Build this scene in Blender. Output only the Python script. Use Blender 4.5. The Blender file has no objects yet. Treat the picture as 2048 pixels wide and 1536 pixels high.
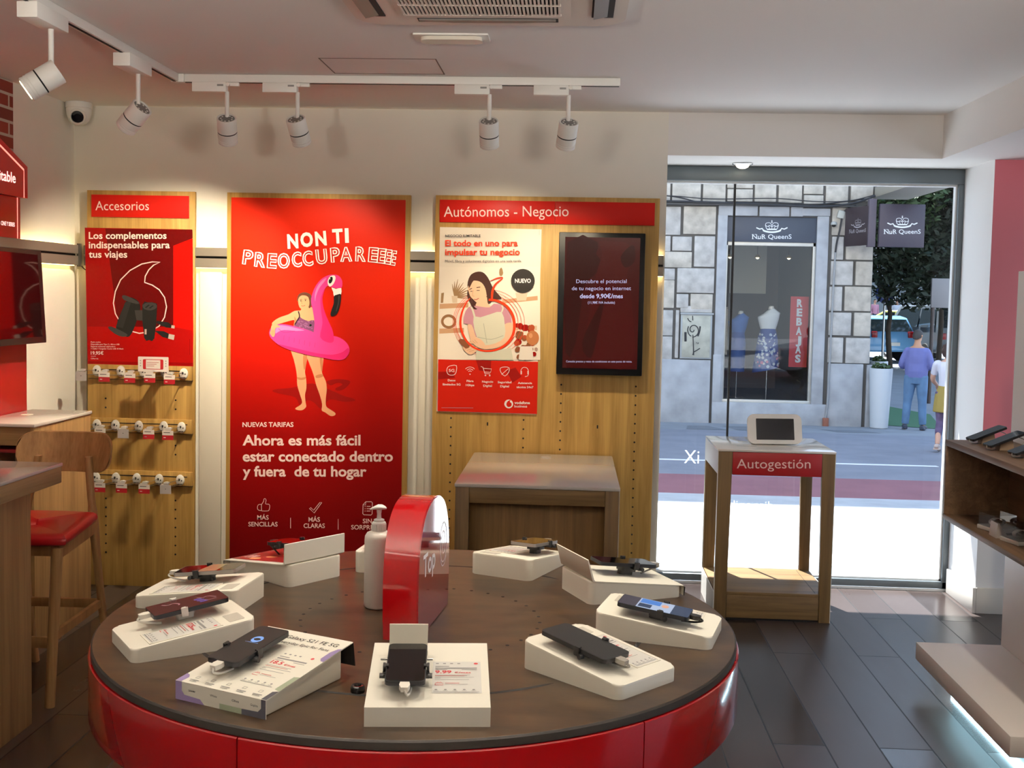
import bpy, bmesh, math, random
from mathutils import Vector, Matrix

random.seed(11)
SC = bpy.context.scene
COL = SC.collection
PI = math.pi

# ------------------------------------------------------------------ camera
cam_data = bpy.data.cameras.new('camera')
cam = bpy.data.objects.new('camera', cam_data)
COL.objects.link(cam)
_p, _y, _r = .0611, -.0544, -.0201
_f = Vector((math.sin(_y) * math.cos(_p), math.cos(_y) * math.cos(_p), -math.sin(_p)))
_rt = Vector((math.cos(_y), -math.sin(_y), 0))
_dn = _f.cross(_rt)
_R = _rt * math.cos(_r) + _dn * math.sin(_r)
_D = -_rt * math.sin(_r) + _dn * math.cos(_r)
cam.matrix_world = Matrix(((_R.x, -_D.x, -_f.x, 0), (_R.y, -_D.y, -_f.y, 0), (_R.z, -_D.z, -_f.z, 1.6), (0, 0, 0, 1)))
cam_data.sensor_width = 36
cam_data.lens = 2245.5 / 2048 * 36
cam_data.shift_x = .0015
cam_data.shift_y = -.0185
cam_data.clip_start = .05
cam_data.clip_end = 400
SC.camera = cam

# ------------------------------------------------------------------ view, sky, sun
SC.view_settings.view_transform = 'Standard'
SC.view_settings.look = 'None'
SC.view_settings.gamma = 1
SC.view_settings.exposure = 0.55
SC.view_settings.use_curve_mapping = False
try:
    SC.cycles.use_denoising = True
    SC.cycles.max_bounces = 8
    SC.cycles.diffuse_bounces = 5
    SC.cycles.glossy_bounces = 4
    SC.cycles.transparent_max_bounces = 16
    SC.cycles.caustics_reflective = False
    SC.cycles.caustics_refractive = False
    SC.cycles.sample_clamp_indirect = 4.0
    SC.cycles.blur_glossy = 1.0
except Exception:
    pass

SUN_DIR = Vector((.45, -1.0, -2.1)).normalized()
world = bpy.data.worlds.new('sky')
SC.world = world
world.use_nodes = True
_wn = world.node_tree
_bg = _wn.nodes['Background']
_tc = _wn.nodes.new('ShaderNodeTexCoord')
_sp = _wn.nodes.new('ShaderNodeSeparateXYZ')
_rp = _wn.nodes.new('ShaderNodeValToRGB')
_rp.color_ramp.elements[0].position = 0.0
_rp.color_ramp.elements[0].color = (.80, .90, 1.0, 1)
_rp.color_ramp.elements[1].position = .8
_rp.color_ramp.elements[1].color = (.40, .62, 1.0, 1)
_wn.links.new(_tc.outputs['Generated'], _sp.inputs[0])
_wn.links.new(_sp.outputs['Z'], _rp.inputs[0])
_wn.links.new(_rp.outputs[0], _bg.inputs['Color'])
_bg.inputs['Strength'].default_value = 1.7

_sl = bpy.data.lights.new('sun', 'SUN')
_sl.energy = 18.0
_sl.angle = .009
_sl.color = (1.0, .98, .95)
sun = bpy.data.objects.new('sun', _sl)
COL.objects.link(sun)
sun.rotation_euler = SUN_DIR.to_track_quat('-Z', 'Y').to_euler()

# ------------------------------------------------------------------ helpers
def lin(c):
    if isinstance(c, str):
        c = [int(c[i:i + 2], 16) / 255 for i in (0, 2, 4)]
    return tuple((v / 12.92 if v <= .04045 else ((v + .055) / 1.055) ** 2.4) for v in c) + (1.0,)

MATS = {}
def mat(name, c, rough=.5, metal=0.0, spec=.5, coat=0.0, noise=0.0, nscale=8.0, stretch=(1, 1, 1), bump=0.0, alpha=1.0, trans=0.0):
    if name in MATS:
        return MATS[name]
    m = bpy.data.materials.new(name)
    m.use_nodes = True
    nt = m.node_tree
    b = nt.nodes['Principled BSDF']
    col = lin(c)
    b.inputs['Base Color'].default_value = col
    b.inputs['Roughness'].default_value = rough
    b.inputs['Metallic'].default_value = metal
    b.inputs['Specular IOR Level'].default_value = .15 if name.startswith(('print_', 'poster_', 'sign_red')) else spec
    b.inputs['Coat Weight'].default_value = coat
    b.inputs['Transmission Weight'].default_value = trans
    if noise or bump:
        tc = nt.nodes.new('ShaderNodeTexCoord')
        mp = nt.nodes.new('ShaderNodeMapping')
        mp.inputs['Scale'].default_value = stretch
        nz = nt.nodes.new('ShaderNodeTexNoise')
        nz.inputs['Scale'].default_value = nscale
        nz.inputs['Detail'].default_value = 5
        nt.links.new(tc.outputs['Object'], mp.inputs['Vector'])
        nt.links.new(mp.outputs[0], nz.inputs['Vector'])
        if noise:
            rp = nt.nodes.new('ShaderNodeValToRGB')
            rp.color_ramp.elements[0].position = .3
            rp.color_ramp.elements[1].position = .7
            rp.color_ramp.elements[0].color = tuple(v * (1 - noise) for v in col[:3]) + (1,)
            rp.color_ramp.elements[1].color = tuple(min(1, v * (1 + noise)) for v in col[:3]) + (1,)
            nt.links.new(nz.outputs[0], rp.inputs[0])
            nt.links.new(rp.outputs[0], b.inputs['Base Color'])
        if bump:
            bp = nt.nodes.new('ShaderNodeBump')
            bp.inputs['Strength'].default_value = bump
            bp.inputs['Distance'].default_value = .01
            nt.links.new(nz.outputs[0], bp.inputs['Height'])
            nt.links.new(bp.outputs[0], b.inputs['Normal'])
    MATS[name] = m
    return m

def emit(name, c, s, base=None):
    if name in MATS:
        return MATS[name]
    m = bpy.data.materials.new(name)
    m.use_nodes = True
    b = m.node_tree.nodes['Principled BSDF']
    b.inputs['Base Color'].default_value = lin(base or c)
    b.inputs['Emission Color'].default_value = lin(c)
    if base:
        b.inputs['Roughness'].default_value = .15
        b.inputs['Specular IOR Level'].default_value = .25
    b.inputs['Emission Strength'].default_value = s
    MATS[name] = m
    return m

def glass(name, tint=(1, 1, 1), refl=1.0, rough=0.0, ior=1.45):
    """a thin pane: light passes straight through, a fresnel share is mirrored"""
    if name in MATS:
        return MATS[name]
    m = bpy.data.materials.new(name)
    m.use_nodes = True
    nt = m.node_tree
    nt.nodes.clear()
    o = nt.nodes.new('ShaderNodeOutputMaterial')
    mx = nt.nodes.new('ShaderNodeMixShader')
    t = nt.nodes.new('ShaderNodeBsdfTransparent')
    g = nt.nodes.new('ShaderNodeBsdfGlossy')
    fr = nt.nodes.new('ShaderNodeFresnel')
    mu = nt.nodes.new('ShaderNodeMath')
    mu.operation = 'MULTIPLY'
    mu.inputs[1].default_value = refl
    fr.inputs['IOR'].default_value = ior
    g.inputs['Roughness'].default_value = rough
    t.inputs['Color'].default_value = tuple(tint) + (1,)
    nt.links.new(fr.outputs[0], mu.inputs[0])
    nt.links.new(mu.outputs[0], mx.inputs[0])
    nt.links.new(t.outputs[0], mx.inputs[1])
    nt.links.new(g.outputs[0], mx.inputs[2])
    nt.links.new(mx.outputs[0], o.inputs['Surface'])
    MATS[name] = m
    return m

def wood(name, c1, c2, rough=.5, scale=2.2, along='z'):
    if name in MATS:
        return MATS[name]
    m = bpy.data.materials.new(name)
    m.use_nodes = True
    nt = m.node_tree
    b = nt.nodes['Principled BSDF']
    b.inputs['Roughness'].default_value = rough
    b.inputs['Specular IOR Level'].default_value = .35
    tc = nt.nodes.new('ShaderNodeTexCoord')
    mp = nt.nodes.new('ShaderNodeMapping')
    s = {'z': (9, 9, .55), 'x': (.55, 9, 9), 'y': (9, .55, 9)}[along]
    mp.inputs['Scale'].default_value = s
    nz = nt.nodes.new('ShaderNodeTexNoise')
    nz.inputs['Scale'].default_value = scale
    nz.inputs['Detail'].default_value = 8
    nz.inputs['Roughness'].default_value = .62
    nz.inputs['Distortion'].default_value = .6
    mp2 = nt.nodes.new('ShaderNodeMapping')
    mp2.inputs['Scale'].default_value = tuple(v * (7 if v > 1 else 2.0) for v in s)
    n2 = nt.nodes.new('ShaderNodeTexNoise')
    n2.inputs['Scale'].default_value = scale
    n2.inputs['Detail'].default_value = 3
    ad = nt.nodes.new('ShaderNodeMath')
    ad.operation = 'MULTIPLY_ADD'
    ad.inputs[1].default_value = .35
    rp = nt.nodes.new('ShaderNodeValToRGB')
    rp.color_ramp.elements[0].position = .48
    rp.color_ramp.elements[1].position = .88
    rp.color_ramp.elements[0].color = lin(c1)
    rp.color_ramp.elements[1].color = lin(c2)
    nt.links.new(tc.outputs['Object'], mp.inputs['Vector'])
    nt.links.new(tc.outputs['Object'], mp2.inputs['Vector'])
    nt.links.new(mp.outputs[0], nz.inputs['Vector'])
    nt.links.new(mp2.outputs[0], n2.inputs['Vector'])
    nt.links.new(n2.outputs[0], ad.inputs[0])
    nt.links.new(nz.outputs[0], ad.inputs[2])
    nt.links.new(ad.outputs[0], rp.inputs[0])
    nt.links.new(rp.outputs[0], b.inputs['Base Color'])
    MATS[name] = m
    return m

# -------- text outlines from the built-in font, measured once
_tcache = {}
def text_mesh(s, bold=0.0):
    k = (s, round(bold, 4))
    if k not in _tcache:
        cu = bpy.data.curves.new('lettering', 'FONT')
        cu.body = s
        cu.size = 1
        cu.offset = bold
        cu.resolution_u = 3
        ob = bpy.data.objects.new('lettering', cu)
        me = bpy.data.meshes.new_from_object(ob)
        vs = [(v.co.x, v.co.y) for v in me.vertices]
        fs = [tuple(p.vertices) for p in me.polygons]
        bpy.data.meshes.remove(me)
        bpy.data.objects.remove(ob)
        bpy.data.curves.remove(cu)
        _tcache[k] = (vs, fs)
    return _tcache[k]
_hv = text_mesh('H')[0]
CAP = max(v[1] for v in _hv) - min(v[1] for v in _hv)

def smooth_closed(pts, n=4):
    """a closed Catmull-Rom outline through 2D points"""
    out = []
    N = len(pts)
    for i in range(N):
        p0, p1, p2, p3 = pts[i - 1], pts[i], pts[(i + 1) % N], pts[(i + 2) % N]
        for k in range(n):
            t = k / n
            out.append(tuple(.5 * ((2 * p1[j]) + (-p0[j] + p2[j]) * t + (2 * p0[j] - 5 * p1[j] + 4 * p2[j] - p3[j]) * t * t
                                   + (-p0[j] + 3 * p1[j] - 3 * p2[j] + p3[j]) * t ** 3) for j in range(2)))
    return out

def smooth_open(pts, n=6):
    out = []
    N = len(pts)
    D = len(pts[0])
    for i in range(N - 1):
        p1, p2 = pts[i], pts[i + 1]
        p0 = pts[i - 1] if i else tuple(2 * p1[j] - p2[j] for j in range(D))
        p3 = pts[i + 2] if i + 2 < N else tuple(2 * p2[j] - p1[j] for j in range(D))
        for k in range(n):
            t = k / n
            out.append(tuple(.5 * ((2 * p1[j]) + (-p0[j] + p2[j]) * t + (2 * p0[j] - 5 * p1[j] + 4 * p2[j] - p3[j]) * t * t
                                   + (-p0[j] + 3 * p1[j] - 3 * p2[j] + p3[j]) * t ** 3) for j in range(D)))
    out.append(tuple(pts[-1]))
    return out

class MB:
    """collects shapes into one mesh; every shape takes a material slot index"""
    def __init__(s):
        s.v, s.f, s.m, s.mats = [], [], [], []
    def slot(s, m):
        if m is None:
            return 0                      # slot 0 belongs to the material given to build()
        if m not in s.mats:
            s.mats.append(m)
        return s.mats.index(m) + 1
    def add(s, vs, fs, m=None):
        k = len(s.v)
        i = s.slot(m)
        s.v += [Vector(v) for v in vs]
        s.f += [tuple(k + a for a in f) for f in fs]
        s.m += [i] * len(fs)
        return s
    def merge(s, o):
        for f, i in zip(o.f, o.m):
            s.add([o.v[k] for k in f], [tuple(range(len(f)))], o.mats[i - 1] if i else None)
        return s
    def addbm(s, bm, m=None):
        bm.verts.index_update()
        s.add([v.co.copy() for v in bm.verts], [[v.index for v in f.verts] for f in bm.faces], m)
        bm.free()
        return s
    def box(s, x0, x1, y0, y1, z0, z1, m=None, bev=0.0, seg=2):
        bm = bmesh.new()
        bmesh.ops.create_cube(bm, size=1)
        bmesh.ops.scale(bm, vec=(abs(x1 - x0), abs(y1 - y0), abs(z1 - z0)), verts=bm.verts)
        bmesh.ops.translate(bm, vec=((x0 + x1) / 2, (y0 + y1) / 2, (z0 + z1) / 2), verts=bm.verts)
        if bev:
            bmesh.ops.bevel(bm, geom=list(bm.edges), offset=min(bev, .45 * min(abs(x1 - x0), abs(y1 - y0), abs(z1 - z0))), segments=seg, affect='EDGES', profile=.5)
        return s.addbm(bm, m)
    def hexa(s, p, m=None, bev=0.0, seg=2):
        """eight corners: bottom four counter-clockwise from above, then top four"""
        bm = bmesh.new()
        v = [bm.verts.new(q) for q in p]
        for f in ((3, 2, 1, 0), (4, 5, 6, 7), (0, 1, 5, 4), (1, 2, 6, 5), (2, 3, 7, 6), (3, 0, 4, 7)):
            bm.faces.new([v[i] for i in f])
        if bev:
            bmesh.ops.bevel(bm, geom=list(bm.edges), offset=bev, segments=seg, affect='EDGES', profile=.5)
        return s.addbm(bm, m)
    def frame_of(s, d):
        d = Vector(d).normalized()
        a = d.orthogonal().normalized()
        return a, d.cross(a)
    def cyl(s, p0, p1, r0, r1=None, n=20, m=None, caps=True):
        r1 = r0 if r1 is None else r1
        p0, p1 = Vector(p0), Vector(p1)
        a, b = s.frame_of(p1 - p0)
        vs = []
        for p, r in ((p0, r0), (p1, r1)):
            vs += [p + a * (r * math.cos(2 * PI * i / n)) + b * (r * math.sin(2 * PI * i / n)) for i in range(n)]
        fs = [(i, (i + 1) % n, n + (i + 1) % n, n + i) for i in range(n)]
        if caps:
            fs += [tuple(range(n - 1, -1, -1)), tuple(range(n, 2 * n))]
        return s.add(vs, fs, m)
    def tube(s, pts, r, n=8, m=None, closed=False):
        pts = [Vector(p) for p in pts]
        N = len(pts)
        vs, fs = [], []
        up = None
        for i, p in enumerate(pts):
            d = (pts[(i + 1) % N] - pts[i - 1]) if (closed or 0 < i < N - 1) else (pts[1] - pts[0] if i == 0 else pts[-1] - pts[-2])
            d = d.normalized() if d.length > 1e-9 else Vector((0, 0, 1))
            if up is None:
                up = d.orthogonal().normalized()
            up = (up - d * up.dot(d))
            up = up.normalized() if up.length > 1e-6 else d.orthogonal().normalized()
            w = d.cross(up)
            rr = r[i] if isinstance(r, (list, tuple)) else r
            vs += [p + up * (rr * math.cos(2 * PI * k / n)) + w * (rr * math.sin(2 * PI * k / n)) for k in range(n)]
        L = N if closed else N - 1
        for i in range(L):
            j = (i + 1) % N
            fs += [(i * n + k, i * n + (k + 1) % n, j * n + (k + 1) % n, j * n + k) for k in range(n)]
        if not closed:
            fs += [tuple(range(n - 1, -1, -1)), tuple(range((N - 1) * n, N * n))]
        return s.add(vs, fs, m)
    def lathe(s, prof, c=(0, 0, 0), axis=(0, 0, 1), n=32, m=None):
        """profile of (radius, height) revolved about an axis through c"""
        a, b = s.frame_of(axis)
        ax = Vector(axis).normalized()
        c = Vector(c)
        vs, fs = [], []
        for r, h in prof:
            vs += [c + ax * h + a * (r * math.cos(2 * PI * i / n)) + b * (r * math.sin(2 * PI * i / n)) for i in range(n)]
        for j in range(len(prof) - 1):
            fs += [(j * n + i, j * n + (i + 1) % n, (j + 1) * n + (i + 1) % n, (j + 1) * n + i) for i in range(n)]
        if prof[0][0] > 1e-6:
            fs.append(tuple(range(n - 1, -1, -1)))
        if prof[-1][0] > 1e-6:
            k = (len(prof) - 1) * n
            fs.append(tuple(range(k, k + n)))
        return s.add(vs, fs, m)
    def loft(s, rings, m=None, caps=True):
        n = len(rings[0])
        vs, fs = [], []
        for r in rings:
            vs += r
        for j in range(len(rings) - 1):
            fs += [(j * n + i, j * n + (i + 1) % n, (j + 1) * n + (i + 1) % n, (j + 1) * n + i) for i in range(n)]
        if caps:
            fs += [tuple(range(n - 1, -1, -1)), tuple(range((len(rings) - 1) * n, len(rings) * n))]
        return s.add(vs, fs, m)
    def prism(s, poly, o, ux, uy, uz, d0, d1, m=None, bev=0.0, seg=2):
        """2D outline on (ux, uy) at o, pushed from d0 to d1 along uz"""
        o, ux, uy, uz = Vector(o), Vector(ux), Vector(uy), Vector(uz)
        n = len(poly)
        bm = bmesh.new()
        lo = [bm.verts.new(o + ux * p[0] + uy * p[1] + uz * d0) for p in poly]
        hi = [bm.verts.new(o + ux * p[0] + uy * p[1] + uz * d1) for p in poly]
        bm.faces.new(lo[::-1])
        bm.faces.new(hi)
        for i in range(n):
            j = (i + 1) % n
            bm.faces.new((lo[i], lo[j], hi[j], hi[i]))
        if bev:
            es = [e for e in bm.edges if len(e.link_faces) == 2 and e.calc_face_angle(0) > .6]
            bmesh.ops.bevel(bm, geom=es, offset=bev, segments=seg, affect='EDGES', profile=.5)
        bmesh.ops.recalc_face_normals(bm, faces=bm.faces)
        return s.addbm(bm, m)
    def build(s, name, m=None, parent=None, world=False, sharp=40, loc=None):
        """one mesh object; world=True: the vertices are given in world space and brought into the parent's"""
        vs = s.v
        ms = [m if m is not None else (s.mats[0] if s.mats else MATS['white_plastic'])] + s.mats
        if parent is not None and world:
            inv = total(parent).inverted()
            vs = [inv @ v for v in vs]
        if parent is None and loc is not None:
            L = Vector(loc)
            vs = [v - L for v in vs]
        me = bpy.data.meshes.new(name)
        me.from_pydata([tuple(v) for v in vs], [], s.f)
        for k in ms:
            me.materials.append(k)
        me.polygons.foreach_set('material_index', s.m)
        bm = bmesh.new()
        bm.from_mesh(me)
        bmesh.ops.recalc_face_normals(bm, faces=bm.faces)
        bm.to_mesh(me)
        bm.free()
        me.polygons.foreach_set('use_smooth', [True] * len(me.polygons))
        me.set_sharp_from_angle(angle=math.radians(sharp))
        me.update()
        o = bpy.data.objects.new(name, me)
        COL.objects.link(o)
        if parent is not None:
            o.parent = parent
        elif loc is not None:
            o.location = loc
        return o

def total(o):
    m = o.matrix_basis.copy()
    while o.parent:
        o = o.parent
        m = o.matrix_basis @ m
    return m

def tag(o, label, cat, group=None, kind=None):
    o['label'] = label
    o['category'] = cat
    if group:
        o['group'] = group
    if kind:
        o['kind'] = kind
    return o

def thing(name, label, cat, loc=(0, 0, 0), rz=0.0, group=None):
    o = bpy.data.objects.new(name, None)
    COL.objects.link(o)
    o.empty_display_size = .05
    o.location = loc
    o.rotation_euler = (0, 0, rz)
    return tag(o, label, cat, group)

def struct(name, mb, m=None, parent=None, label=None):
    o = mb.build(name, m, parent, world=parent is not None)
    if parent is None:
        o['kind'] = 'structure'
        if label:
            o['label'] = label
    return o

def copy_tree(o, parent=None):
    c = o.copy()
    COL.objects.link(c)
    if parent is not None:
        c.parent = parent
    for ch in list(o.children):
        copy_tree(ch, c)
    return c

class Art:
    """flat print on a board: (u, v) in the board's own layout units, mapped by an affine rule onto the sheet"""
    def __init__(s, aff, o, ux, uz, n):
        s.a, s.o, s.ux, s.uz, s.n = aff, Vector(o), Vector(ux), Vector(uz), Vector(n)
        s.mb = MB()
        s.k = 0
    def xz(s, u, v):
        a = s.a
        return a[0] + a[1] * u + a[2] * v, a[3] + a[4] * u + a[5] * v
    def P(s, x, z):
        return s.o + s.ux * x + s.uz * z + s.n * (.00005 * s.k)
    def up(s):
        s.k += 1
        return s
    def poly(s, pts, m, smooth=0):
        s.k += 1
        if smooth:
            pts = smooth_closed(pts, smooth)
        s.mb.add([s.P(*s.xz(*p)) for p in pts], [tuple(range(len(pts)))], m)
        return s
    def disc(s, u, v, r, m, r2=None, n=28, rot=0.0):
        r2 = r2 or r
        return s.poly([(u + r * math.cos(2 * PI * i / n) * math.cos(rot) - r2 * math.sin(2 * PI * i / n) * math.sin(rot),
                        v + r * math.cos(2 * PI * i / n) * math.sin(rot) + r2 * math.sin(2 * PI * i / n) * math.cos(rot)) for i in range(n)], m)
    def rect(s, u0, v0, u1, v1, m, r=0):
        if r:
            pts = []
            for cu, cv, a0 in ((u1 - r, v1 - r, 0), (u0 + r, v1 - r, 90), (u0 + r, v0 + r, 180), (u1 - r, v0 + r, 270)):
                pts += [(cu + r * math.cos(math.radians(a0 + k * 15)), cv + r * math.sin(math.radians(a0 + k * 15))) for k in range(7)]
            return s.poly(pts, m)
        return s.poly([(u0, v0), (u1, v0), (u1, v1), (u0, v1)], m)
    def line(s, pts, w, m, smooth=0, closed=False):
        s.k += 1
        if smooth:
            pts = smooth_closed(pts, smooth) if closed else smooth_open(pts, smooth)
        N = len(pts)
        L, R = [], []
        for i in range(N):
            if closed:
                a, b = pts[i - 1], pts[(i + 1) % N]
            else:
                a, b = pts[max(0, i - 1)], pts[min(N - 1, i + 1)]
            dx, dy = b[0] - a[0], b[1] - a[1]
            l = math.hypot(dx, dy) or 1
            if isinstance(w, (list, tuple)):
                q = i / (N - 1) * (len(w) - 1)
                j = min(int(q), len(w) - 2)
                ww = w[j] + (w[j + 1] - w[j]) * (q - j)
            else:
                ww = w
            ox, oy = -dy / l * ww / 2, dx / l * ww / 2
            L.append((pts[i][0] + ox, pts[i][1] + oy))
            R.append((pts[i][0] - ox, pts[i][1] - oy))
        vs = [s.P(*s.xz(*p)) for p in L + R]
        fs = [(i, i + 1, N + i + 1, N + i) for i in range(N - 1)]
        if closed:
            fs.append((N - 1, 0, N, 2 * N - 1))
        s.mb.add(vs, fs, m)
        return s
    def ring(s, u, v, r, w, m, r2=None, n=40):
        r2 = r2 or r
        return s.line([(u + r * math.cos(2 * PI * i / n), v + r2 * math.sin(2 * PI * i / n)) for i in range(n)], w, m, closed=True)
    def text(s, t, u, v, h, m, w=None, bold=0.0, align='l', turn=0.0, shear=0.0):
        """cap height h, baseline from (u, v), stretched to width w, all in layout units"""
        s.k += 1
        vs, fs = text_mesh(t, bold)
        if not vs:
            return s
        x0, x1 = min(p[0] for p in vs), max(p[0] for p in vs)
        sy = h / CAP
        sx = (w / (x1 - x0)) if w else sy
        W = (x1 - x0) * sx
        du = {'l': 0, 'c': -W / 2, 'r': -W}[align]
        c, q = math.cos(turn), math.sin(turn)
        out = []
        for x, y in vs:
            a, b = (x - x0) * sx + du + shear * y * sy, -y * sy
            out.append(s.P(*s.xz(u + a * c - b * q, v + a * q + b * c)))
        s.mb.add(out, fs, m)
        return s
    def outline(s, t, u, v, h, m, w, lw, bold=0.0, turn=0.0):
        """hollow lettering: only the edge of each letter is drawn"""
        vs, fs = text_mesh(t, bold)
        x0, x1 = min(p[0] for p in vs), max(p[0] for p in vs)
        sy = h / CAP
        sx = w / (x1 - x0)
        cnt = {}
        for f in fs:
            for i in range(len(f)):
                e = (f[i], f[(i + 1) % len(f)])
                k = (min(e), max(e))
                cnt.setdefault(k, []).append(e)
        nxt = {e[0][0]: e[0][1] for e in cnt.values() if len(e) == 1}
        c, q = math.cos(turn), math.sin(turn)
        while nxt:
            a = next(iter(nxt))
            loop = []
            while a in nxt:
                b = nxt.pop(a)
                x, y = (vs[a][0] - x0) * sx, -vs[a][1] * sy
                if not loop or math.hypot(u + x * c - y * q - loop[-1][0], v + x * q + y * c - loop[-1][1]) > .5:
                    loop.append((u + x * c - y * q, v + x * q + y * c))
                a = b
            if len(loop) > 2:
                s.line(loop, lw, m, closed=True)
        return s
    def build(s, name, parent, world=True):
        return s.mb.build(name, None, parent, world=world)

def wallart(aff, y):
    return Art(aff, (0, y, 0), (1, 0, 0), (0, 0, 1), (0, -1, 0))

def rrect(x0, x1, y0, y1, r, n=5):
    pts = []
    for cx, cy, a0 in ((x1 - r, y1 - r, 0), (x0 + r, y1 - r, 90), (x0 + r, y0 + r, 180), (x1 - r, y0 + r, 270)):
        pts += [(cx + r * math.cos(math.radians(a0 + k * 90 / n)), cy + r * math.sin(math.radians(a0 + k * 90 / n))) for k in range(n + 1)]
    return pts
# ================================================================== the room shell
WALL = mat('wall_paint', 'e6e2d8', .75, noise=.015, nscale=3)
CEIL = mat('ceiling_paint', 'e4e1de', .8)
REDW = mat('red_glow_wall', 'e27884', .3)  # red glow falling on this wall, put into its base colour
WHITE = mat('white_paint', 'ecebea', .45)
FRAME = mat('grey_aluminium', '6b7479', .4, .35)
SKIRT = mat('skirting_paint', 'e2ddd3', .5)
PLASTIC = mat('white_plastic', 'e9e7e1', .4)
BLACKP = mat('black_plastic', '0d0d0f', .35)
DARK = mat('dark_gap', '060505', .8)
STEEL = mat('polished_steel', 'b9b9b6', .25, 1.0)
GREY = mat('grey_metal', '8b8378', .45, .4)

# floor of dark boards running towards the shop window
def floor_material():
    m = bpy.data.materials.new('dark_floor_boards')
    m.use_nodes = True
    nt = m.node_tree
    b = nt.nodes['Principled BSDF']
    tc = nt.nodes.new('ShaderNodeTexCoord')
    mp = nt.nodes.new('ShaderNodeMapping')
    mp.inputs['Rotation'].default_value = (0, 0, PI / 2)
    br = nt.nodes.new('ShaderNodeTexBrick')
    br.offset = .37
    br.inputs['Scale'].default_value = 1.0
    br.inputs['Brick Width'].default_value = 1.7
    br.inputs['Row Height'].default_value = .19
    br.inputs['Mortar Size'].default_value = .0032
    br.inputs['Mortar Smooth'].default_value = .2
    br.inputs['Color1'].default_value = lin('302826')
    br.inputs['Color2'].default_value = lin('463c39')
    br.inputs['Mortar'].default_value = lin('0c0908')
    mp2 = nt.nodes.new('ShaderNodeMapping')
    mp2.inputs['Scale'].default_value = (2.0, .5, 1)
    nz = nt.nodes.new('ShaderNodeTexNoise')
    nz.inputs['Scale'].default_value = 4
    nz.inputs['Detail'].default_value = 6
    rr = nt.nodes.new('ShaderNodeMapRange')
    rr.inputs['To Min'].default_value = .13
    rr.inputs['To Max'].default_value = .25
    nt.links.new(tc.outputs['Object'], mp.inputs[0])
    nt.links.new(mp.outputs[0], br.inputs['Vector'])
    nt.links.new(tc.outputs['Object'], mp2.inputs[0])
    nt.links.new(mp2.outputs[0], nz.inputs['Vector'])
    nt.links.new(br.outputs['Color'], b.inputs['Base Color'])
    nt.links.new(nz.outputs[0], rr.inputs[0])
    b2 = nt.nodes.new('ShaderNodeTexBrick')
    b2.offset = .37
    for k_, v_ in (('Scale', 1.0), ('Brick Width', 1.7), ('Row Height', .19), ('Mortar Size', .0032)):
        b2.inputs[k_].default_value = v_
    b2.inputs['Color1'].default_value = (0, 0, 0, 1)
    b2.inputs['Color2'].default_value = (.14, .14, .14, 1)
    b2.inputs['Mortar'].default_value = (.3, .3, .3, 1)
    nt.links.new(mp.outputs[0], b2.inputs['Vector'])
    ad = nt.nodes.new('ShaderNodeMath')
    nt.links.new(rr.outputs[0], ad.inputs[0])
    nt.links.new(b2.outputs['Color'], ad.inputs[1])
    nt.links.new(ad.outputs[0], b.inputs['Roughness'])
    bp = nt.nodes.new('ShaderNodeBump')
    bp.invert = True
    bp.inputs['Strength'].default_value = .5
    bp.inputs['Distance'].default_value = .001
    nt.links.new(br.outputs['Fac'], bp.inputs['Height'])
    nt.links.new(bp.outputs[0], b.inputs['Normal'])
    b.inputs['Specular IOR Level'].default_value = .6
    return m

struct('floor', MB().box(-2.8, 4.4, -3.2, 6.33, -.12, 0), floor_material())
struct('ceiling', MB().box(-2.8, 1.865, -3.2, 6.5, 2.565, 2.80), CEIL)
struct('ceiling_right', MB().box(1.865, 4.4, -3.2, 5.9, 2.345, 2.80).box(.472, 4.4, 5.9, 6.5, 2.345, 2.565), CEIL)
struct('wall_back', MB().box(-2.8, .472, 5.9, 6.5, 0, 2.565), WALL)
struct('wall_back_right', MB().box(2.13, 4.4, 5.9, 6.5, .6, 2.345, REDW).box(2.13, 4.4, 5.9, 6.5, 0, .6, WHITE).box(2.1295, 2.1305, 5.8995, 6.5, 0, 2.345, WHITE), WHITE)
struct('wall_left', MB().box(-2.9, -2.67, -3.2, 5.9, 0, 2.565), WALL)
struct('wall_front', MB().box(-2.9, 4.4, -3.3, -3.2, 0, 2.8), WALL)
# unseen wall on the right, its wide opening added to let in cool daylight
struct('wall_right', MB().box(4.4, 4.6, -3.2, .6, 0, 2.8).box(4.4, 4.6, 3.9, 6.5, 0, 2.8).box(4.4, 4.6, .6, 3.9, 2.3, 2.8), WALL)
struct('ground', MB().box(4.6, 24, -12, 7.08, -.4, -.10), mat('pale_pavement', 'a9adb0', .9, noise=.12, nscale=3))  # unseen pavement added to bounce sunlight up through the side opening

# brick facing at the near end of the left wall
def brick_material():
    m = bpy.data.materials.new('red_brick')
    m.use_nodes = True
    nt = m.node_tree
    b = nt.nodes['Principled BSDF']
    tc = nt.nodes.new('ShaderNodeTexCoord')
    sx = nt.nodes.new('ShaderNodeSeparateXYZ')
    cx = nt.nodes.new('ShaderNodeCombineXYZ')
    br = nt.nodes.new('ShaderNodeTexBrick')
    br.inputs['Scale'].default_value = 1
    br.inputs['Brick Width'].default_value = .23
    br.inputs['Row Height'].default_value = .064
    br.inputs['Mortar Size'].default_value = .007
    br.inputs['Color1'].default_value = lin('8a3323')
    br.inputs['Color2'].default_value = lin('6e2a1e')
    br.inputs['Mortar'].default_value = lin('b3aa9c')
    b.inputs['Roughness'].default_value = .8
    nt.links.new(tc.outputs['Object'], sx.inputs[0])
    nt.links.new(sx.outputs['Y'], cx.inputs['X'])
    nt.links.new(sx.outputs['Z'], cx.inputs['Y'])
    nt.links.new(cx.outputs[0], br.inputs['Vector'])
    nt.links.new(br.outputs['Color'], b.inputs['Base Color'])
    return m
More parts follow.
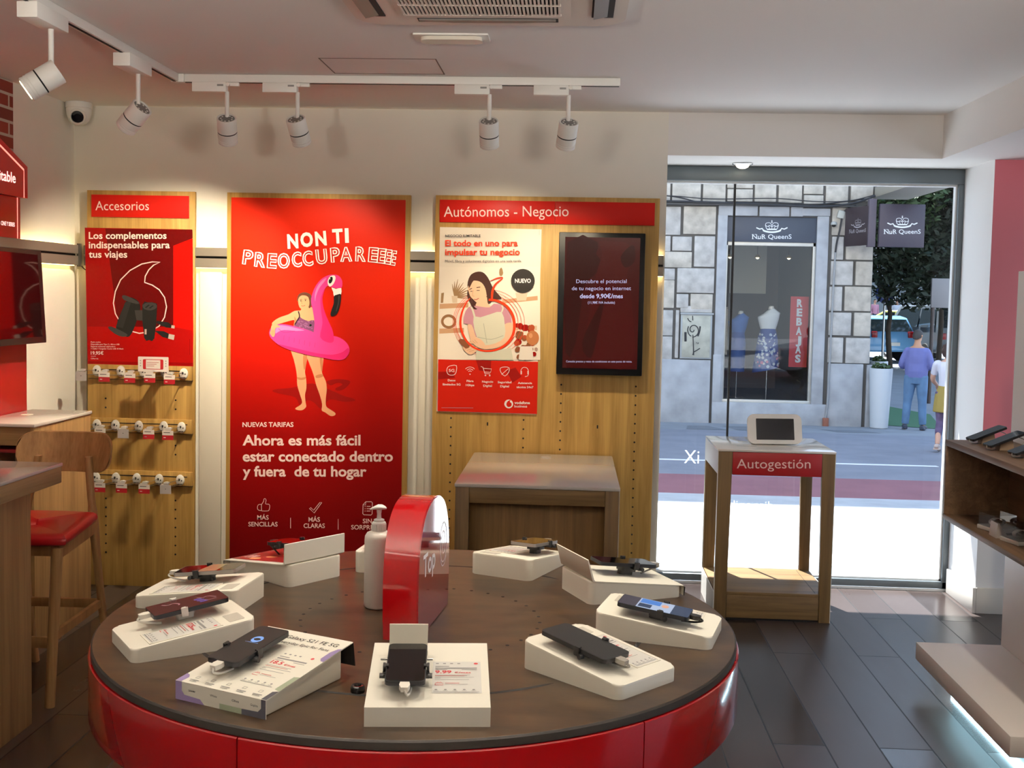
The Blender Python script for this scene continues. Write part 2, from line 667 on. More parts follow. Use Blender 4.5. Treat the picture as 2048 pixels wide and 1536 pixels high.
struct('wall_left_near', MB().box(-2.67, -2.655, 3.0, 5.215, .9, 2.56), brick_material())

struct('baseboard_left', MB().prism([(0, 0), (.016, 0), (.016, .13), (.01, .15), (0, .15)], (-2.67, 0, 0), (1, 0, 0), (0, 0, 1), (0, 1, 0), 4.6, 5.9), SKIRT)
struct('baseboard_back', MB().prism([(0, 0), (-.014, 0), (-.014, .09), (-.008, .10), (0, .10)], (0, 5.9, 0), (0, 1, 0), (0, 0, 1), (1, 0, 0), -2.65, .472), SKIRT)
struct('baseboard_right', MB().box(2.13, 2.44, 5.884, 5.899, 0, .135, None, .003).box(2.112, 2.1295, 5.884, 6.30, 0, .135, None, .003), SKIRT)

# access hatch let into the ceiling and its shadow gap
mb = MB()
for x0, x1, y0, y1 in ((-1.07, -.585, 4.643, 4.648), (-1.07, -.585, 4.958, 4.963), (-1.072, -1.067, 4.643, 4.963), (-.588, -.583, 4.643, 4.963)):
    mb.box(x0, x1, y0, y1, 2.5635, 2.5652)
struct('trim_1', mb, mat('hatch_gap', '6d625b', .8))

# ------------------------------------------------------------------ the big shop window
win = bpy.data.objects.new('window_1', None)
COL.objects.link(win)
win.location = (1.30, 6.35, 0)
win['kind'] = 'structure'
mb = MB()
mb.box(.472, 2.13, 6.33, 6.40, 2.262, 2.343, None, .004)      # head
mb.box(2.098, 2.13, 6.33, 6.40, .0, 2.262, None, .004)        # right post
mb.box(.472, .505, 6.33, 6.40, .0, 2.262, None, .004)         # left post
mb.box(.472, 2.13, 6.33, 6.40, .012, .052, None, .004)        # sill rail
mb.build('frame', FRAME, win, world=True)
mb = MB()
mb.box(.505, 2.098, 6.352, 6.388, 2.250, 2.262)
mb.box(2.088, 2.098, 6.352, 6.388, .052, 2.25)
mb.box(.505, 2.098, 6.352, 6.388, .052, .062)
mb.box(.472, 2.13, 6.322, 6.33, .0, .012)
mb.build('glazing_bead', mat('pale_bead', 'eef0f0', .3), win, world=True)
GL = glass('window_glass', (.93, .96, .98), .75)
mb = MB()
mb.add([(.505, 6.37, .06), (.885, 6.37, .06), (.885, 6.37, 2.252), (.505, 6.37, 2.252)], [(0, 1, 2, 3)])
mb.build('pane', GL, win, world=True)
mb = MB()
mb.add([(.889, 6.37, .06), (2.09, 6.37, .06), (2.09, 6.37, 2.252), (.889, 6.37, 2.252)], [(0, 1, 2, 3)])
mb.build('pane', GL, win, world=True)
MB().box(.881, .893, 6.364, 6.376, .06, 2.252).build('glass_joint', mat('black_sealant', '17191c', .5), win, world=True)
# lettering stuck on the outside of the pane, read from the street (mirrored from in here)
a = Art((0, 1, 0, 0, 0, -1), (0, 6.374, 0), (-1, 0, 0), (0, 0, 1), (0, 1, 0))
VIN = glass('pale_window_vinyl', (.55, .55, .55), 1.0)
_nt = VIN.node_tree
_tr = _nt.nodes.new('ShaderNodeBsdfTranslucent')
_tr.inputs['Color'].default_value = (.8, .84, .88, 1)
_m2 = _nt.nodes.new('ShaderNodeMixShader')
_m2.inputs[0].default_value = .30
_tn = _nt.nodes.new('ShaderNodeBsdfTransparent')
_nt.links.new(_tn.outputs[0], _m2.inputs[1])
_nt.links.new(_tr.outputs[0], _m2.inputs[2])
_nt.links.new(_m2.outputs[0], [n for n in _nt.nodes if n.type == 'OUTPUT_MATERIAL'][0].inputs['Surface'])
a.text('iX', -.735, -.675, .075, VIN, w=.085)
a.text('disponible', -1.16, -.43, .04, VIN, w=.30)
a.build('window_lettering', win)

# unseen canopy added to limit the sun patch, and this building's street face
tag(MB().box(-1.2, 4.6, 6.5, 7.30, 3.08, 3.2, None, .01).build('sun_blocking_canopy', mat('canopy_metal', '8d8f92', .6)), 'unseen flat canopy added above the shop window to cut the sun', 'canopy')
struct('wall_street', MB().box(-12, 4.6, 6.28, 6.5, 2.81, 11), mat('street_render', 'd9cdb8', .85))

# ================================================================== things on the ceiling
def spot(parent_loc, aim, energy, angle, color=(1, .84, .60), blend=.6, r=.03):
    l = bpy.data.lights.new('lamp_light', 'SPOT')
    l.energy = energy
    l.spot_size = math.radians(angle)
    l.spot_blend = blend
    l.color = color
    l.shadow_soft_size = r
    o = bpy.data.objects.new('lamp_light', l)
    COL.objects.link(o)
    o.location = parent_loc
    o.rotation_euler = (Vector(aim) - Vector(parent_loc)).to_track_quat('-Z', 'Y').to_euler()
    return o

# lighting track: one run along the left, one run across
t = thing('lighting_track', 'white L-shaped lighting track fixed under the ceiling above the posters', 'track', (-1.80, 5.02, 2.53))
mb = MB()
mb.box(-1.817, -1.783, 1.6, 4.994, 2.53, 2.564, None, .002).box(-1.806, -1.794, 1.6, 5.0, 2.5285, 2.53, DARK)
mb.build('side_run', PLASTIC, t, world=True)
mb = MB()
mb.box(-1.759, .185, 5.003, 5.037, 2.53, 2.564, None, .002).box(-1.78, .18, 5.014, 5.026, 2.5285, 2.53, DARK)
mb.build('cross_run', PLASTIC, t, world=True)
MB().box(-1.82, -1.76, 4.995, 5.045, 2.527, 2.564, None, .003).build('corner_joint', PLASTIC, t, world=True)

LENS = emit('warm_lens', 'ffe2b0', 9.0)
VENT = mat('lamp_end_grille', '8b8a88', .5, .5)
def spotlight(label, sx, sy, along, aim_dir, aim, energy, angle):
    """driver box clipped in the track, stem, and a can-shaped head turned towards aim_dir"""
    t = thing('track_spotlight', label, 'spotlight', (sx, sy, 2.53), 0, 'track spotlights')
    mb = MB()
    if along == 'x':
        mb.box(sx - .155, sx + .0, sy - .019, sy + .019, 2.487, 2.530, None, .003)
        mb.box(sx - .04, sx - .012, sy - .0195, sy - .0188, 2.512, 2.520, VENT)
    else:
        mb.box(sx - .035, sx + .035, sy - .17, sy + .06, 2.478, 2.530, None, .003)
    mb.build('driver_box', PLASTIC, t, world=True)
    mb = MB()
    if along == 'x':
        mb.box(sx, sx + .055, sy - .008, sy + .008, 2.514, 2.530, None, .002)
        mb.cyl((sx + .008, sy - .012, 2.52), (sx + .008, sy - .02, 2.52), .009, n=12)
    else:
        mb.box(sx - .012, sx + .012, sy - .13, sy - .09, 2.53, 2.548, None, .002)
    mb.build('track_adapter', PLASTIC, t, world=True)
    pz = 2.385 if along == 'x' else 2.365
    MB().cyl((sx, sy, 2.49), (sx, sy, pz - .01), .0095, n=12).build('stem', PLASTIC, t, world=True)
    d = Vector(aim_dir).normalized()
    c0 = Vector((sx, sy, pz)) - d * .012 + Vector((0, 0, -.012)) - (Vector((0, 0, 1)) - d * d.z) * .03
    R = .0435
    mb = MB()
    mb.lathe([(0, .006), (R - .006, .006), (R - .005, 0), (R - .001, 0), (R, .003), (R, .066), (R - .002, .067), (R - .002, .071), (R, .072), (R, .100),
              (R - .0015, .101), (R - .0015, .104), (R, .105), (R, .110), (R - .0015, .111), (R - .0015, .114), (R, .115), (R, .123), (R - .003, .126), (R - .008, .126), (R - .010, .118), (0, .118)], c0, d, 36)
    h = mb.build('lamp_head', PLASTIC, t, world=True)
    mb = MB()
    mb.lathe([(R - .0012, .0665), (R - .0005, .067), (R - .0005, .071), (R - .0012, .0715)], c0, d, 36)
    mb.build('groove', DARK, h, world=True)
    mb = MB()
    mb.lathe([(0, .0045), (R - .008, .0045), (R - .008, .006), (0, .006)], c0, d, 28)
    a, b = mb.frame_of(d)
    for k in range(9):
        an = 2 * PI * k / 9
        mb.cyl(c0 + a * (.025 * math.cos(an)) + b * (.025 * math.sin(an)) + d * .0045, c0 + a * (.025 * math.cos(an)) + b * (.025 * math.sin(an)) + d * .003, .004, n=8, m=PLASTIC)
    mb.build('end_grille', VENT, h, world=True)
    mb = MB()
    mb.lathe([(0, .119), (R - .011, .119), (R - .009, .1275), (R - .014, .1285), (0, .1285)], c0, d, 28)
    mb.build('lens', LENS, h, world=True)
    p = c0 + d * .135
    l = spot(p, Vector(aim), energy, angle)
    l.parent = t
    l.location = p - Vector((sx, sy, 2.53))
    return t
E_SPOT = 36
spotlight('white track spotlight tilted left, nearest on the side track, its lit lens showing', -1.80, 3.80, 'y', (-.78, -.30, -.58), (-2.66, 3.9, 1.2), E_SPOT, 75)
spotlight('white track spotlight tilted left over the dome camera, second on the side track', -1.80, 4.57, 'y', (-.66, .28, -.62), (-2.66, 4.7, 1.2), E_SPOT, 75)
spotlight('white track spotlight above the accessories sign, first on the cross track from the corner', -1.57, 5.02, 'x', (-.12, .60, -.80), (-2.25, 5.85, 1.05), E_SPOT * 2.8, 96)
spotlight('white track spotlight above the flamingo poster, second on the cross track from the corner', -1.25, 5.02, 'x', (.10, .60, -.80), (-1.34, 5.9, 1.45), E_SPOT * .9, 78)
spotlight('white track spotlight above the business sign, third on the cross track from the corner', -.39, 5.02, 'x', (.0, .58, -.81), (-.42, 5.9, 1.4), E_SPOT * .66, 88)
spotlight('white track spotlight near the free end of the cross track, tilted slightly left', -.04, 5.02, 'x', (-.12, .58, -.80), (-.05, 5.9, 1.25), E_SPOT * .75, 76)

# air conditioner cassette
t = thing('air_conditioner', 'white square air conditioner cassette with a slatted grille set in the ceiling', 'air conditioner', (-.31, 3.50, 2.564))
AC = mat('aircon_plastic', 'd8cfc6', .5)
mb = MB()
mb.prism(rrect(-.765, .155, 3.00, 3.965, .11, 8), (0, 0, 0), (1, 0, 0), (0, 1, 0), (0, 0, 1), 2.540, 2.564, None, .012)
mb.build('casing', AC, t, world=True)
mb = MB()
mb.prism(rrect(-.600, -.030, 3.05, 3.825, .01), (0, 0, 0), (1, 0, 0), (0, 1, 0), (0, 0, 1), 2.531, 2.5405, None, .003)
mb.build('intake_panel', AC, t, world=True)
mb = MB()
mb.box(-.578, -.066, 3.15, 3.765, 2.5298, 2.5312, DARK)
for k in range(41):
    x = -.578 + k * .512 / 40
    mb.box(x - .0034, x + .0034, 3.15, 3.765, 2.524, 2.5305)
for y in (3.15, 3.42, 3.64, 3.765):
    mb.box(-.584, -.060, y - .004, y + .004, 2.5235, 2.5305)
mb.build('grille', AC, t, world=True)
VANE = mat('aircon_vane', '6e6a67', .4)
mb = MB()
mb.box(-.552, -.072, 3.852, 3.905, 2.5375, 2.5408, DARK)
mb.prism([(-.545, 3.858), (-.080, 3.858), (-.080, 3.872), (-.2, 3.892), (-.43, 3.892), (-.545, 3.872)], (0, 0, 0), (1, 0, 0), (0, 1, 0), (0, 0, 1), 2.531, 2.5378)
mb.build('louvre', VANE, t, world=True)
for x0, x1 in ((-.725, -.655), (.040, .112)):
    mb = MB()
    mb.box(x0, x1, 3.18, 3.83, 2.536, 2.5408, DARK)
    mb.hexa([(x0 + .006, 3.20, 2.524), (x1 - .02, 3.20, 2.534), (x1 - .02, 3.81, 2.534), (x0 + .006, 3.81, 2.524), (x0 + .006, 3.20, 2.53), (x1 - .02, 3.20, 2.539), (x1 - .02, 3.81, 2.539), (x0 + .006, 3.81, 2.53)])
    mb.build('louvre', VANE, t, world=True)

# emergency light
t = thing('emergency_light', 'small white rectangular emergency light flush in the ceiling beside the air conditioner', 'emergency light', (-.475, 4.245, 2.565))
mb = MB()
mb.prism(rrect(-.615, -.335, 4.185, 4.305, .006), (0, 0, 0), (1, 0, 0), (0, 1, 0), (0, 0, 1), 2.558, 2.564, None, .003)
mb.build('rim', PLASTIC, t, world=True)
mb = MB()
mb.prism(rrect(-.59, -.36, 4.205, 4.285, .03, 6), (0, 0, 0), (1, 0, 0), (0, 1, 0), (0, 0, 1), 2.545, 2.559, None, .007)
mb.build('diffuser', mat('diffuser_plastic', 'd9d2c6', .2), t, world=True)

# security camera
t = thing('dome_camera', 'white dome security camera with a black lens in the ceiling corner', 'camera', (-2.60, 5.80, 2.565))
cx, cy = -2.60, 5.80
mb = MB()
mb.lathe([(.0, 2.564), (.064, 2.564), (.066, 2.560), (.066, 2.536), (.062, 2.533), (0, 2.533)], (cx, cy, 0), (0, 0, 1), 36)
mb.build('mount', PLASTIC, t, world=True)
mb = MB()
mb.lathe([(0, 2.535), (.062, 2.535), (.062, 2.531), (.0635, 2.528), (.061, 2.50), (.052, 2.474), (.036, 2.456), (.016, 2.447), (0, 2.445)], (cx, cy, 0), (0, 0, 1), 36)
s = mb.build('shell', PLASTIC, t, world=True)
d = Vector((.32, -1, -.25)).normalized()
c = Vector((cx, cy, 2.497))
mb = MB()
mb.lathe([(0, .03), (.040, .03), (.042, .05), (.039, .066), (.033, .070), (.031, .064), (0, .064)], c, d, 32)
e = mb.build('eyeball', PLASTIC, t, world=True)
mb = MB()
mb.lathe([(0, .0645), (.030, .0645), (.030, .067), (.016, .068), (.014, .064), (0, .064)], c, d, 28)
mb.build('lens', mat('lens_black', '0a0a10', .1), e, world=True)

# recessed downlight in the window head
t = thing('recessed_downlight', 'round recessed downlight glowing above the shop window', 'downlight', (.90, 6.20, 2.345))
MB().lathe([(.036, 2.345), (.055, 2.345), (.056, 2.340), (.05, 2.335), (.038, 2.334), (.036, 2.338)], (.90, 6.20, 0), (0, 0, 1), 32).build('ring', STEEL, t, world=True)
MB().lathe([(0, 2.345), (.037, 2.345), (.037, 2.335), (.030, 2.324), (.016, 2.317), (0, 2.315)], (.90, 6.20, 0), (0, 0, 1), 28).build('bulb', emit('bulb_glow', 'fff0d0', 4.0), t, world=True)

# unseen light bars added above and behind the viewpoint to brighten the ceiling
def light_bar(x, y0, y1, up, down, label):
    t = thing('added_light_bar', label, 'added light', (x, (y0 + y1) / 2, 1.905), 0, 'added light bars')
    MB().box(x - .05, x + .05, y0, y1, 1.88, 1.93, None, .004).build('housing', PLASTIC, t, world=True)
    MB().box(x - .042, x + .042, y0 + .02, y1 - .02, 1.930, 1.9305).build('upper_diffuser', emit('bar_glow_up', 'fff3e4', up), t, world=True)
    MB().box(x - .042, x + .042, y0 + .02, y1 - .02, 1.8795, 1.880).build('lower_diffuser', emit('bar_glow_down', 'fff0e0', down), t, world=True)
    for y in (y0 + .3, y1 - .3):
        MB().cyl((x, y, 1.93), (x, y, 2.564), .003, n=6).build('wire', STEEL, t, world=True)
UP, DOWN = 380, 4
light_bar(-1.2, -1.0, 1.1, UP, DOWN, 'added light bar out of view over the left near end of the shop')
light_bar(.75, -1.0, 1.1, UP, DOWN, 'added light bar out of view over the right near end of the shop')

# downlights over the round table; the last is added to brighten the display unit
for (x, y, ax, ay, e, lab) in ((-1.05, 2.75, -.75, 2.4, 32, 'small ceiling downlight over the left side of the round table'),
                               (-.25, 2.95, -.35, 2.3, 46, 'small ceiling downlight over the far side of the round table'),
                               (.55, 2.75, .15, 2.3, 38, 'small ceiling downlight over the right side of the round table'),
                               (1.25, 3.0, 1.75, 4.1, 60, 'added ceiling downlight out of view, brightening the tall white display unit')):
    t = thing('ceiling_downlight', lab, 'downlight', (x, y, 2.565), 0, 'downlights over the table')
    MB().lathe([(.04, 2.565), (.06, 2.565), (.06, 2.556), (.04, 2.556)], (x, y, 0), (0, 0, 1), 24).build('ring', PLASTIC, t, world=True)
    l = spot((x, y, 2.55), (ax, ay, .86), e, 78, (1, .89, .72), .5, .03)
    l.parent = t
    l.location = (0, 0, -.015)
# ================================================================== display wall
OAK = wood('oak_panel', 'a07c40', 'c9a25c', .5)
OAKD = wood('oak_dark', '6b4f2c', '8a683c', .55)
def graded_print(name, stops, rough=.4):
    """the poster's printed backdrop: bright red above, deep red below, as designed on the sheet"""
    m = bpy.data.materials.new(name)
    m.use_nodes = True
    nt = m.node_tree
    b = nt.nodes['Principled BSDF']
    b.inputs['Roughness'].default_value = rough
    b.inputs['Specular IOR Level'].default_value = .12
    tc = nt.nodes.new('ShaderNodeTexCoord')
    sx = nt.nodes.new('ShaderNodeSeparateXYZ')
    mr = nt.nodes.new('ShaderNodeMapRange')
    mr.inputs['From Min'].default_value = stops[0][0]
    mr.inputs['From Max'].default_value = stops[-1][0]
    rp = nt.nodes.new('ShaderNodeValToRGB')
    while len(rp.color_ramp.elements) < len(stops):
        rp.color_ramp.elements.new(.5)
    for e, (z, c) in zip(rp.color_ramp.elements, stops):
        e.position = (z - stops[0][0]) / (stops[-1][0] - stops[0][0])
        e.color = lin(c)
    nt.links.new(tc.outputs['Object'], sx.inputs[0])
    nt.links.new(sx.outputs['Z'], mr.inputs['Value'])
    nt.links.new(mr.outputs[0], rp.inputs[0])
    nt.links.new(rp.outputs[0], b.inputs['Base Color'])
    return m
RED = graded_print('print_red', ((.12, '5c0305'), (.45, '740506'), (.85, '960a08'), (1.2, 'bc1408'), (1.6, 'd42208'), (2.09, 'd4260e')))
REDS = mat('sign_red', 'cc2018', .4)
INKW = mat('print_white', 'f7f0ea', .5)
INKK = mat('print_black', '1b1a1a', .5)
PINKT = mat('print_pale_pink', 'f6d9d2', .5)
LED = emit('warm_led', 'ffdf90', 8.0)
SHELLW = mat('panel_edge', 'd8d2c4', .5)

BOARD_A = (-3.04796, 0.000633608, -8.1983e-07, 2.15982, 1.18128e-05, -0.000618644)
BOARD_B1 = (-1.86524, 0.000725617, 7.15664e-06, 2.15164, 1.43133e-05, -0.000716406)
BOARD_B2 = (-1.86137, 0.000732041, 7.3206e-06, 1.28449, 2.04861e-05, -0.000729215)
BOARD_C = (-0.756842, 0.000794859, 1.75154e-05, 2.14171, 1.63966e-05, -0.000794145)
HDRA = (-2.69375, 0.000458941, 8.43943e-08, 2.16575, 7.24826e-06, -0.000447416)

# ------------------------------------------------------------------ grey lamp rail between the panels
def rail(label, p0, p1, n):
    """two grey bars with a slot between, an LED strip along the top and the bottom"""
    p0, p1, n = Vector(p0), Vector(p1), Vector(n)
    t = thing('wall_rail', label, 'rail', (p0 + p1) / 2)
    u = (p1 - p0).normalized()
    def bar(name, prof, m):
        mb = MB()
        mb.prism(prof, p0, n, (0, 0, 1), u, 0, (p1 - p0).length)
        return mb.build(name, m, t, world=True)
    bar('upper_bar', [(0, 1.779), (.045, 1.779), (.047, 1.781), (.047, 1.824), (.045, 1.826), (0, 1.826)], GREY)
    bar('lower_bar', [(0, 1.719), (.045, 1.719), (.047, 1.721), (.047, 1.766), (.045, 1.768), (0, 1.768)], GREY)
    bar('slot', [(.012, 1.766), (.030, 1.766), (.030, 1.781), (.012, 1.781)], DARK)
    a = bar('led_strip', [(.012, 1.826), (.024, 1.826), (.024, 1.8285), (.012, 1.8285)], LED)
    b = bar('led_strip', [(.012, 1.7165), (.024, 1.7165), (.024, 1.719), (.012, 1.719)], LED)
rail('grey double rail with warm light strips running behind the posters on the back wall', (-2.60, 5.90, 0), (.462, 5.90, 0), (0, -1, 0))
rail('grey double rail with warm light strips on the left wall beside the black screen', (-2.67, 4.2, 0), (-2.67, 5.84, 0), (1, 0, 0))
t = thing('rail_joint', 'dark bracket joining the two grey rails in the wall corner', 'bracket', (-2.625, 5.85, 1.77))
MB().box(-2.632, -2.612, 5.838, 5.856, 1.712, 1.834, None, .002).build('clip', mat('dark_bracket', '3f3a34', .5), t, world=True)
MB().tube(smooth_open([(-2.61, 5.85, 1.715), (-2.60, 5.86, 1.70), (-2.58, 5.862, 1.692), (-2.55, 5.868, 1.688)]), .003).build('cable', BLACKP, t, world=True)

for (x0, x1, lab) in ((-2.655, -2.60, 'pale vertical wall profile in the corner left of the accessories panel'), (-1.985, -1.865, 'pale vertical wall profile between the accessories panel and the flamingo poster'), (-.806, -.770, 'pale vertical wall profile between the flamingo poster and the business panel')):
    tag(MB().box(x0, x1, 5.886, 5.8992, .101, 1.70, None, .002).build('wall_profile', SHELLW, loc=((x0 + x1) / 2, 5.89, .1)), lab, 'wall profile', 'wall profiles between the boards')

# ------------------------------------------------------------------ accessories panel
t = thing('slotted_display_board', 'tall narrow oak panel with three slotted hook rails left of the flamingo poster', 'display panel', (-2.29, 5.86, 0))
mb = MB()
mb.box(-2.581, -1.999, 5.852, 5.874, .0, 2.1165, None, .0015)
mb.build('board', OAK, t, world=True)
mb = MB()
for x in (-2.482, -2.101):
    for z0, z1 in ((.72, 1.06), (.18, .50)):
        k = 0
        while z0 + k * .0487 < z1:
            z = z0 + k * .0487
            k += 1
            if abs(z - .86) > .06:
                mb.cyl((x, 5.8525, z), (x, 5.851, z), .005, n=10)
o = mb.build('peg_holes', DARK, t, world=True)
o['kind'] = 'stuff'
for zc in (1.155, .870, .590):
    mb = MB()
    mb.box(-2.568, -2.006, 5.832, 5.852, zc - .035, zc + .040, None, .002)
    r = mb.build('hook_rail', OAK, t, world=True)
    mb = MB()
    mb.box(-2.53, -2.03, 5.8305, 5.834, zc + .012, zc + .0165)
    mb.build('slot', DARK, r, world=True)
    MB().box(-2.568, -2.006, 5.8335, 5.8515, zc - .038, zc - .0355).build('edge_shade', mat('rail_shadow_edge', '3a2a16', .7), r, world=True)  # dark strip painted in for the shade beneath the rail

t = thing('accessories_sign', 'red sign reading Accesorios at the top of the narrow oak panel', 'sign', (-2.29, 5.85, 2.035))
MB().box(-2.555, -2.030, 5.845, 5.8512, 1.976, 2.093, None, .001).build('plate', REDS, t, world=True)
a = wallart(HDRA, 5.8445)
a.text('Accesorios', 352, 352, 105, PINKT, w=628)
a.build('lettering', t)

t = thing('accessories_poster', 'dark red poster showing a phone holder and car charger on the narrow oak panel', 'poster', (-2.30, 5.84, 1.19))
MB().hexa([(-2.577, 5.8435, 1.195), (-2.004, 5.8435, 1.195), (-2.004, 5.8455, 1.195), (-2.577, 5.8455, 1.195), (-2.590, 5.8435, 1.918), (-2.012, 5.8435, 1.918), (-2.012, 5.8455, 1.918), (-2.590, 5.8455, 1.918)]).build('sheet', mat('poster_deep_red', '8e0a0a', .35), t, world=True)
a = wallart(BOARD_A, 5.8430)
M1, M2, M3 = mat('poster_maroon', '5c0707', .35), mat('poster_bright_red', 'cf1109', .35), mat('poster_mid_red', 'aa0e0b', .35)
a.poly([(1190, 418), (1640, 424), (1642, 495), (1478, 560)], M1)
a.poly([(900, 414), (1640, 424), (1478, 560), (1478, 1250), (1010, 1250)], M1)
a.poly([(1478, 560), (1642, 497), (1650, 1283), (1480, 1252)], M2)
a.poly([(745, 1252), (1480, 1252), (1650, 1283), (1650, 1560), (752, 1548)], M3)
for s_, y in (('Los complementos', 498), ('indispensables para', 578), ('tus viajes', 658)):
    a.text(s_, 758, y + 2, 56, PINKT, w={'L': 662, 'i': 690, 't': 328}[s_[0]], bold=.018)
# the outlined speech-mark ring
ring = [(1365, 700), (1300, 697), (1210, 715), (1110, 770), (1030, 850), (985, 950), (968, 1050), (985, 1140), (1030, 1220), (1100, 1285), (1190, 1308), (1280, 1295), (1360, 1245), (1405, 1170), (1422, 1080), (1405, 1000), (1360, 935), (1300, 895), (1235, 872), (1240, 820), (1270, 765), (1310, 725)]
a.line(ring, 9, PINKT, closed=True)
K1, K2, K3 = mat('print_charcoal', '20201e', .5), mat('print_dark_grey', '3a3936', .5), mat('print_light_grey', 'b9aba2', .5)
a.poly([(1075, 1040), (1110, 1000), (1165, 1020), (1195, 1060), (1190, 1130), (1125, 1310), (1070, 1335), (990, 1260)], K1, 3)
a.poly([(1042, 990), (1075, 985), (1150, 1020), (1190, 1050), (1160, 1055), (1065, 1025)], K2, 3)
a.poly([(1070, 1040), (1120, 1040), (1050, 1265), (990, 1250)], mat('print_graphite', '2b2b29', .5))
a.poly([(922, 1262), (955, 1252), (1060, 1300), (1090, 1325), (1050, 1338), (985, 1315)], K2, 3)
a.poly([(1150, 1110), (1215, 1110), (1220, 1200), (1165, 1195)], K2)
a.poly([(1340, 1200), (1440, 1215), (1470, 1240), (1465, 1262), (1420, 1258), (1335, 1220)], K1)
a.poly([(1465, 1238), (1492, 1240), (1490, 1266), (1462, 1262)], K3)
a.poly([(1320, 1285), (1400, 1290), (1445, 1312), (1438, 1352), (1390, 1340)], K1)
a.poly([(1443, 1312), (1492, 1322), (1484, 1364), (1436, 1352)], K3)
a.poly([(1215, 1065), (1265, 1042), (1330, 1050), (1342, 1090), (1320, 1350), (1275, 1365), (1232, 1345)], K1, 2)
a.poly([(1218, 1066), (1262, 1044), (1328, 1052), (1338, 1088), (1290, 1112), (1232, 1100)], K2, 2)
a.poly([(1238, 1085), (1268, 1062), (1280, 1066), (1250, 1092)], K1)
a.poly([(1272, 1090), (1302, 1068), (1314, 1072), (1284, 1096)], K1)
a.poly([(1236, 1272), (1253, 1272), (1252, 1318), (1236, 1316)], K3)
for k, (s_, w) in enumerate((('Pack coche', 85), ('Disponible para Tipo C y Micro USB', 245), ('Soporte universal salpicadero', 210), ('+ Cable + Cargador Coche USB 30 Black', 280))):
    a.text(s_, 775, 1390 + k * 19, 11, PINKT, w=w, bold=.01)
a.text('19,95€', 775, 1492, 27, PINKT, w=108, bold=.02)
a.rect(775, 1506, 818, 1508, PINKT)
a.text('Oferta', 775, 1532, 11, PINKT, w=64)
a.rect(1620, 1355, 1622, 1490, M1)
a.build('printed_picture', t)

# ------------------------------------------------------------------ hooks with price holders
HOOKW = mat('hook_plastic', 'dedbd4', .4)
WIRE = mat('hook_wire', 'a9a6a0', .3, 1.0)
TAGR, TAGW, TAGG = mat('tag_red', 'b81e2a', .5), mat('tag_white', 'e6dfd8', .5), mat('tag_grey', 'b9b4b4', .5)
hooks = ((-2.519, 1.161, 'g', 'r'), (-2.389, 1.161, 'r', 'r'), (-2.265, 1.159, 'r', 'r'), (-2.152, 1.162, 'r', 'r'), (-2.049, 1.156, 'r', 'r'),
         (-2.520, .872, 'r', 'm'), (-2.419, .872, 'r', 'm'), (-2.292, .870, 'g', 'm'), (-2.157, .871, 'r', 'm'), (-2.060, .869, 'r', 'm'),
         (-2.526, .588, 'r', 'b'), (-2.417, .588, 'r', 'b'), (-2.303, .588, 'r', 'b'), (-2.181, .587, 'r', 'b'), (-2.067, .587, 'g', 'b'))
ordn = ['first', 'second', 'third', 'fourth', 'fifth']
rown = {'r': 'top', 'm': 'middle', 'b': 'bottom'}
for i, (hx, hz, tagc, row) in enumerate(hooks):
    lab = '%s display hook from the left on the %s hook rail, %s' % (ordn[i % 5], rown[row], 'blank grey tag' if tagc == 'g' else 'red tag')
    t = thing('display_hook', lab, 'hook', (hx, 5.8315, hz), 0, 'hooks on the accessories panel')
    j = random.Random(i)
    mb = MB()
    n = 26
    rings = []
    for (s_, y) in ((.6, .0), (1, .0), (1, -.006), (.93, -.011), (.6, -.0145)):
        rings.append([Vector((.0225 * s_ * math.cos(2 * PI * k / n), y, .030 * s_ * math.sin(2 * PI * k / n))) for k in range(n)])
    mb.loft(rings)
    b = mb.build('base', HOOKW, t)
    mb = MB()
    mb.box(-.006, .002, -.0165, -.013, -.002, .010).box(.009, .014, -.0165, -.013, -.004, .002).box(-.014, .012, -.0175, -.013, -.021, -.0175)
    mb.build('keyhole', DARK, b)
    mb = MB()
    tilt = j.uniform(-.006, .006)
    for dx, dz in ((-.010, -.018), (.010, -.018), (-.003, .004)):
        mb.tube([(dx, -.012, dz), (dx, -.10, dz + .004), (dx + tilt, -.195, dz + .012)], .0016, 6)
    mb.build('wire_arm', WIRE, t)
    mb = MB()
    mb.prism([(-.012, .012), (.016, .012), (.018, .022), (.004, .024), (-.010, .022)], (tilt, -.2, 0), (1, 0, 0), (0, 0, 1), (0, 1, 0), -.008, .012, None, .002)
    mb.box(tilt - .024, tilt + .014, -.204, -.196, -.012, .013, None, .0015)
    mb.box(tilt + .012, tilt + .024, -.203, -.195, -.016, .000, None, .003)
    mb.build('tag_holder', HOOKW, t)
    w = .029
    mb = MB()
    if tagc == 'g':
        mb.box(tilt - w, tilt + w, -.208, -.2065, -.038, .008, TAGG)
        mb.box(tilt - .002, tilt + .002, -.2086, -.208, -.014, -.011, INKK)
    else:
        mb.box(tilt - w, tilt + w, -.208, -.2065, -.016, .008, TAGW)
        mb.box(tilt - w, tilt + w, -.208, -.2065, -.040, -.016, TAGR)
        a = Art((0, 1, 0, 0, 0, 1), (tilt, -.2082, 0), (1, 0, 0), (0, 0, 1), (0, -1, 0))
        a.rect(-.022, -.004, .012, -.001, K1)
        a.rect(-.022, -.030, -.010, -.026, TAGW)
        mb.merge(a.mb)
    mb.build('price_tag', TAGW, t)

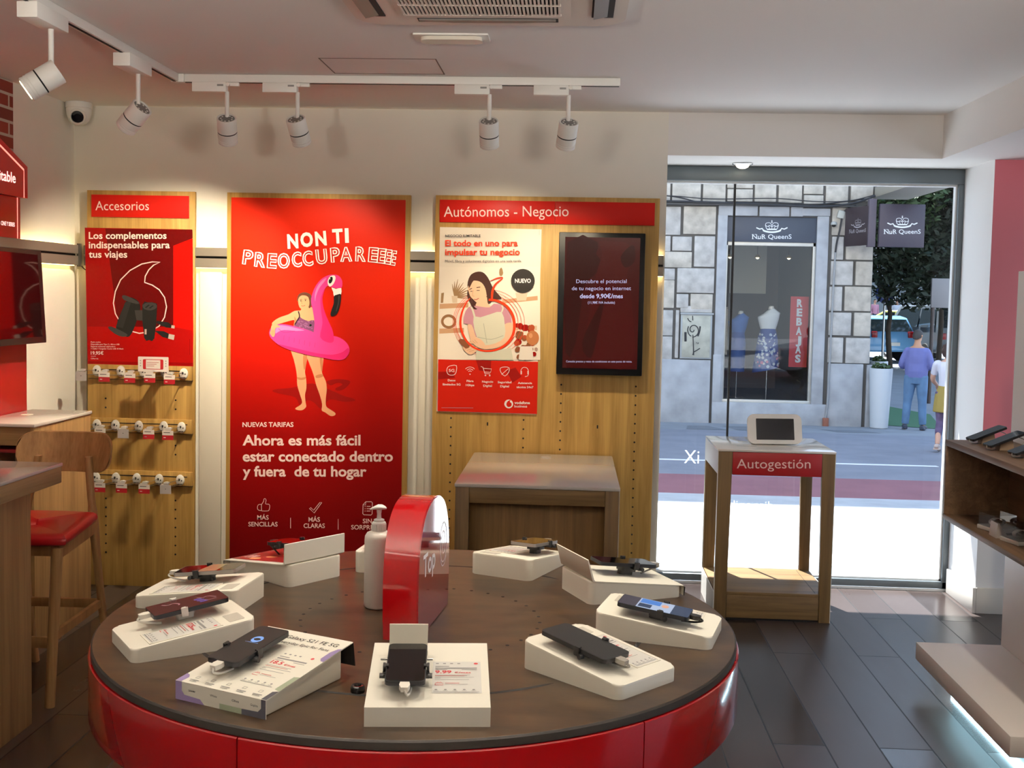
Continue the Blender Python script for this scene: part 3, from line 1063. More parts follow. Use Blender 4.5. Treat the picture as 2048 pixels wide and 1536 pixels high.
t = thing('info_card', 'white card with a red phone outline standing on the top hook rail', 'card', (-2.165, 5.70, 1.18))
MB().prism(rrect(-2.245, -2.085, 1.172, 1.250, .004), (0, 5.70, 0), (1, 0, 0), (0, 0, 1), (0, 1, 0), -.0015, .0015).build('sheet', TAGW, t, world=True)
MB().box(-2.19, -2.14, 5.701, 5.83, 1.172, 1.180, None, .002).build('bracket', HOOKW, t, world=True)
a = Art((0, 1, 0, 0, 0, 1), (-2.165, 5.698, 1.211), (1, 0, 0), (0, 0, 1), (0, -1, 0))
a.rect(-.054, -.026, .054, .026, mat('card_red', 'c1272d', .5), .006)
a.rect(-.038, -.023, .038, .023, TAGW)
for k in range(3):
    a.rect(-.034, .008 - k * .009, .030 - k * .012, .011 - k * .009, mat('card_grey_red', 'b67a78', .5))
for k in range(3):
    for sx in (-1, 1):
        a.disc(sx * .067, .018 - k * .013, .0035, mat('card_grey', 'a8a2a0', .5))
a.build('printed_picture', t)

# ------------------------------------------------------------------ the flamingo poster
t = thing('flamingo_poster', 'tall framed red poster of a woman wearing a pink flamingo swim ring', 'poster', (-1.34, 5.86, .0))
mb = MB()
mb.box(-1.827, -.855, 5.850, 5.874, .10, 2.1155, None, .0015)
mb.build('board', OAK, t, world=True)
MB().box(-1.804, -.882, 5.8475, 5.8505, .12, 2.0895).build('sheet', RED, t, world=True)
a = wallart(BOARD_B1, 5.8470)
PK, PK2, PK3 = mat('print_pink', 'f4408f', .45), mat('print_deep_pink', 'e62a74', .45), mat('print_light_pink', 'fb77b4', .45)
SK, SK2, HR = mat('print_skin', 'd99a72', .5), mat('print_skin_shade', 'b87750', .5), mat('print_brown_hair', '5f3a2a', .5)
SUIT, SHD = mat('print_purple', '76456c', .5), mat('print_shadow_red', '8f0d09', .45)
B = lambda pts: [(u, v) for u, v in pts]
# shadow on the ground of the print, given in the lower layout (3.657 units to the pixel, 330 lower)
low = lambda pts: [(u, v + 330 * 3.6571) for u, v in pts]
a.poly(low([(380, 305), (420, 288), (520, 280), (640, 250), (700, 252), (800, 290), (900, 335), (980, 358), (985, 375), (900, 380), (800, 365), (760, 430), (730, 430), (690, 390), (640, 370), (585, 410), (550, 350), (440, 325)]), SHD, 3)
a.poly(low([(780, 230), (850, 215), (930, 220), (955, 235), (930, 270), (890, 296), (850, 296), (848, 280), (880, 265), (898, 250), (860, 240), (810, 260)]), SHD, 3)
# legs
a.poly(low([(520, -20), (640, 10), (640, 55), (632, 100), (622, 160), (630, 210), (632, 280), (622, 330), (626, 385), (630, 420), (600, 445), (560, 442), (552, 430), (590, 405), (600, 380), (585, 330), (565, 260), (563, 200), (555, 140), (540, 70)]), SK, 3)
a.poly(low([(636, 20), (750, 30), (752, 120), (748, 170), (775, 230), (782, 290), (775, 360), (778, 415), (810, 440), (845, 465), (840, 482), (810, 487), (770, 460), (745, 445), (748, 400), (730, 330), (705, 260), (690, 200), (670, 140), (650, 90)]), SK, 3)
a.poly(low([(612, 20), (638, 30), (632, 100), (618, 150), (608, 100)]), SK2, 2)
a.poly(low([(730, 60), (750, 62), (752, 120), (746, 165), (736, 120)]), SK2, 2)
a.poly(low([(565, 200), (595, 205), (628, 198), (624, 215), (595, 222), (568, 216)]), SK2, 2)
a.poly(low([(700, 190), (725, 180), (748, 178), (755, 195), (728, 205), (704, 206)]), SK2, 2)
# trunk, arm, head
a.poly([(600, 895), (650, 885), (690, 910), (700, 980), (700, 1040), (640, 1060), (560, 1050), (540, 1035), (545, 990), (520, 990), (450, 1010), (410, 1022), (385, 1028), (382, 1005), (430, 970), (500, 945), (545, 920), (590, 915)], SK, 3)
a.poly([(545, 960), (560, 990), (550, 1020), (538, 1030), (545, 990)], SK2, 2)
a.poly([(566, 850), (566, 820), (580, 795), (612, 782), (645, 788), (668, 806), (672, 850), (668, 885), (655, 900), (645, 880), (640, 820), (600, 805)], HR, 3)
a.poly([(572, 845), (580, 820), (600, 806), (630, 806), (648, 822), (655, 860), (648, 890), (625, 905), (598, 905), (580, 888)], SK, 3)
a.poly([(566, 818), (585, 796), (615, 786), (650, 800), (655, 822), (630, 808), (600, 806)], HR, 3)
a.line([(586, 838), (600, 834)], 4, HR)
a.line([(618, 832), (634, 834)], 4, HR)
a.disc(593, 846, 4, INKK)
a.disc(626, 843, 4, INKK)
a.line([(604, 842), (597, 862), (606, 866)], 3, SK2, 3)
a.line([(596, 880), (608, 884), (624, 878)], 4, mat('print_lips', 'a84a3c', .5), 3)
a.poly([(548, 1015), (578, 962), (600, 975), (650, 995), (690, 988), (696, 1085), (620, 1065), (548, 1045)], SUIT, 2)
a.line([(574, 922), (582, 962), (560, 1000), (548, 1020)], 9, mat('print_dark_purple', '2e1b2b', .5), 3)
for i in range(40):
    r = random.Random(i)
    a.disc(570 + r.random() * 110, 990 + r.random() * 60, 4, mat('print_lilac', '94638c', .5), n=8)
a.disc(664, 1025, 9, INKK)
# ring
a.poly([(362, 1065), (380, 1035), (420, 1018), (480, 1018), (560, 1036), (640, 1058), (690, 1078), (760, 1108), (840, 1104), (900, 1128), (940, 1170), (949, 1215), (930, 1256), (890, 1279), (820, 1276), (740, 1260), (640, 1242), (540, 1216), (450, 1182), (390, 1138), (362, 1100)], PK, 3)
a.poly([(430, 1165), (540, 1190), (640, 1215), (740, 1235), (830, 1240), (900, 1220), (940, 1190), (946, 1225), (925, 1258), (890, 1277), (820, 1275), (740, 1259), (640, 1241), (540, 1214), (460, 1186)], PK2, 3)
a.poly([(420, 1030), (480, 1028), (560, 1046), (620, 1062), (560, 1066), (470, 1060), (430, 1072), (405, 1085)], PK3, 3)
a.line([(428, 1050), (470, 1078), (550, 1068)], 3, PK2, 4)
for k in range(7):
    a.line([(470 + k * 38, 1100 + k * 9), (466 + k * 38, 1135 + k * 9)], 2.5, PK2)
# neck and head
a.poly([(690, 1090), (694, 1010), (682, 920), (668, 850), (680, 785), (705, 732), (745, 685), (790, 660), (830, 654), (868, 661), (892, 690), (897, 725), (888, 752), (850, 752), (815, 745), (790, 735), (768, 760), (752, 820), (756, 880), (775, 945), (803, 1010), (828, 1070), (833, 1142), (790, 1150), (735, 1115)], PK, 3)
a.poly([(735, 1110), (752, 1010), (742, 920), (738, 840), (754, 780), (768, 760), (752, 820), (756, 880), (775, 945), (803, 1010), (828, 1070), (833, 1142), (790, 1150)], PK2, 3)
a.poly([(715, 740), (750, 695), (780, 678), (770, 700), (730, 750), (705, 810), (698, 850), (695, 800)], PK3, 3)
a.poly([(790, 700), (806, 668), (838, 660), (848, 682), (832, 722), (806, 742), (792, 725)], INKW, 3)
a.disc(812, 694, 26, INKK, 13, rot=-1.25)
a.disc(806, 684, 4, INKW)
a.poly([(818, 748), (850, 758), (889, 752), (887, 800), (862, 798), (836, 812), (830, 780)], INKW, 2)
a.poly([(836, 812), (860, 800), (886, 798), (885, 850), (870, 918), (848, 948), (822, 958), (810, 946), (820, 905), (834, 862)], INKK, 3)
a.poly([(868, 808), (878, 812), (872, 870), (856, 920), (850, 915), (864, 860)], K2, 3)
# hand over the ring
a.poly([(372, 1062), (378, 1028), (402, 1012), (430, 1026), (442, 1040), (420, 1042), (408, 1046), (404, 1070), (402, 1098), (388, 1112), (374, 1098), (366, 1080)], SK, 3)
for k in range(3):
    a.line([(380 + k * 8, 1060), (378 + k * 9, 1100)], 2, SK2)
# headline
for ch, u, v, w, tn in (('N', 497, 459, 80, -.05), ('O', 594, 449, 92, -.07), ('N', 702, 441, 82, -.08), ('T', 827, 423, 76, -.06), ('I', 917, 417, 28, -.04)):
    a.text(ch, u, v, 94, INKW, w=w, bold=.045, turn=tn)
for ch, u, v, w, tn in (('P', 166, 572, 68, .13), ('R', 254, 590, 74, .10), ('E', 348, 600, 66, .06), ('O', 428, 602, 82, .0), ('C', 534, 594, 66, -.06), ('C', 614, 588, 70, -.09), ('U', 712, 574, 76, -.10),
                     ('P', 818, 562, 62, -.08), ('A', 886, 557, 80, -.03), ('R', 994, 553, 70, .03), ('E', 1086, 557, 66, .08), ('E', 1150, 564, 60, .10), ('E', 1202, 572, 46, .12), ('E', 1246, 580, 34, .13)):
    a.outline(ch, u, v, 98, INKW, w, 8.5, bold=.02, turn=tn)
a.build('printed_picture', t)
a = wallart(BOARD_B2, 5.8466)
a.text('NUEVAS TARIFAS', 164, 560, 33, PINKT, w=374, bold=.018)
a.text('Ahora es más fácil', 164, 694, 72, PINKT, w=864, bold=.026)
a.text('estar conectado dentro', 164, 812, 72, PINKT, w=1100, bold=.026)
a.text('y fuera  de tu hogar', 164, 922, 72, PINKT, w=908, bold=.026)
for s_, u, v, w in (('MÁS', 312, 1242, 84), ('SENCILLAS', 312, 1292, 216), ('MÁS', 690, 1256, 84), ('CLARAS', 690, 1302, 156), ('SIN', 1079, 1266, 66), ('SORPRESAS', 1079, 1312, 236)):
    a.text(s_, u, v, 32, PINKT, w=w, bold=.012, align='c')
a.rect(514, 1228, 518, 1305, PINKT)
a.rect(864, 1236, 868, 1314, PINKT)
a.line([(300, 1175), (280, 1172), (272, 1160), (274, 1140), (284, 1130), (300, 1130), (306, 1125), (318, 1105), (320, 1090), (330, 1088), (336, 1100), (332, 1126), (354, 1128), (363, 1140), (358, 1170), (345, 1178), (310, 1178), (302, 1172), (302, 1132)], 4, PINKT, 2)
a.line([(654, 1158), (664, 1152), (686, 1172), (732, 1114), (746, 1114), (690, 1192)], 5, PINKT, closed=True)
a.line([(1048, 1130), (1068, 1108), (1108, 1108), (1116, 1116), (1114, 1198), (1106, 1206), (1054, 1204), (1046, 1196)], 5, PINKT, closed=True)
a.line([(1048, 1130), (1066, 1132), (1068, 1110)], 4, PINKT)
for k in range(3):
    a.rect(1060, 1140 + k * 17, 1066, 1145 + k * 17, PINKT)
    a.rect(1074, 1140 + k * 17, 1102, 1145 + k * 17, PINKT)
a.build('lettering', t)

# ------------------------------------------------------------------ business panel
t = thing('oak_display_board', 'wide oak panel with rows of peg holes behind the white display table', 'display panel', (-.145, 5.86, 0))
mb = MB()
mb.box(-.7255, .435, 5.852, 5.874, .0, 2.118, None, .0015)
mb.build('board', OAK, t, world=True)
mb = MB()
for x, z0, z1 in ((-.626, .20, .97), (-.244, .78, .97), (-.051, .80, 1.16), (.337, .22, 1.16)):
    k = 0
    while z1 - k * .0487 > z0:
        mb.cyl((x, 5.8525, z1 - .015 - k * .0487), (x, 5.851, z1 - .015 - k * .0487), .0048, n=10)
        k += 1
o = mb.build('peg_holes', DARK, t, world=True)
o['kind'] = 'stuff'
for x in (-.433, .143):
    mb = MB()
    mb.lathe([(0, .0), (.034, .0), (.034, .0012), (0, .0012)], (x, 5.8522, .905), (0, -1, 0), 32)
    c = mb.build('cable_cap', OAK, t, world=True)
    MB().box(x - .0035, x + .0035, 5.850, 5.8512, .920, .938, None, .001).build('slot', DARK, c, world=True)

t = thing('business_sign', 'wide red sign in two plates reading Autónomos - Negocio over the oak panel', 'sign', (-.147, 5.85, 2.035))
MB().box(-.703, -.1035, 5.845, 5.8512, 1.978, 2.0945, None, .001).build('plate', REDS, t, world=True)
MB().box(-.1025, .4095, 5.845, 5.8512, 1.978, 2.0945, None, .001).build('plate', REDS, t, world=True)
a = wallart(BOARD_C, 5.8445)
a.text('Autónomos - Negocio', 92, 173, 67, PINKT, w=815)
a.build('lettering', t)

t = thing('business_poster', 'cream and red paper poster of a woman in an apron using a phone', 'poster', (-.44, 5.845, .987))
mb = MB()
MB().hexa([(-.703, 5.8495, .988), (-.178, 5.8485, .985), (-.178, 5.8515, .985), (-.703, 5.8515, .988), (-.701, 5.8495, 1.953), (-.171, 5.8495, 1.950), (-.171, 5.8515, 1.950), (-.701, 5.8515, 1.953)]).build('sheet', mat('poster_cream', 'efe3d2', .5), t, world=True)
a = wallart(BOARD_C, 5.8476)
ROOM1, ROOM2, WOODP = mat('print_warm_white', 'f3e7d6', .5), mat('print_beige', 'dfc9ad', .5), mat('print_tan', 'cfa27c', .5)
ORNG, BRN, LEAF, MAUV = mat('print_orange_red', 'ef4421', .45), mat('print_brown', '8a5537', .5), mat('print_dry_leaf', 'a3805a', .5), mat('print_mauve', 'c98f9e', .5)
APR, APR2, DHR = mat('print_apron', 'd9d6c0', .5), mat('print_apron_shade', 'b5b4a0', .5), mat('print_dark_hair', '4a2f28', .5)
FSK, FSK2, DRED, DRED2 = mat('print_fair_skin', 'efc3a0', .5), mat('print_fair_shade', 'd29a74', .5), mat('print_strong_red', 'd0220f', .45), mat('print_red_shade', '9a150d', .45)
a.rect(62, 500, 722, 1110, ROOM1)
# planks of shelving behind
a.poly([(62, 742), (250, 735), (250, 765), (60, 775)], WOODP)
a.poly([(470, 715), (705, 690), (706, 718), (480, 740)], WOODP)
a.poly([(58, 905), (220, 900), (220, 930), (57, 938)], WOODP)
a.poly([(560, 890), (700, 885), (700, 915), (560, 915)], mat('print_pale_tan', 'dcc0a0', .5))
# dry plant, wreath, vase, flowers
for k in range(11):
    an = -1.75 + k * .18
    x, y = 160, 700
    L = 90 + 40 * ((k * 7) % 5) / 5
    a.line([(x, y), (x + L * math.cos(an) * .5, y + L * math.sin(an) * .55), (x + L * math.cos(an), y + L * math.sin(an))], [3, 9, 2], LEAF, 4)
a.poly([(140, 690), (180, 690), (176, 735), (146, 735)], ROOM2)
a.poly([(72, 672), (90, 668), (84, 735), (68, 736)], LEAF)
for k in range(4):
    a.ring(120, 858, 48 - k * 4, 5, (BRN, LEAF, BRN, LEAF)[k], 44 - k * 4)
a.poly([(455, 520), (470, 505), (480, 540), (470, 560), (456, 555)], LEAF, 2)
a.poly([(560, 670), (640, 668), (630, 720), (570, 722)], ROOM2)
for k in range(26):
    r = random.Random(100 + k)
    a.disc(565 + r.random() * 110, 870 + r.random() * 150, 10 + r.random() * 12, (BRN, mat('print_rust', 'b4512f', .5), DRED2)[k % 3], n=14)
a.disc(672, 965, 42, mat('print_amber', 'c07a4c', .5), 48)
a.disc(660, 950, 12, mat('print_amber_light', 'd9996b', .5), 16)
for k in range(22):
    r = random.Random(200 + k)
    a.disc(570 + r.random() * 130, 1020 + r.random() * 80, 9 + r.random() * 9, (BRN, DRED2, mat('print_dusty', 'a98a7c', .5))[k % 3], n=12)
a.poly([(590, 1020), (670, 1020), (678, 1110), (580, 1110)], mat('print_vase', 'ece2d4', .5))
# thin echo rings
for k, (r, w) in enumerate(((205, 3), (220, 2), (236, 2))):
    a.ring(372 + k * 6, 868, r, w, ORNG, r * .93)
# woman
a.poly([(245, 620), (262, 560), (300, 534), (345, 535), (380, 570), (410, 630), (440, 670), (470, 708), (430, 715), (395, 735), (360, 760), (330, 770), (290, 765), (275, 720), (262, 690)], DHR, 3)
a.poly([(305, 735), (360, 700), (385, 705), (380, 740), (400, 760), (390, 790), (320, 795), (300, 770)], FSK, 3)
a.poly([(218, 870), (232, 790), (270, 755), (330, 760), (390, 765), (420, 740), (480, 755), (520, 800), (535, 868), (490, 880), (480, 950), (300, 960), (275, 880)], MAUV, 2)
a.poly([(245, 880), (275, 885), (300, 960), (330, 1000), (345, 1020), (310, 1028), (270, 990), (255, 940)], FSK, 3)
a.poly([(485, 880), (538, 868), (545, 930), (520, 985), (440, 1030), (350, 1040), (340, 1015), (420, 985), (480, 950)], FSK, 3)
a.poly([(285, 828), (330, 830), (400, 808), (470, 795), (490, 880), (488, 960), (430, 1000), (350, 1015), (320, 990), (290, 910)], APR, 2)
a.poly([(300, 1040), (420, 1050), (530, 1030), (545, 1110), (300, 1110)], APR)
a.line([(292, 828), (280, 785), (268, 760)], 12, APR, 3)
a.line([(470, 796), (478, 770), (470, 752)], 10, APR, 3)
a.line([(310, 960), (400, 975), (480, 950)], 4, APR2, 3)
a.line([(350, 870), (362, 940), (372, 1000)], 4, APR2, 3)
a.poly([(248, 650), (262, 600), (300, 590), (340, 605), (368, 650), (372, 690), (345, 725), (310, 735), (285, 715), (262, 690)], FSK, 3)
a.poly([(262, 560), (300, 540), (345, 555), (380, 610), (395, 680), (380, 740), (372, 690), (362, 640), (335, 600), (290, 585), (255, 640)], DHR, 3)
a.poly([(248, 650), (262, 690), (290, 760), (310, 775), (285, 775), (262, 730), (244, 690)], DHR, 3)
a.line([(258, 648), (275, 640)], 5, DHR)
a.line([(305, 636), (330, 632)], 5, DHR)
a.line([(264, 660), (278, 660)], 4, INKK)
a.line([(306, 654), (326, 654)], 4, INKK)
a.line([(284, 652), (278, 686), (290, 692)], 3, FSK2, 3)
a.line([(288, 712), (302, 714), (320, 706)], 5, mat('print_lips_pink', 'b8564e', .5), 3)
# hands and phone
a.poly([(212, 1030), (240, 1010), (300, 1025), (308, 1045), (270, 1075), (235, 1060)], FSK, 3)
a.poly([(184, 980), (222, 975), (262, 1012), (240, 1036), (218, 1024)], BRN, 2)
a.poly([(256, 990), (290, 962), (330, 975), (360, 1010), (345, 1035), (310, 1025), (285, 1005), (262, 1003)], FSK, 3)
for k in range(3):
    a.line([(225 + k * 14, 1040 + k * 8), (258 + k * 14, 1030 + k * 8)], 3, FSK2)
    a.line([(262 + k * 14, 990 - k * 6), (286 + k * 12, 1004 - k * 2)], 3, FSK2)
# the big red speech-mark ring in front of her
a.line([(385, 715), (440, 722), (500, 755), (540, 812), (553, 875), (545, 940), (510, 995), (455, 1035), (385, 1052), (315, 1042), (255, 1005), (215, 945), (198, 875), (208, 800), (235, 740), (262, 705)], [14, 16, 17, 18, 18, 17, 15, 14, 12, 12, 13, 14, 14, 12, 9, 4], ORNG, 4)
a.line([(405, 715), (410, 660), (430, 615), (478, 572), (440, 575), (395, 592)], [14, 15, 13, 6, 8, 3], ORNG, 4)
a.disc(609, 592, 78, mat('print_badge_grey', '35322f', .5))
a.text('NUEVO', 609, 604, 25, INKW, w=104, bold=.03, align='c')
a.poly([(50, 1107), (708, 1122), (700, 1465), (44, 1450)], DRED)
a.poly([(300, 1112), (400, 1115), (396, 1190), (320, 1180)], DRED2)
a.poly([(500, 1180), (560, 1160), (600, 1220), (540, 1260)], DRED2)
a.poly([(50, 1190), (150, 1185), (160, 1230), (48, 1240)], DRED2)
a.text('NEGOCIO ILIMITABLE', 102, 305, 15, K2, w=230, bold=.012)
a.text('El todo en uno para', 100, 364, 38, ORNG, w=476, bold=.026)
a.text('impulsar tu negocio', 100, 422, 38, ORNG, w=490, bold=.026)
a.text('Móvil, fibra y soluciones digitales en una sola tarifa.', 100, 470, 16, K2, w=502)
a.rect(716, 262, 718, 295, K3)
# icons
a.line([(138, 1148), (170, 1148), (170, 1182), (160, 1206), (138, 1212), (116, 1206), (106, 1182), (114, 1158)], 4, PINKT, 2, True)
a.text('5G', 138, 1190, 19, PINKT, w=38, bold=.02, align='c')
for k in range(3):
    r = 13 + k * 13
    a.line([(260 + r * math.cos(math.radians(t_)), 1196 + r * math.sin(math.radians(t_)) * 1.0) for t_ in range(-140, -39, 10)], 4, PINKT)
a.disc(260, 1205, 4, PINKT)
a.line([(332, 1154), (345, 1158), (358, 1200), (392, 1202)], 4, PINKT)
a.line([(348, 1166), (402, 1170), (396, 1192), (356, 1190)], 4, PINKT)
a.disc(362, 1212, 5, PINKT)
a.disc(390, 1213, 5, PINKT)
a.line([(490, 1156), (518, 1162), (515, 1190), (490, 1216), (464, 1192), (460, 1164)], 4, PINKT, 2, True)
a.line([(468, 1206), (512, 1168)], 4, PINKT)
a.line([(596, 1196), (596, 1178), (606, 1162), (620, 1158), (636, 1164), (644, 1180), (644, 1198), (640, 1214), (622, 1220)], 4, PINKT, 3)
a.rect(593, 1182, 602, 1204, PINKT)
a.rect(638, 1182, 647, 1204, PINKT)
for s1, s2, u, v, w1, w2 in (('Datos', 'Ilimitados 5G', 138, 1252, 50, 118), ('Fibra', '1Gbps', 260, 1256, 46, 56), ('Negocio', 'Digital', 376, 1260, 74, 58), ('Seguridad', 'Digital', 488, 1263, 90, 58), ('Asistencia', 'técnica 24x7', 622, 1268, 94, 112)):
    a.text(s1, u, v, 13, PINKT, w=w1, bold=.03, align='c')
    a.text(s2, u, v + 27, 13, PINKT, w=w2, bold=.03, align='c')
a.disc(515, 1400, 29, INKW)
a.poly([(500, 1408), (502, 1392), (512, 1380), (528, 1374), (522, 1386), (532, 1394), (534, 1408), (526, 1418), (510, 1420)], DRED, 3)
a.text('vodafone', 552, 1400, 17, INKW, w=102, bold=.03)
a.text('business', 552, 1423, 16, INKW, w=84, bold=.01)
a.rect(70, 1426, 280, 1429, MAUV)
a.build('printed_picture', t)

# ------------------------------------------------------------------ upright screen on the business panel
t = thing('wall_screen', 'black upright screen showing a dark red page on the wide oak panel', 'screen', (.144, 5.80, 1.2))
mb = MB()
mb.box(-.078, .362, 5.785, 5.845, 1.204, 1.934, None, .004)
mb.build('casing', mat('screen_bezel', '060709', .35, spec=.25), t, world=True)
SCR = emit('screen_dark_red', '5e0406', .26, '0a0000')
MB().box(-.047, .336, 5.7835, 5.7858, 1.238, 1.910).build('display', SCR, t, world=True)
a = wallart(BOARD_C, 5.7830)
a.a = (-.756842 + .0045, .000786, 1.70e-05, 2.1385, 1.62e-05, -.000786)
S1, S2, STX = emit('screen_red_tone', '660507', .28, '0a0000'), emit('screen_deep_tone', '4e0405', .22, '0a0000'), emit('screen_text', 'c9c6ee', .6, '202024')
a.poly([(905, 345), (1100, 345), (1090, 420), (1130, 480), (1080, 560), (1010, 640), (960, 1000), (890, 1060)], S2, 2)
a.poly([(1110, 342), (1200, 342), (1290, 352), (1330, 430), (1290, 560), (1310, 640), (1325, 760), (1330, 1140), (1080, 1140), (1020, 1000), (1050, 800), (1090, 560), (1130, 420)], S1, 3)
a.poly([(1250, 440), (1310, 372), (1340, 378), (1340, 470), (1280, 510)], S2, 3)
a.poly([(1000, 1000), (1110, 760), (1150, 700), (1110, 900), (1060, 1100)], S2, 3)
for s_, v, w, h, b in (('Descubre el potencial', 610, 328, 24, 0), ('de tu negocio en internet', 656, 384, 24, 0), ('desde 9,90€/mes', 708, 280, 27, .022), ('(11,98€ IVA incluido)', 744, 176, 15, .01)):
    a.text(s_, 1126, v, h, STX, w=w, bold=b, align='c')
a.text('Consulta precios y resto de condiciones en este punto de venta.', 1112, 1128, 13, STX, w=430, align='c')
a.build('display_page', t)

# ------------------------------------------------------------------ left wall: house-shaped sign, red board and screen
NEON = emit('neon_line', 'ff9e8c', .8)
NEONT = emit('lit_letters', 'fff0e4', .75)
REDL = mat('sign_bright_red', 'd4121a', .3)
t = thing('house_sign', 'red house-shaped sign with a lit border line on the left wall', 'sign', (-2.62, 4.6, 2.0))
yr, zb = 5.281, 2.022
prof = [(yr, zb), (yr, 2.171), (4.60, 2.44), (3.92, 2.171), (3.92, zb)]
MB().prism(prof, (0, 0, 0), (0, 1, 0), (0, 0, 1), (1, 0, 0), -2.655, -2.62, None, .002).build('board', REDL, t, world=True)
a = Art((0, 1, 0, 0, 0, 1), (-2.6195, 0, 0), (0, 1, 0), (0, 0, 1), (1, 0, 0))
ins = [(yr - .036, zb), (yr - .036, 2.153), (4.60, 2.405), (3.956, 2.153), (3.956, zb)]
a.line(ins, .010, NEON)
a.build('border_line', t)
a = Art((0, 1, 0, 0, 0, -1), (-2.6185, 0, 0), (0, 1, 0), (0, 0, 1), (1, 0, 0))
a.text('ilimitable', 5.163, -2.083, .046, NEONT, w=.25, bold=.012, align='r')
a.build('lettering', t)
t = thing('red_wall_board', 'tall red board behind the black screen under the house sign', 'board', (-2.64, 4.6, 1.0))
mb = MB()
mb.box(-2.655, -2.635, 3.92, 5.238, 1.781, 2.02, None, .001)
mb.build('header', REDL, t, world=True)
MB().box(-2.655, -2.642, 3.92, 5.305, .98, 1.80, None, .001).build('panel', mat('board_red', 'b01018', .35), t, world=True)
a = Art((0, 1, 0, 0, 0, -1), (-2.6345, 0, 0), (0, 1, 0), (0, 0, 1), (1, 0, 0))
a.line([(5.210, -2.02), (5.210, -1.785)], .008, NEON)
a.line([(5.03, -1.912), (5.03, -1.872)], .004, NEONT)
a.text('CINE Y SERIES', 5.055, -1.881, .018, NEONT, w=.128, bold=.02)
a.build('lettering', t)
t = thing('side_screen', 'black wall screen seen from the side under the red house sign', 'screen', (-2.56, 4.6, 1.33))
mb = MB()
mb.hexa([(-2.60, 4.45, 1.332), (-2.542, 4.45, 1.332), (-2.542, 5.305, 1.332), (-2.60, 5.305, 1.332), (-2.60, 4.45, 1.78), (-2.552, 4.45, 1.78), (-2.552, 5.275, 1.772), (-2.60, 5.275, 1.772)], None, .003)
mb.build('casing', BLACKP, t, world=True)
mb = MB()
mb.hexa([(-2.546, 4.48, 1.362), (-2.5415, 4.48, 1.362), (-2.5415, 5.262, 1.362), (-2.546, 5.262, 1.362), (-2.555, 4.48, 1.76), (-2.5505, 4.48, 1.76), (-2.5505, 5.235, 1.752), (-2.555, 5.235, 1.752)])
mb.build('display', mat('screen_glass', '1c0204', .06, spec=.8), t, world=True)
MB().box(-2.642, -2.60, 4.7, 5.0, 1.45, 1.65).build('wall_mount', DARK, t, world=True)
# ================================================================== the round table and what stands on it
TZ = .86
TC = Vector((-.3305, 2.516, 0))
STONE = mat('grey_brown_laminate', '3a2a1a', .34, spec=.4, noise=.55, nscale=9, stretch=(1, 2.2, 1), bump=.03)
STEDGE = mat('laminate_edge', '1a1714', .55, spec=.2)
LACQ = mat('red_lacquer', '9c050b', .14, spec=.5, coat=.3)
t = thing('round_table', 'large round display table with a dark top and a glossy red skirt', 'table', (TC.x, TC.y, 0))
R = .710
mb = MB()
mb.lathe([(0, .842), (R - .006, .842), (R - .003, .8425), (R - .002, .846), (R - .002, .856), (R - .005, TZ), (0, TZ)], (0, 0, 0), (0, 0, 1), 160)
top = mb.build('tabletop', STONE, t)
mb = MB()
mb.lathe([(R - .0035, .8415), (R - .0008, .8435), (R - .0008, .8565), (R - .0035, .8595)], (0, 0, 0), (0, 0, 1), 160)
mb.build('edge_band', STEDGE, top)
# cable slots cut round the top, four arcs
mb = MB()
for a0, a1 in ((-146, -52), (-40, 40), (52, 128), (140, 214)):
    n = int((a1 - a0) / 2)
    pts = [(math.radians(a0 + (a1 - a0) * k / n)) for k in range(n + 1)]
    vs = []
    for k, an in enumerate(pts):
        w = .0048 * min(1, min(k, n - k) / 2 + .15)
        for r in (.505 - w, .505 + w):
            vs.append((r * math.cos(an), r * math.sin(an), TZ + .0003))
    mb.add(vs, [(2 * k, 2 * k + 1, 2 * k + 3, 2 * k + 2) for k in range(n)])
mb.build('cable_slot', DARK, top)
mb = MB()
for k in range(36):
    an = 2 * PI * k / 36
    mb.cyl((.272 * math.cos(an), .272 * math.sin(an), TZ - .001), (.272 * math.cos(an), .272 * math.sin(an), TZ + .0004), .0042, n=10)
o = mb.build('air_hole', DARK, top)
o['kind'] = 'stuff'
# skirt in curved panels
for k in range(6):
    a0, a1 = k * 60 + 12, (k + 1) * 60 + 12 - .25
    n = 26
    rings = []
    for j in range(n + 1):
        an = math.radians(a0 + (a1 - a0) * j / n)
        c, s_ = math.cos(an), math.sin(an)
        rings.append([Vector((r * c, r * s_, z)) for r, z in ((R - .022, .842), (R + .002, .842), (R + .004, .840), (R + .004, .716), (R + .002, .712), (R - .022, .712))])
    MB().loft(rings).build('skirt_panel', LACQ, t)
MB().lathe([(0, .842), (R - .024, .842), (R - .024, .74), (0, .74)], (0, 0, 0), (0, 0, 1), 96).build('under_frame', STEDGE, t)
MB().lathe([(0, .72), (.615, .72), (.615, .02), (.60, .0), (0, 0)], (0, 0, 0), (0, 0, 1), 128).build('base_drum', LACQ, t)

t = thing('cable_grommet', 'small black cable grommet on the table between the promo and square stands', 'grommet', (-.383, 2.030, TZ))
MB().lathe([(0, 0), (.013, 0), (.0135, .002), (.0135, .010), (.0115, .013), (.007, .0125), (.006, .009), (0, .009)], (0, 0, 0), (0, 0, 1), 28).build('ring', mat('gloss_black', '08080a', .12), t)

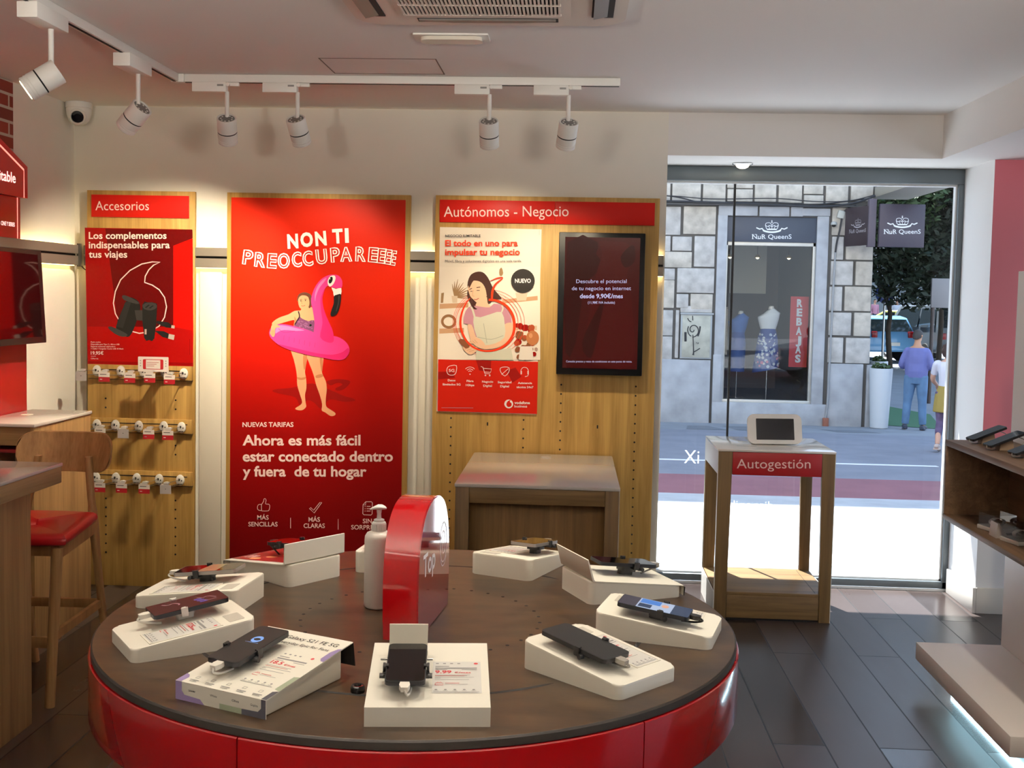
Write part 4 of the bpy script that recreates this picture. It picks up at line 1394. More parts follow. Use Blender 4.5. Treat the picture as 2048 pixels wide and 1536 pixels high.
# ------------------------------------------------------------------ round-topped red sign
t = thing('table_sign', 'glossy red round-topped block sign in the middle of the table', 'sign', (-.336, 2.495, TZ), -.1)
prof = []
hw = [(.150, .0), (.154, .03), (.157, .07), (.1575, .11), (.155, .15), (.147, .19), (.130, .226), (.104, .256), (.070, .275), (.035, .2835), (0, .286)]
prof = [(a, z) for a, z in hw] + [(-a, z) for a, z in hw[-2::-1]]
sm = smooth_open(prof, 4)
MB().prism(sm, (0, 0, 0), (0, 1, 0), (0, 0, 1), (1, 0, 0), -.039, .036, None, .002).build('block', mat('sign_lacquer', 'b00910', .1, coat=.8), t)
FACE = mat('sign_face', 'a3131b', .06, coat=1.0)
ins = [(p[0] * .985, .002 + p[1] * .985) for p in sm]
MB().prism(ins, (0, 0, 0), (0, 1, 0), (0, 0, 1), (1, 0, 0), .036, .0385, None, .001).build('face', FACE, t)
a = Art((0, 1, 0, 0, 0, -1), (.0389, 0, 0), (0, 1, 0), (0, 0, 1), (1, 0, 0))
WH = mat('sign_white', 'f2eeee', .35)
a.text('Top', -.115, -.128, .048, WH, w=.118, bold=.02)
a.outline('1', .022, -.132, .075, WH, .022, .0028)
a.ring(.088, -.165, .036, .0035, WH, .046)
a.ring(.088, -.165, .017, .003, WH, .026)
a.line([(.055, -.130), (.075, -.112), (.100, -.112), (.118, -.128)], .003, WH, 4)
a.build('lettering', t, False)

# ------------------------------------------------------------------ hand gel bottle
t = thing('pump_bottle', 'white plastic pump bottle beside the red table sign', 'bottle', (-.4445, 2.60, TZ))
BOT = mat('milky_plastic', 'ddd6cc', .35)
MB().lathe([(0, 0), (.028, 0), (.0315, .002), (.0335, .006), (.0335, .160), (.0325, .170), (.028, .1775), (.020, .181), (.0165, .182), (0, .182)], (0, 0, 0), (0, 0, 1), 40).build('body', BOT, t)
mb = MB()
mb.lathe([(0, .180), (.0165, .180), (.0168, .200), (.0155, .203), (.0125, .204), (.0125, .209), (.009, .2105), (0, .2105)], (0, 0, 0), (0, 0, 1), 32)
for k in range(28):
    an = 2 * PI * k / 28
    mb.cyl((.0168 * math.cos(an), .0168 * math.sin(an), .183), (.0168 * math.cos(an), .0168 * math.sin(an), .199), .0008, n=5)
mb.build('collar', PLASTIC, t)
mb = MB()
mb.lathe([(0, .2095), (.0055, .2095), (.0048, .222), (.0062, .232), (0, .232)], (0, 0, 0), (0, 0, 1), 24)
rings = []
for x, w, h, zc in ((-.022, .002, .0014, .2325), (-.019, .004, .0025, .2335), (-.012, .0085, .004, .236), (-.003, .0125, .0058, .2385), (.006, .0125, .0058, .2385), (.013, .009, .004, .2372), (.017, .004, .002, .236)):
    rings.append([Vector((x, w * math.cos(2 * PI * k / 20), zc + h * math.sin(2 * PI * k / 20))) for k in range(20)])
mb.loft(rings)
mb.build('pump_head', PLASTIC, t)

# ------------------------------------------------------------------ phone stands
STAND = mat('stand_plastic', 'ece7d8', .38)
STANDG = mat('stand_recess', 'bdb7aa', .5)
PAPER = mat('price_paper', 'd9d6cf', .35)
PRED, PGRY = mat('price_red', 'c8353b', .5), mat('price_grey', '8f8c8a', .5)
CLAMP = mat('clamp_black', '141313', .4)
STEELD = mat('post_steel', '777572', .3, 1.0)

def price_paper(parent, x0, x1, y0, y1, P, price):
    """price sheet under a clear window, printed lines and a big red price"""
    mb = MB()
    mb.add([P(x0, y0, .0006), P(x1, y0, .0006), P(x1, y1, .0006), P(x0, y1, .0006)], [(0, 1, 2, 3)])
    o = mb.build('price_sheet', PAPER, parent)
    w, h = x1 - x0, y1 - y0
    ux = (P(1, 0, 0) - P(0, 0, 0))
    uy = (P(0, 1, 0) - P(0, 0, 0))
    n = P(0, 0, 1) - P(0, 0, 0)
    a = Art((x0, w, 0, y1, 0, -h), P(0, 0, .0010), ux, uy, n)
    a.n = n * .3
    for k in range(4):
        a.rect(.06 + k * .15, .055, .12 + k * .15, .085, PGRY)
    a.disc(.90, .07, .045, PRED, .028)
    a.rect(.05, .15, .34, .17, PGRY)
    a.rect(.05, .20, .92, .235, PGRY)
    a.rect(.05, .262, .30, .276, PGRY)
    a.rect(.60, .262, .92, .276, PGRY)
    a.text(price, .05, .385, .085, PRED, w=.34 if len(price) < 5 else .42, bold=.03)
    a.text('€/mes', .45, .385, .045, PRED, w=.34, bold=.02)
    for v, l in ((.435, .72), (.465, .66), (.51, .80), (.54, .12), (.585, .70)):
        a.rect(.05, v, .05 + l, v + .010, PGRY)
    a.rect(.05, .465, .66, .474, PRED)
    a.line([(.06, .76), (.06, .70), (.22, .70), (.22, .76), (.06, .76)], .010, PRED)
    a.line([(.09, .70), (.11, .665), (.14, .69), (.17, .665), (.19, .70)], .008, PRED)
    a.rect(.26, .695, .55, .705, PRED)
    a.rect(.26, .730, .72, .738, PGRY)
    for k in range(5):
        a.disc(.08 + k * .19, .90, .03, PGRY, .018, n=10)
        a.rect(.03 + k * .19, .935, .13 + k * .19, .943, PGRY)
    a.rect(.03, .965, .95, .975, PGRY)
    a.build('printing', o, False)
    return o

def phone(label, parent_loc, rz, P, cx, cy, w, l, raise_, screen, case, group='phones on the round table', art=None, tilt=None):
    """a slab phone floating on its security post, built in the stand's axes"""
    t = thing('smartphone', label, 'phone', parent_loc, rz, group)
    z0, th = raise_, .0085
    ux, uy, uz = P(1, 0, 0) - P(0, 0, 0), P(0, 1, 0) - P(0, 0, 0), P(0, 0, 1) - P(0, 0, 0)
    out = rrect(cx - w / 2, cx + w / 2, cy - l / 2, cy + l / 2, .010, 6)
    MB().prism(out, P(0, 0, 0), ux, uy, uz, z0, z0 + th, None, .0028, 3).build('casing', case, t)
    out = rrect(cx - w / 2 + .002, cx + w / 2 - .002, cy - l / 2 + .002, cy + l / 2 - .002, .0085, 6)
    d = MB().prism(out, P(0, 0, 0), ux, uy, uz, z0 + th - .0004, z0 + th + .0003).build('display', screen, t)
    if art:
        a = Art((cx - w / 2, w, 0, cy + l / 2, 0, -l), P(0, 0, z0 + th + .0005), ux, uy, uz)
        a.n = uz * .3
        art(a)
        a.build('screen_picture', d, False)
    return t

def clamp(parent, P, cx, cy, w, l, raise_, plug, post=CLAMP, yc=-.018, knob=True):
    """post and two hooked arms that grip the phone, cable plug at its lower end"""
    ux, uy, uz = P(1, 0, 0) - P(0, 0, 0), P(0, 1, 0) - P(0, 0, 0), P(0, 0, 1) - P(0, 0, 0)
    mb = MB()
    y = cy + yc
    mb.prism(rrect(cx - .011, cx + .011, cy - .026, cy + .010, .006), P(0, 0, 0), ux, uy, uz, .0005, raise_ * .45, None, .002)
    mb.prism(rrect(cx - .019, cx + .019, cy - .030, cy + .010, .006), P(0, 0, 0), ux, uy, uz, raise_ * .45, raise_ - .0005, None, .002)
    o = mb.build('security_post', post, parent)
    for s_ in (-1, 1):
        mb = MB()
        xe = cx + s_ * (w / 2 + .0022)
        mb.prism(rrect(*sorted((cx + s_ * .016, xe + s_ * .003)), y - .007, y + .007, .002), P(0, 0, 0), ux, uy, uz, raise_ - .006, raise_ - .001, None, .001)
        mb.prism(rrect(*sorted((xe - s_ * .001, xe + s_ * .0035)), y - .007, y + .007, .001), P(0, 0, 0), ux, uy, uz, raise_ - .004, raise_ + .0125, None, .001)
        mb.prism(rrect(*sorted((xe - s_ * .0065, xe + s_ * .003)), y - .0045, y + .0045, .001), P(0, 0, 0), ux, uy, uz, raise_ + .0095, raise_ + .0122, None, .0008)
        if knob:
            mb.cyl(P(xe + s_ * .002, y - .013, raise_ - .003), P(xe + s_ * .009, y - .013, raise_ - .003), .0048, n=14)
            mb.prism(rrect(*sorted((xe - s_ * .004, xe + s_ * .004)), y - .016, y - .004, .001), P(0, 0, 0), ux, uy, uz, raise_ - .007, raise_ + .001, None, .001)
        mb.build('clamp_arm', post, o)
    mb = MB()
    yb = cy - l / 2
    mb.prism([(-.008, 0), (.008, 0), (.0095, -.010), (.006, -.022), (-.006, -.022), (-.0095, -.010)], P(cx, yb, raise_ + .0035), ux, uy, uz, -.0045, .0045, None, .0022)
    mb.tube(smooth_open([tuple(P(cx, yb - .020, raise_ + .003)), tuple(P(cx + .004, yb - .026, raise_ - .003)), tuple(P(cx + .008, yb - .010, raise_ - .010)), tuple(P(cx + .010, yb + .02, .004))]), .0022, 8)
    mb.build('cable_plug', plug, o)
    return o

def stand_body(parent, w, L, hf, hb, r, m=STAND, name='body', flare=.004):
    """wedge with rounded upright edges"""
    out = rrect(-w / 2, w / 2, 0, L, r, 6) if r else [(w / 2, L), (-w / 2, L), (-w / 2, 0), (w / 2, 0)]
    mb = MB()
    bm = bmesh.new()
    lo = [bm.verts.new((x, y, .0)) for x, y in out]
    hi = [bm.verts.new((x, y, hf + (hb - hf) * y / L)) for x, y in out]
    bm.faces.new(lo[::-1])
    ft = bm.faces.new(hi)
    n = len(out)
    for i in range(n):
        bm.faces.new((lo[i], lo[(i + 1) % n], hi[(i + 1) % n], hi[i]))
    if r:
        bmesh.ops.bevel(bm, geom=list(ft.edges), offset=.004, segments=3, affect='EDGES', profile=.5)
    mb.addbm(bm)
    return mb.build(name, m, parent)

def plane(L, hf, hb):
    sl = math.atan2(hb - hf, L)
    c, s_ = math.cos(sl), math.sin(sl)
    return lambda x, y, n: Vector((x, y * c - n * s_, hf + y * s_ + n * c))

GLOSSY = mat('phone_glass', '070607', .05, spec=.5)
MATTE = mat('phone_matte', '151515', .38)
SILV = mat('phone_silver', 'b9b4ad', .3, .6)
GRAPH = mat('phone_graphite', '1d1e22', .3, .3)
WPLUG = mat('plug_white', 'e8e2d6', .4)
BPLUG = mat('plug_black', '1a1817', .4)
CPLUG = mat('plug_clear', '9a948c', .2)

def std_stand(label, x, y, rz, recess=True, paper=True, L=.255, w=.178, hf=.027, hb=.057, price='14,5'):
    t = thing('phone_stand', label, 'phone stand', (x, y, TZ), rz, 'phone stands on the round table')
    stand_body(t, w, L, hf, hb, .018)
    MB().prism(rrect(-w / 2 + .006, w / 2 - .006, .006, L - .006, .014), (0, 0, 0), (1, 0, 0), (0, 1, 0), (0, 0, 1), -.0002, .004).build('base_pad', STEDGE, t)
    P = plane(L, hf, hb)
    ux, uy, uz = P(1, 0, 0) - P(0, 0, 0), P(0, 1, 0) - P(0, 0, 0), P(0, 0, 1) - P(0, 0, 0)
    if paper:
        price_paper(t, .012, .078, .040, .185, P, price)
        mb = MB()
        for q in ((.009, .012, .037, .188), (.078, .081, .037, .188), (.009, .081, .037, .040), (.009, .081, .185, .188)):
            mb.prism([(q[0], q[2]), (q[1], q[2]), (q[1], q[3]), (q[0], q[3])], P(0, 0, 0), ux, uy, uz, -.001, .0012)
        mb.build('window_rim', STAND, t)
    if recess:
        mb = MB()
        mb.prism(rrect(.022, .072, .205, .238, .003), P(0, 0, 0), ux, uy, uz, -.001, .0005)
        mb.build('label_recess', STANDG, t)
    return t, P

# square-edged stand at the front of the table
rz1 = .105
t = thing('phone_stand', 'square-edged white phone stand nearest the viewpoint with a blank card behind its phone', 'phone stand', (-.2325, 1.8745, TZ), rz1, 'phone stands on the round table')
stand_body(t, .2165, .25, .034, .068, 0)
P1 = plane(.25, .034, .068)
price_paper(t, .006, .094, .050, .172, P1, '9.99')
ux, uy, uz = P1(1, 0, 0) - P1(0, 0, 0), P1(0, 1, 0) - P1(0, 0, 0), P1(0, 0, 1) - P1(0, 0, 0)
MB().hexa([P1(-.077, .200, .0), P1(-.006, .200, .0), P1(-.006, .203, .0), P1(-.077, .203, .0), P1(-.078, .222, .052), P1(-.005, .222, .052), P1(-.005, .225, .052), P1(-.078, .225, .052)]).build('blank_card', mat('card_white', 'e3dcc8', .5), t)
MB().prism([(-.078, .198), (-.005, .198), (-.005, .206), (-.078, .206)], P1(0, 0, 0), ux, uy, uz, 0, .006).build('card_holder', mat('clear_strip', 'cfc9ba', .2), t)
MB().tube([P1(-.092, .180, .001), P1(.005, .180, .001)], .0018, 8).build('cable_rod', STEELD, t)
PH = (-.041, .118, .0715, .150, .018)
clamp(t, P1, *PH, WPLUG)
phone('black phone with a bare glossy screen on the square-edged stand', (-.2325, 1.8745, TZ), rz1, P1, *PH, GLOSSY, GRAPH)

# promo sleeve stand, front left
rz2 = -.415
t = thing('phone_stand', 'white phone stand in a printed promo sleeve with lilac corners at the front left', 'phone stand', (-.608, 1.919, TZ), rz2, 'phone stands on the round table')
w2, L2 = .206, .262
P2 = plane(L2, .033, .066)
ux, uy, uz = P2(1, 0, 0) - P2(0, 0, 0), P2(0, 1, 0) - P2(0, 0, 0), P2(0, 0, 1) - P2(0, 0, 0)
mb = MB()
mb.hexa([(-.088, .02, 0), (.094, .012, 0), (.094, .235, 0), (-.088, .235, 0), (-.088, .02, .033), (.094, .012, .0325), (.094, .235, .061), (-.088, .235, .061)], None, .004)
mb.build('body', STAND, t)
SLEEVE = mat('promo_card', 'efeadb', .45)
mb = MB()
mb.prism([(-w2 / 2, 0), (w2 / 2, 0), (w2 / 2, L2), (-w2 / 2, L2)], P2(0, 0, 0), ux, uy, uz, -.001, .001)
mb.box(-w2 / 2, w2 / 2, -.001, .001, .0, .034)
sl = mb.build('promo_sleeve', SLEEVE, t)
MB().hexa([(-.02, L2 + .004, .018), (w2 / 2, L2 + .004, .018), (w2 / 2, L2 + .006, .018), (-.02, L2 + .006, .018), (-.02, L2 - .003, .066), (w2 / 2, L2 - .003, .066), (w2 / 2, L2 - .001, .066), (-.02, L2 - .001, .066)]).build('back_flap', mat('card_black_back', '0c0b0b', .5), sl)
LIL, SAGE, NAVY = mat('promo_lilac', '8d7ba6', .5), mat('promo_sage', '9aa38a', .5), mat('promo_dark', '35353c', .5)
a = Art((0, 1, 0, 0, 0, 1), P2(0, 0, .0014), ux, uy, uz)
a.n = uz * .3
a.poly([(-.103, .0), (-.090, .0), (-.088, .018), (-.094, .026), (-.103, .03)], LIL)
a.poly([(.103, .165), (.103, .225), (.096, .222), (.090, .205), (.090, .175), (.096, .166)], LIL)
a.poly([(.103, .035), (.103, .095), (.092, .092), (.090, .040)], SAGE)
a.poly([(.103, .0), (.103, .035), (.093, .030), (.092, .0)], NAVY)
a.text('Galaxy S21 FE 5G', -.035, .228, -.013, K1, w=.122)
a.text('Everyday Epic for Fans', -.035, .206, -.010, K2, w=.118)
for k in range(5):
    a.line([(-.075 + k * .036, .020), (-.068 + k * .036, .020), (-.068 + k * .036, .027), (-.075 + k * .036, .027)], .0012, PGRY, closed=True)
    a.rect(-.080 + k * .036, .011, -.060 + k * .036, .0135, PGRY)
    a.rect(-.078 + k * .036, .0065, -.062 + k * .036, .0085, PGRY)
a.build('printing', sl, False)
a = Art((0, 1, 0, 0, 0, -1), (0, -.0014, 0), (1, 0, 0), (0, 0, 1), (0, -1, 0))
a.n = Vector((0, -.3, 0))
a.poly([(-.103, -.034), (-.088, -.034), (-.088, -.018), (-.082, -.011), (-.045, -.009), (-.035, 0), (-.103, 0)], LIL)
a.poly([(.0, 0), (.0, -.010), (.050, -.010), (.050, 0)], SAGE)
a.poly([(.050, 0), (.050, -.010), (.086, -.011), (.093, -.018), (.093, -.034), (.103, -.034), (.103, 0)], NAVY)
for x, s_ in ((-.072, 'Lavender'), (-.022, 'White'), (.028, 'Olive'), (.070, 'Graphite')):
    a.text(s_, x, -.019, .004, K1, w=.016)
a.build('front_printing', sl, False)
price_paper(t, .006, .084, .040, .178, P2, '18.5')
PH = (-.042, .132, .073, .158, .018)
clamp(t, P2, *PH, WPLUG)
def art_ring(a):
    RB = emit('logo_blue', '5b7fb8', .5)
    a.ring(.52, .36, .13, .05, RB, .060)
    a.text('vodafone', .5, .465, .022, RB, w=.42, align='c')
phone('black phone with a small blue ring on its screen on the promo stand', (-.608, 1.919, TZ), rz2, P2, *PH, MATTE, GRAPH, art=art_ring)

# the rounded stands
def art_red(a):
    RD, LN, BL = emit('screen_crimson', '4d0710', .5, '0a0a0c'), emit('screen_line', 'c58d90', .6, '0a0a0c'), emit('screen_indigo', '5b4a9a', .6, '0a0a0c')
    a.rect(.02, .01, .98, .99, RD)
    a.line([(.2, .80), (.35, .74), (.30, .66), (.45, .60), (.55, .62)], .02, LN, 4)
    a.line([(.3, .34), (.42, .28), (.38, .2), (.6, .12)], .018, LN, 4)
    a.line([(.6, .30), (.72, .24), (.70, .14)], .018, LN, 4)
    for k in range(3):
        a.rect(.40 + k * .14, .30 - k * .02, .50 + k * .14, .40 - k * .02, BL)
def art_ui(a):
    BG, BL, DK, OR = emit('screen_pale', '9aa6bd', .9, '0a0a0c'), emit('screen_blue', '3f6fb5', .9, '0a0a0c'), emit('screen_navy', '26344f', .8, '0a0a0c'), emit('screen_orange', 'c9957a', .9, '0a0a0c')
    a.rect(.02, .01, .98, .26, emit('screen_plum', '4a3d46', .5, '0a0a0c'))
    a.rect(.02, .26, .98, .74, BG)
    a.rect(.10, .28, .46, .46, DK)
    a.rect(.52, .28, .95, .56, BL)
    a.disc(.6, .63, .16, OR, .05)
    a.rect(.02, .74, .98, .99, DK)

t, P = std_stand('white rounded phone stand on the left rim of the table beside the promo stand', -.905, 2.205, -.944, price='17,25')
PH = (-.032, .150, .077, .160, .022)
clamp(t, P, *PH, WPLUG, post=mat('clamp_white', 'd9d4cb', .4), knob=False)
phone('phone with a dark crimson lit screen in a white clamp', (-.905, 2.205, TZ), -.944, P, *PH, GLOSSY, GRAPH, art=art_red)

t, P = std_stand('white rounded phone stand at the left back, holding the silver-edged phone', -.9955, 2.6075, -1.679, price='12,5')
PH = (-.03, .140, .074, .158, .022)
clamp(t, P, *PH, WPLUG)
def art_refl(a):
    a.poly([(.03, .30), (.97, .30), (.97, .62), (.03, .56)], mat('screen_reflection', '8d8468', .1))  # a sandy reflection painted across the dark screen
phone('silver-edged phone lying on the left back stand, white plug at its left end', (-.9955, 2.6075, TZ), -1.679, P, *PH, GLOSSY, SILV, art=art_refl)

def sleeve(t, P, L, w, flap_in, red):
    """folded card over the stand, its back edge turned up as a header"""
    ux, uy, uz = P(1, 0, 0) - P(0, 0, 0), P(0, 1, 0) - P(0, 0, 0), P(0, 0, 1) - P(0, 0, 0)
    th = .0022
    mb = MB()
    a0, a1 = -.006, L - .004
    prof = [(a0, -.030), (a0 + th, -.030), (a0 + th, .0), (a0 + .006, .0022), (a1 - .004, .0022), (a1 + flap_in * .3, .010), (a1 + flap_in, .050), (a1 + flap_in + th, .050), (a1 + flap_in * .3 + th * 1.4, .008), (a1, .0), (a0 + .006, .0045), (a0, .002)]
    lower = [(a0, -.024), (a0 + th, -.024), (a0 + th, -.001), (a0 + .005, .0012), (a1 - .006, .0012), (a1 - .002, .004), (a1 + flap_in, .052), (a1 + flap_in + th, .051), (a1 + th, .002), (a1 - .003, -.0008), (a0 + .003, -.0008), (a0, -.003)]
    pts = [P(0, y, n) for y, n in [(q[0], q[1] + .002) for q in lower]]
    mb.prism([(p.y, p.z) for p in pts], (0, 0, 0), (0, 1, 0), (0, 0, 1), (1, 0, 0), -w / 2, w / 2)
    s_ = mb.build('promo_sleeve', SLEEVE, t)
    if red:
        a = Art((0, 1, 0, 0, 0, 1), P(0, 0, .0038), ux, uy, uz)
        a.n = uz * .3
        a.rect(-w / 2 + .004, .004, w / 2 - .02, L - .03, mat('promo_maroon', '8c1a1c', .35))
        for k in range(3):
            a.disc(.055 - k * .030, .075 + k * .032, .011, mat('promo_peach', 'f0a070', .4), .020, n=20)
            a.rect(.02, .02 + k * .014, .05, .026 + k * .014, PINKT)
        a.build('printing', s_, False)
    return s_

t, P = std_stand('white phone stand with a red printed sleeve and raised header, back left', -.844, 2.963, -2.221, recess=False, paper=False)
sleeve(t, P, .255, .196, .006, True)
PH = (-.02, .150, .073, .155, .032)
clamp(t, P, *PH, BPLUG)
phone('dark phone half hidden behind the raised white header at the back left', (-.844, 2.963, TZ), -2.221, P, *PH, GLOSSY, GRAPH)

t, P = std_stand('white phone stand mostly hidden behind the pump bottle', -.485, 3.160, 3.19, L=.24, price='11,5')
PH = (-.03, .13, .073, .155, .024)
clamp(t, P, *PH, BPLUG)
phone('black phone on the stand hidden behind the pump bottle and sign', (-.485, 3.160, TZ), 3.19, P, *PH, GLOSSY, GRAPH)

t, P = std_stand('white rounded phone stand at the table back before the display table', -.075, 3.150, 2.735, price='15,5')
PH = (-.034, .120, .075, .155, .026)
clamp(t, P, *PH, CPLUG)
phone('phone with an amber reflection on the back stand before the white display table', (-.075, 3.150, TZ), 2.735, P, *PH, GLOSSY, SILV)

t, P = std_stand('white phone stand with a plain white sleeve and raised header at the back right', .252, 2.863, 2.002, recess=False, paper=False)
sleeve(t, P, .255, .186, .020, False)
PH = (.01, .120, .073, .158, .028)
clamp(t, P, *PH, CPLUG)
phone('black phone on the plain white sleeved stand at the back right', (.252, 2.863, TZ), 2.002, P, *PH, GLOSSY, GRAPH)

t, P = std_stand('white rounded phone stand on the right rim of the table with a lit phone', .332, 2.441, 1.309, price='16,5')
PH = (-.036, .135, .074, .158, .018)
clamp(t, P, *PH, BPLUG)
phone('phone showing a pale blue lit screen on the right rim stand', (.332, 2.441, TZ), 1.309, P, *PH, GLOSSY, GRAPH, art=art_ui)

t, P = std_stand('white rounded phone stand at the front right holding a dull black phone', .161, 2.0985, .829, price='13,5')
PH = (-.030, .142, .077, .172, .017)
clamp(t, P, *PH, CPLUG)
phone('dull black phone with its screen off on the front right stand', (.161, 2.0985, TZ), .829, P, *PH, MATTE, MATTE)
# ================================================================== furniture
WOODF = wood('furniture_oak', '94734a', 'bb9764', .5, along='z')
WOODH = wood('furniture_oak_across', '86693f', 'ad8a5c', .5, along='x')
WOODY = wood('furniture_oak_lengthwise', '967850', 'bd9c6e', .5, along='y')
WOODD = wood('backlit_oak', '5e482c', '80653f', .5, along='z')  # darker than the other oak: backlit shade put into the wood colour
WOODDH = wood('backlit_oak_across', '5e482c', '80653f', .5, along='x')
TOPW = mat('white_gloss_top', 'e8e2da', .12, coat=.4)

# white-topped display table against the business panel
t = thing('display_table', 'white-topped oak display table standing against the wide oak panel', 'table', (-.139, 5.35, 0))
x0, x1, y0, y1, zt = -.4985, .2235, 4.845, 5.835, .78
MB().box(x0, x1, y0, y1, zt - .016, zt, None, .003).build('tabletop', TOPW, t, world=True)
mb = MB()
mb.lathe([(0, 0), (.026, 0), (.026, .0006), (0, .0006)], (-.12, 5.74, zt), (0, 0, 1), 28)
mb.build('cable_cap', mat('cap_grey', 'b5aa9b', .4), t, world=True)
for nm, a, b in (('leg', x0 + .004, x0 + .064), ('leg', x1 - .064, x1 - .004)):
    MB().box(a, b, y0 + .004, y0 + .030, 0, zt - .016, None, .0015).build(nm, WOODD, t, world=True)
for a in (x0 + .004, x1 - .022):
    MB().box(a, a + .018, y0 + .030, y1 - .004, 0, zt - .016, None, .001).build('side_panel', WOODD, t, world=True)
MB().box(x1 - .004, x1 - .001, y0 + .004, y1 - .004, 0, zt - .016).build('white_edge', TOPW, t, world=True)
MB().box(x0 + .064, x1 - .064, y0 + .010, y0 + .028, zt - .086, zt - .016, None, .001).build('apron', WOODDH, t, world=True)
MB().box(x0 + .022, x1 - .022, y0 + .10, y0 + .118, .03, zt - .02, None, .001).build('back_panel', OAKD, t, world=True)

# self-service table by the window
t = thing('service_table', 'tall white-topped oak stand with a red Autogestión sign by the shop window', 'table', (1.028, 5.87, 0))
x0, x1, y0, y1, zt = .738, 1.320, 5.60, 6.14, .863
MB().box(x0, x1, y0, y1, zt - .012, zt, None, .003).build('tabletop', TOPW, t, world=True)
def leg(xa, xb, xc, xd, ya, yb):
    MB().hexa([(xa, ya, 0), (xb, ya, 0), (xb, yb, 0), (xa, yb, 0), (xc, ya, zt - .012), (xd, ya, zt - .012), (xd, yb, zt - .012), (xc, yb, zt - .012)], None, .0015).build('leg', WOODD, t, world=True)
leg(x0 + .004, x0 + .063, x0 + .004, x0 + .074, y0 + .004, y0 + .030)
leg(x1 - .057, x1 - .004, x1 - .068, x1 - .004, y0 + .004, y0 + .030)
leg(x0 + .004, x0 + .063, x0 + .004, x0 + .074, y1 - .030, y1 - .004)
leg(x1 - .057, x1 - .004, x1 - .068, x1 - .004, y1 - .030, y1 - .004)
# white side faces: a deep apron, the leg's outer face and the foot panel
SIDEW = mat('white_laminate', 'dcd9d2', .3)
for xs in (x0 + .001, x1 - .004):
    mb = MB()
    mb.prism([(y0 + .004, 0), (y0 + .012, 0), (y0 + .014, zt - .125), (y1 - .014, zt - .125), (y1 - .012, 0), (y1 - .004, 0), (y1 - .004, zt - .012), (y0 + .004, zt - .012)], (xs, 0, 0), (0, 1, 0), (0, 0, 1), (1, 0, 0), 0, .003)
    mb.build('white_side', SIDEW, t, world=True)
    MB().box(xs, xs + .003, y0 + .014, y1 - .012, 0, .14).build('foot_side', SIDEW, t, world=True)
mb = MB()
mb.box(x0 + .066, x1 - .060, y0 + .008, y0 + .026, .012, .128, None, .001)
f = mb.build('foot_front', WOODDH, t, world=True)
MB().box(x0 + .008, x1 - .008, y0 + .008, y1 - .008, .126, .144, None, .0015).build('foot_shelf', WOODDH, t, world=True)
MB().box(x1 - .075, x1 - .073, y0 + .03, y1 - .03, .1438, .1444).build('shelf_joint', DARK, t, world=True)
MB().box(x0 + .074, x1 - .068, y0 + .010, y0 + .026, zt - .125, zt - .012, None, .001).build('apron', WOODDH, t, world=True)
sg = MB().box(x0 + .0745, x1 - .0685, y0 + .003, y0 + .010, zt - .128, zt - .0135, None, .001).build('sign_plate', mat('sign_dark_red', 'a3141c', .4), t, world=True)
a = wallart((0.59518, 0.000383341, 1.30787e-05, 1.00365, 1.06554e-05, -0.000390195), y0 + .0025)
a.text('Autogestión', 600, 620, 118, PINKT, w=945)
a.build('lettering', sg)
for x in (.90, 1.15):
    MB().box(x - .05, x + .05, 5.74, 5.744, zt - .0001, zt + .0004).build('slot', mat('slot_grey', '8c9296', .5), t, world=True)
MB().box(x0 + .02, x1 - .02, y0 + .02, y1 - .02, .0, .012).build('plinth_foot', DARK, t, world=True)

# tablet in a white cradle
t = thing('tablet_stand', 'white rounded tablet cradle with a dark screen on the tall stand by the window', 'tablet', (1.06, 5.80, zt))
lean = Matrix.Translation((1.056, 5.815, zt)) @ Matrix.Rotation(math.radians(-17), 4, 'X') @ Matrix.Rotation(math.radians(-1), 4, 'Y')
def LP(x, y, z):
    return lean @ Vector((x, y, z))
ux, uy, uz = LP(1, 0, 0) - LP(0, 0, 0), LP(0, 0, 1) - LP(0, 0, 0), LP(0, -1, 0) - LP(0, 0, 0)
CRAD = mat('cradle_white', 'dedbd6', .35)
MB().prism(rrect(-.138, .138, .004, .160, .034, 8), LP(0, 0, 0), ux, uy, uz, -.012, .012, None, .007, 3).build('cradle', CRAD, t, world=True)
sc = MB().prism(rrect(-.095, .098, .025, .136, .003), LP(0, 0, 0), ux, uy, uz, .0115, .0128).build('screen', mat('tablet_glass', '0a0f1c', .08, spec=.6), t, world=True)
mb = MB()
mb.hexa([(.99, 5.82, zt), (1.12, 5.82, zt), (1.10, 5.93, zt), (1.01, 5.93, zt), (1.00, 5.845, zt + .10), (1.11, 5.845, zt + .10), (1.09, 5.87, zt + .10), (1.02, 5.87, zt + .10)], None, .006)
mb.build('foot', CRAD, t, world=True)

# ------------------------------------------------------------------ left counters
t = thing('oak_counter', 'white-topped oak counter against the left wall, the farther of the two', 'counter', (-2.49, 5.06, 0))
MB().box(-2.640, -2.338, 4.76, 5.355, .985, 1.0, None, .003).build('worktop', TOPW, t, world=True)
mb = MB()
mb.box(-2.362, -2.344, 4.768, 5.348, 0, .985, None, .001)
mb.build('side_panel', WOODF, t, world=True)
MB().box(-2.640, -2.366, 4.785, 4.800, .90, .985, None, .001).build('apron', WOODH, t, world=True)
MB().box(-2.640, -2.366, 5.33, 5.348, 0, .985, None, .001).build('back_panel', OAKD, t, world=True)
MB().box(-2.630, -2.366, 4.80, 5.33, .865, .88, None, .001).build('shelf', mat('shelf_red', '7c0d12', .4), t, world=True)
MB().lathe([(0, 0), (.028, 0), (.028, .0007), (0, .0007)], (-2.55, 5.12, 1.0), (0, 0, 1), 24).build('cable_cap', mat('cap_cream', 'f0e6d4', .3), t, world=True)

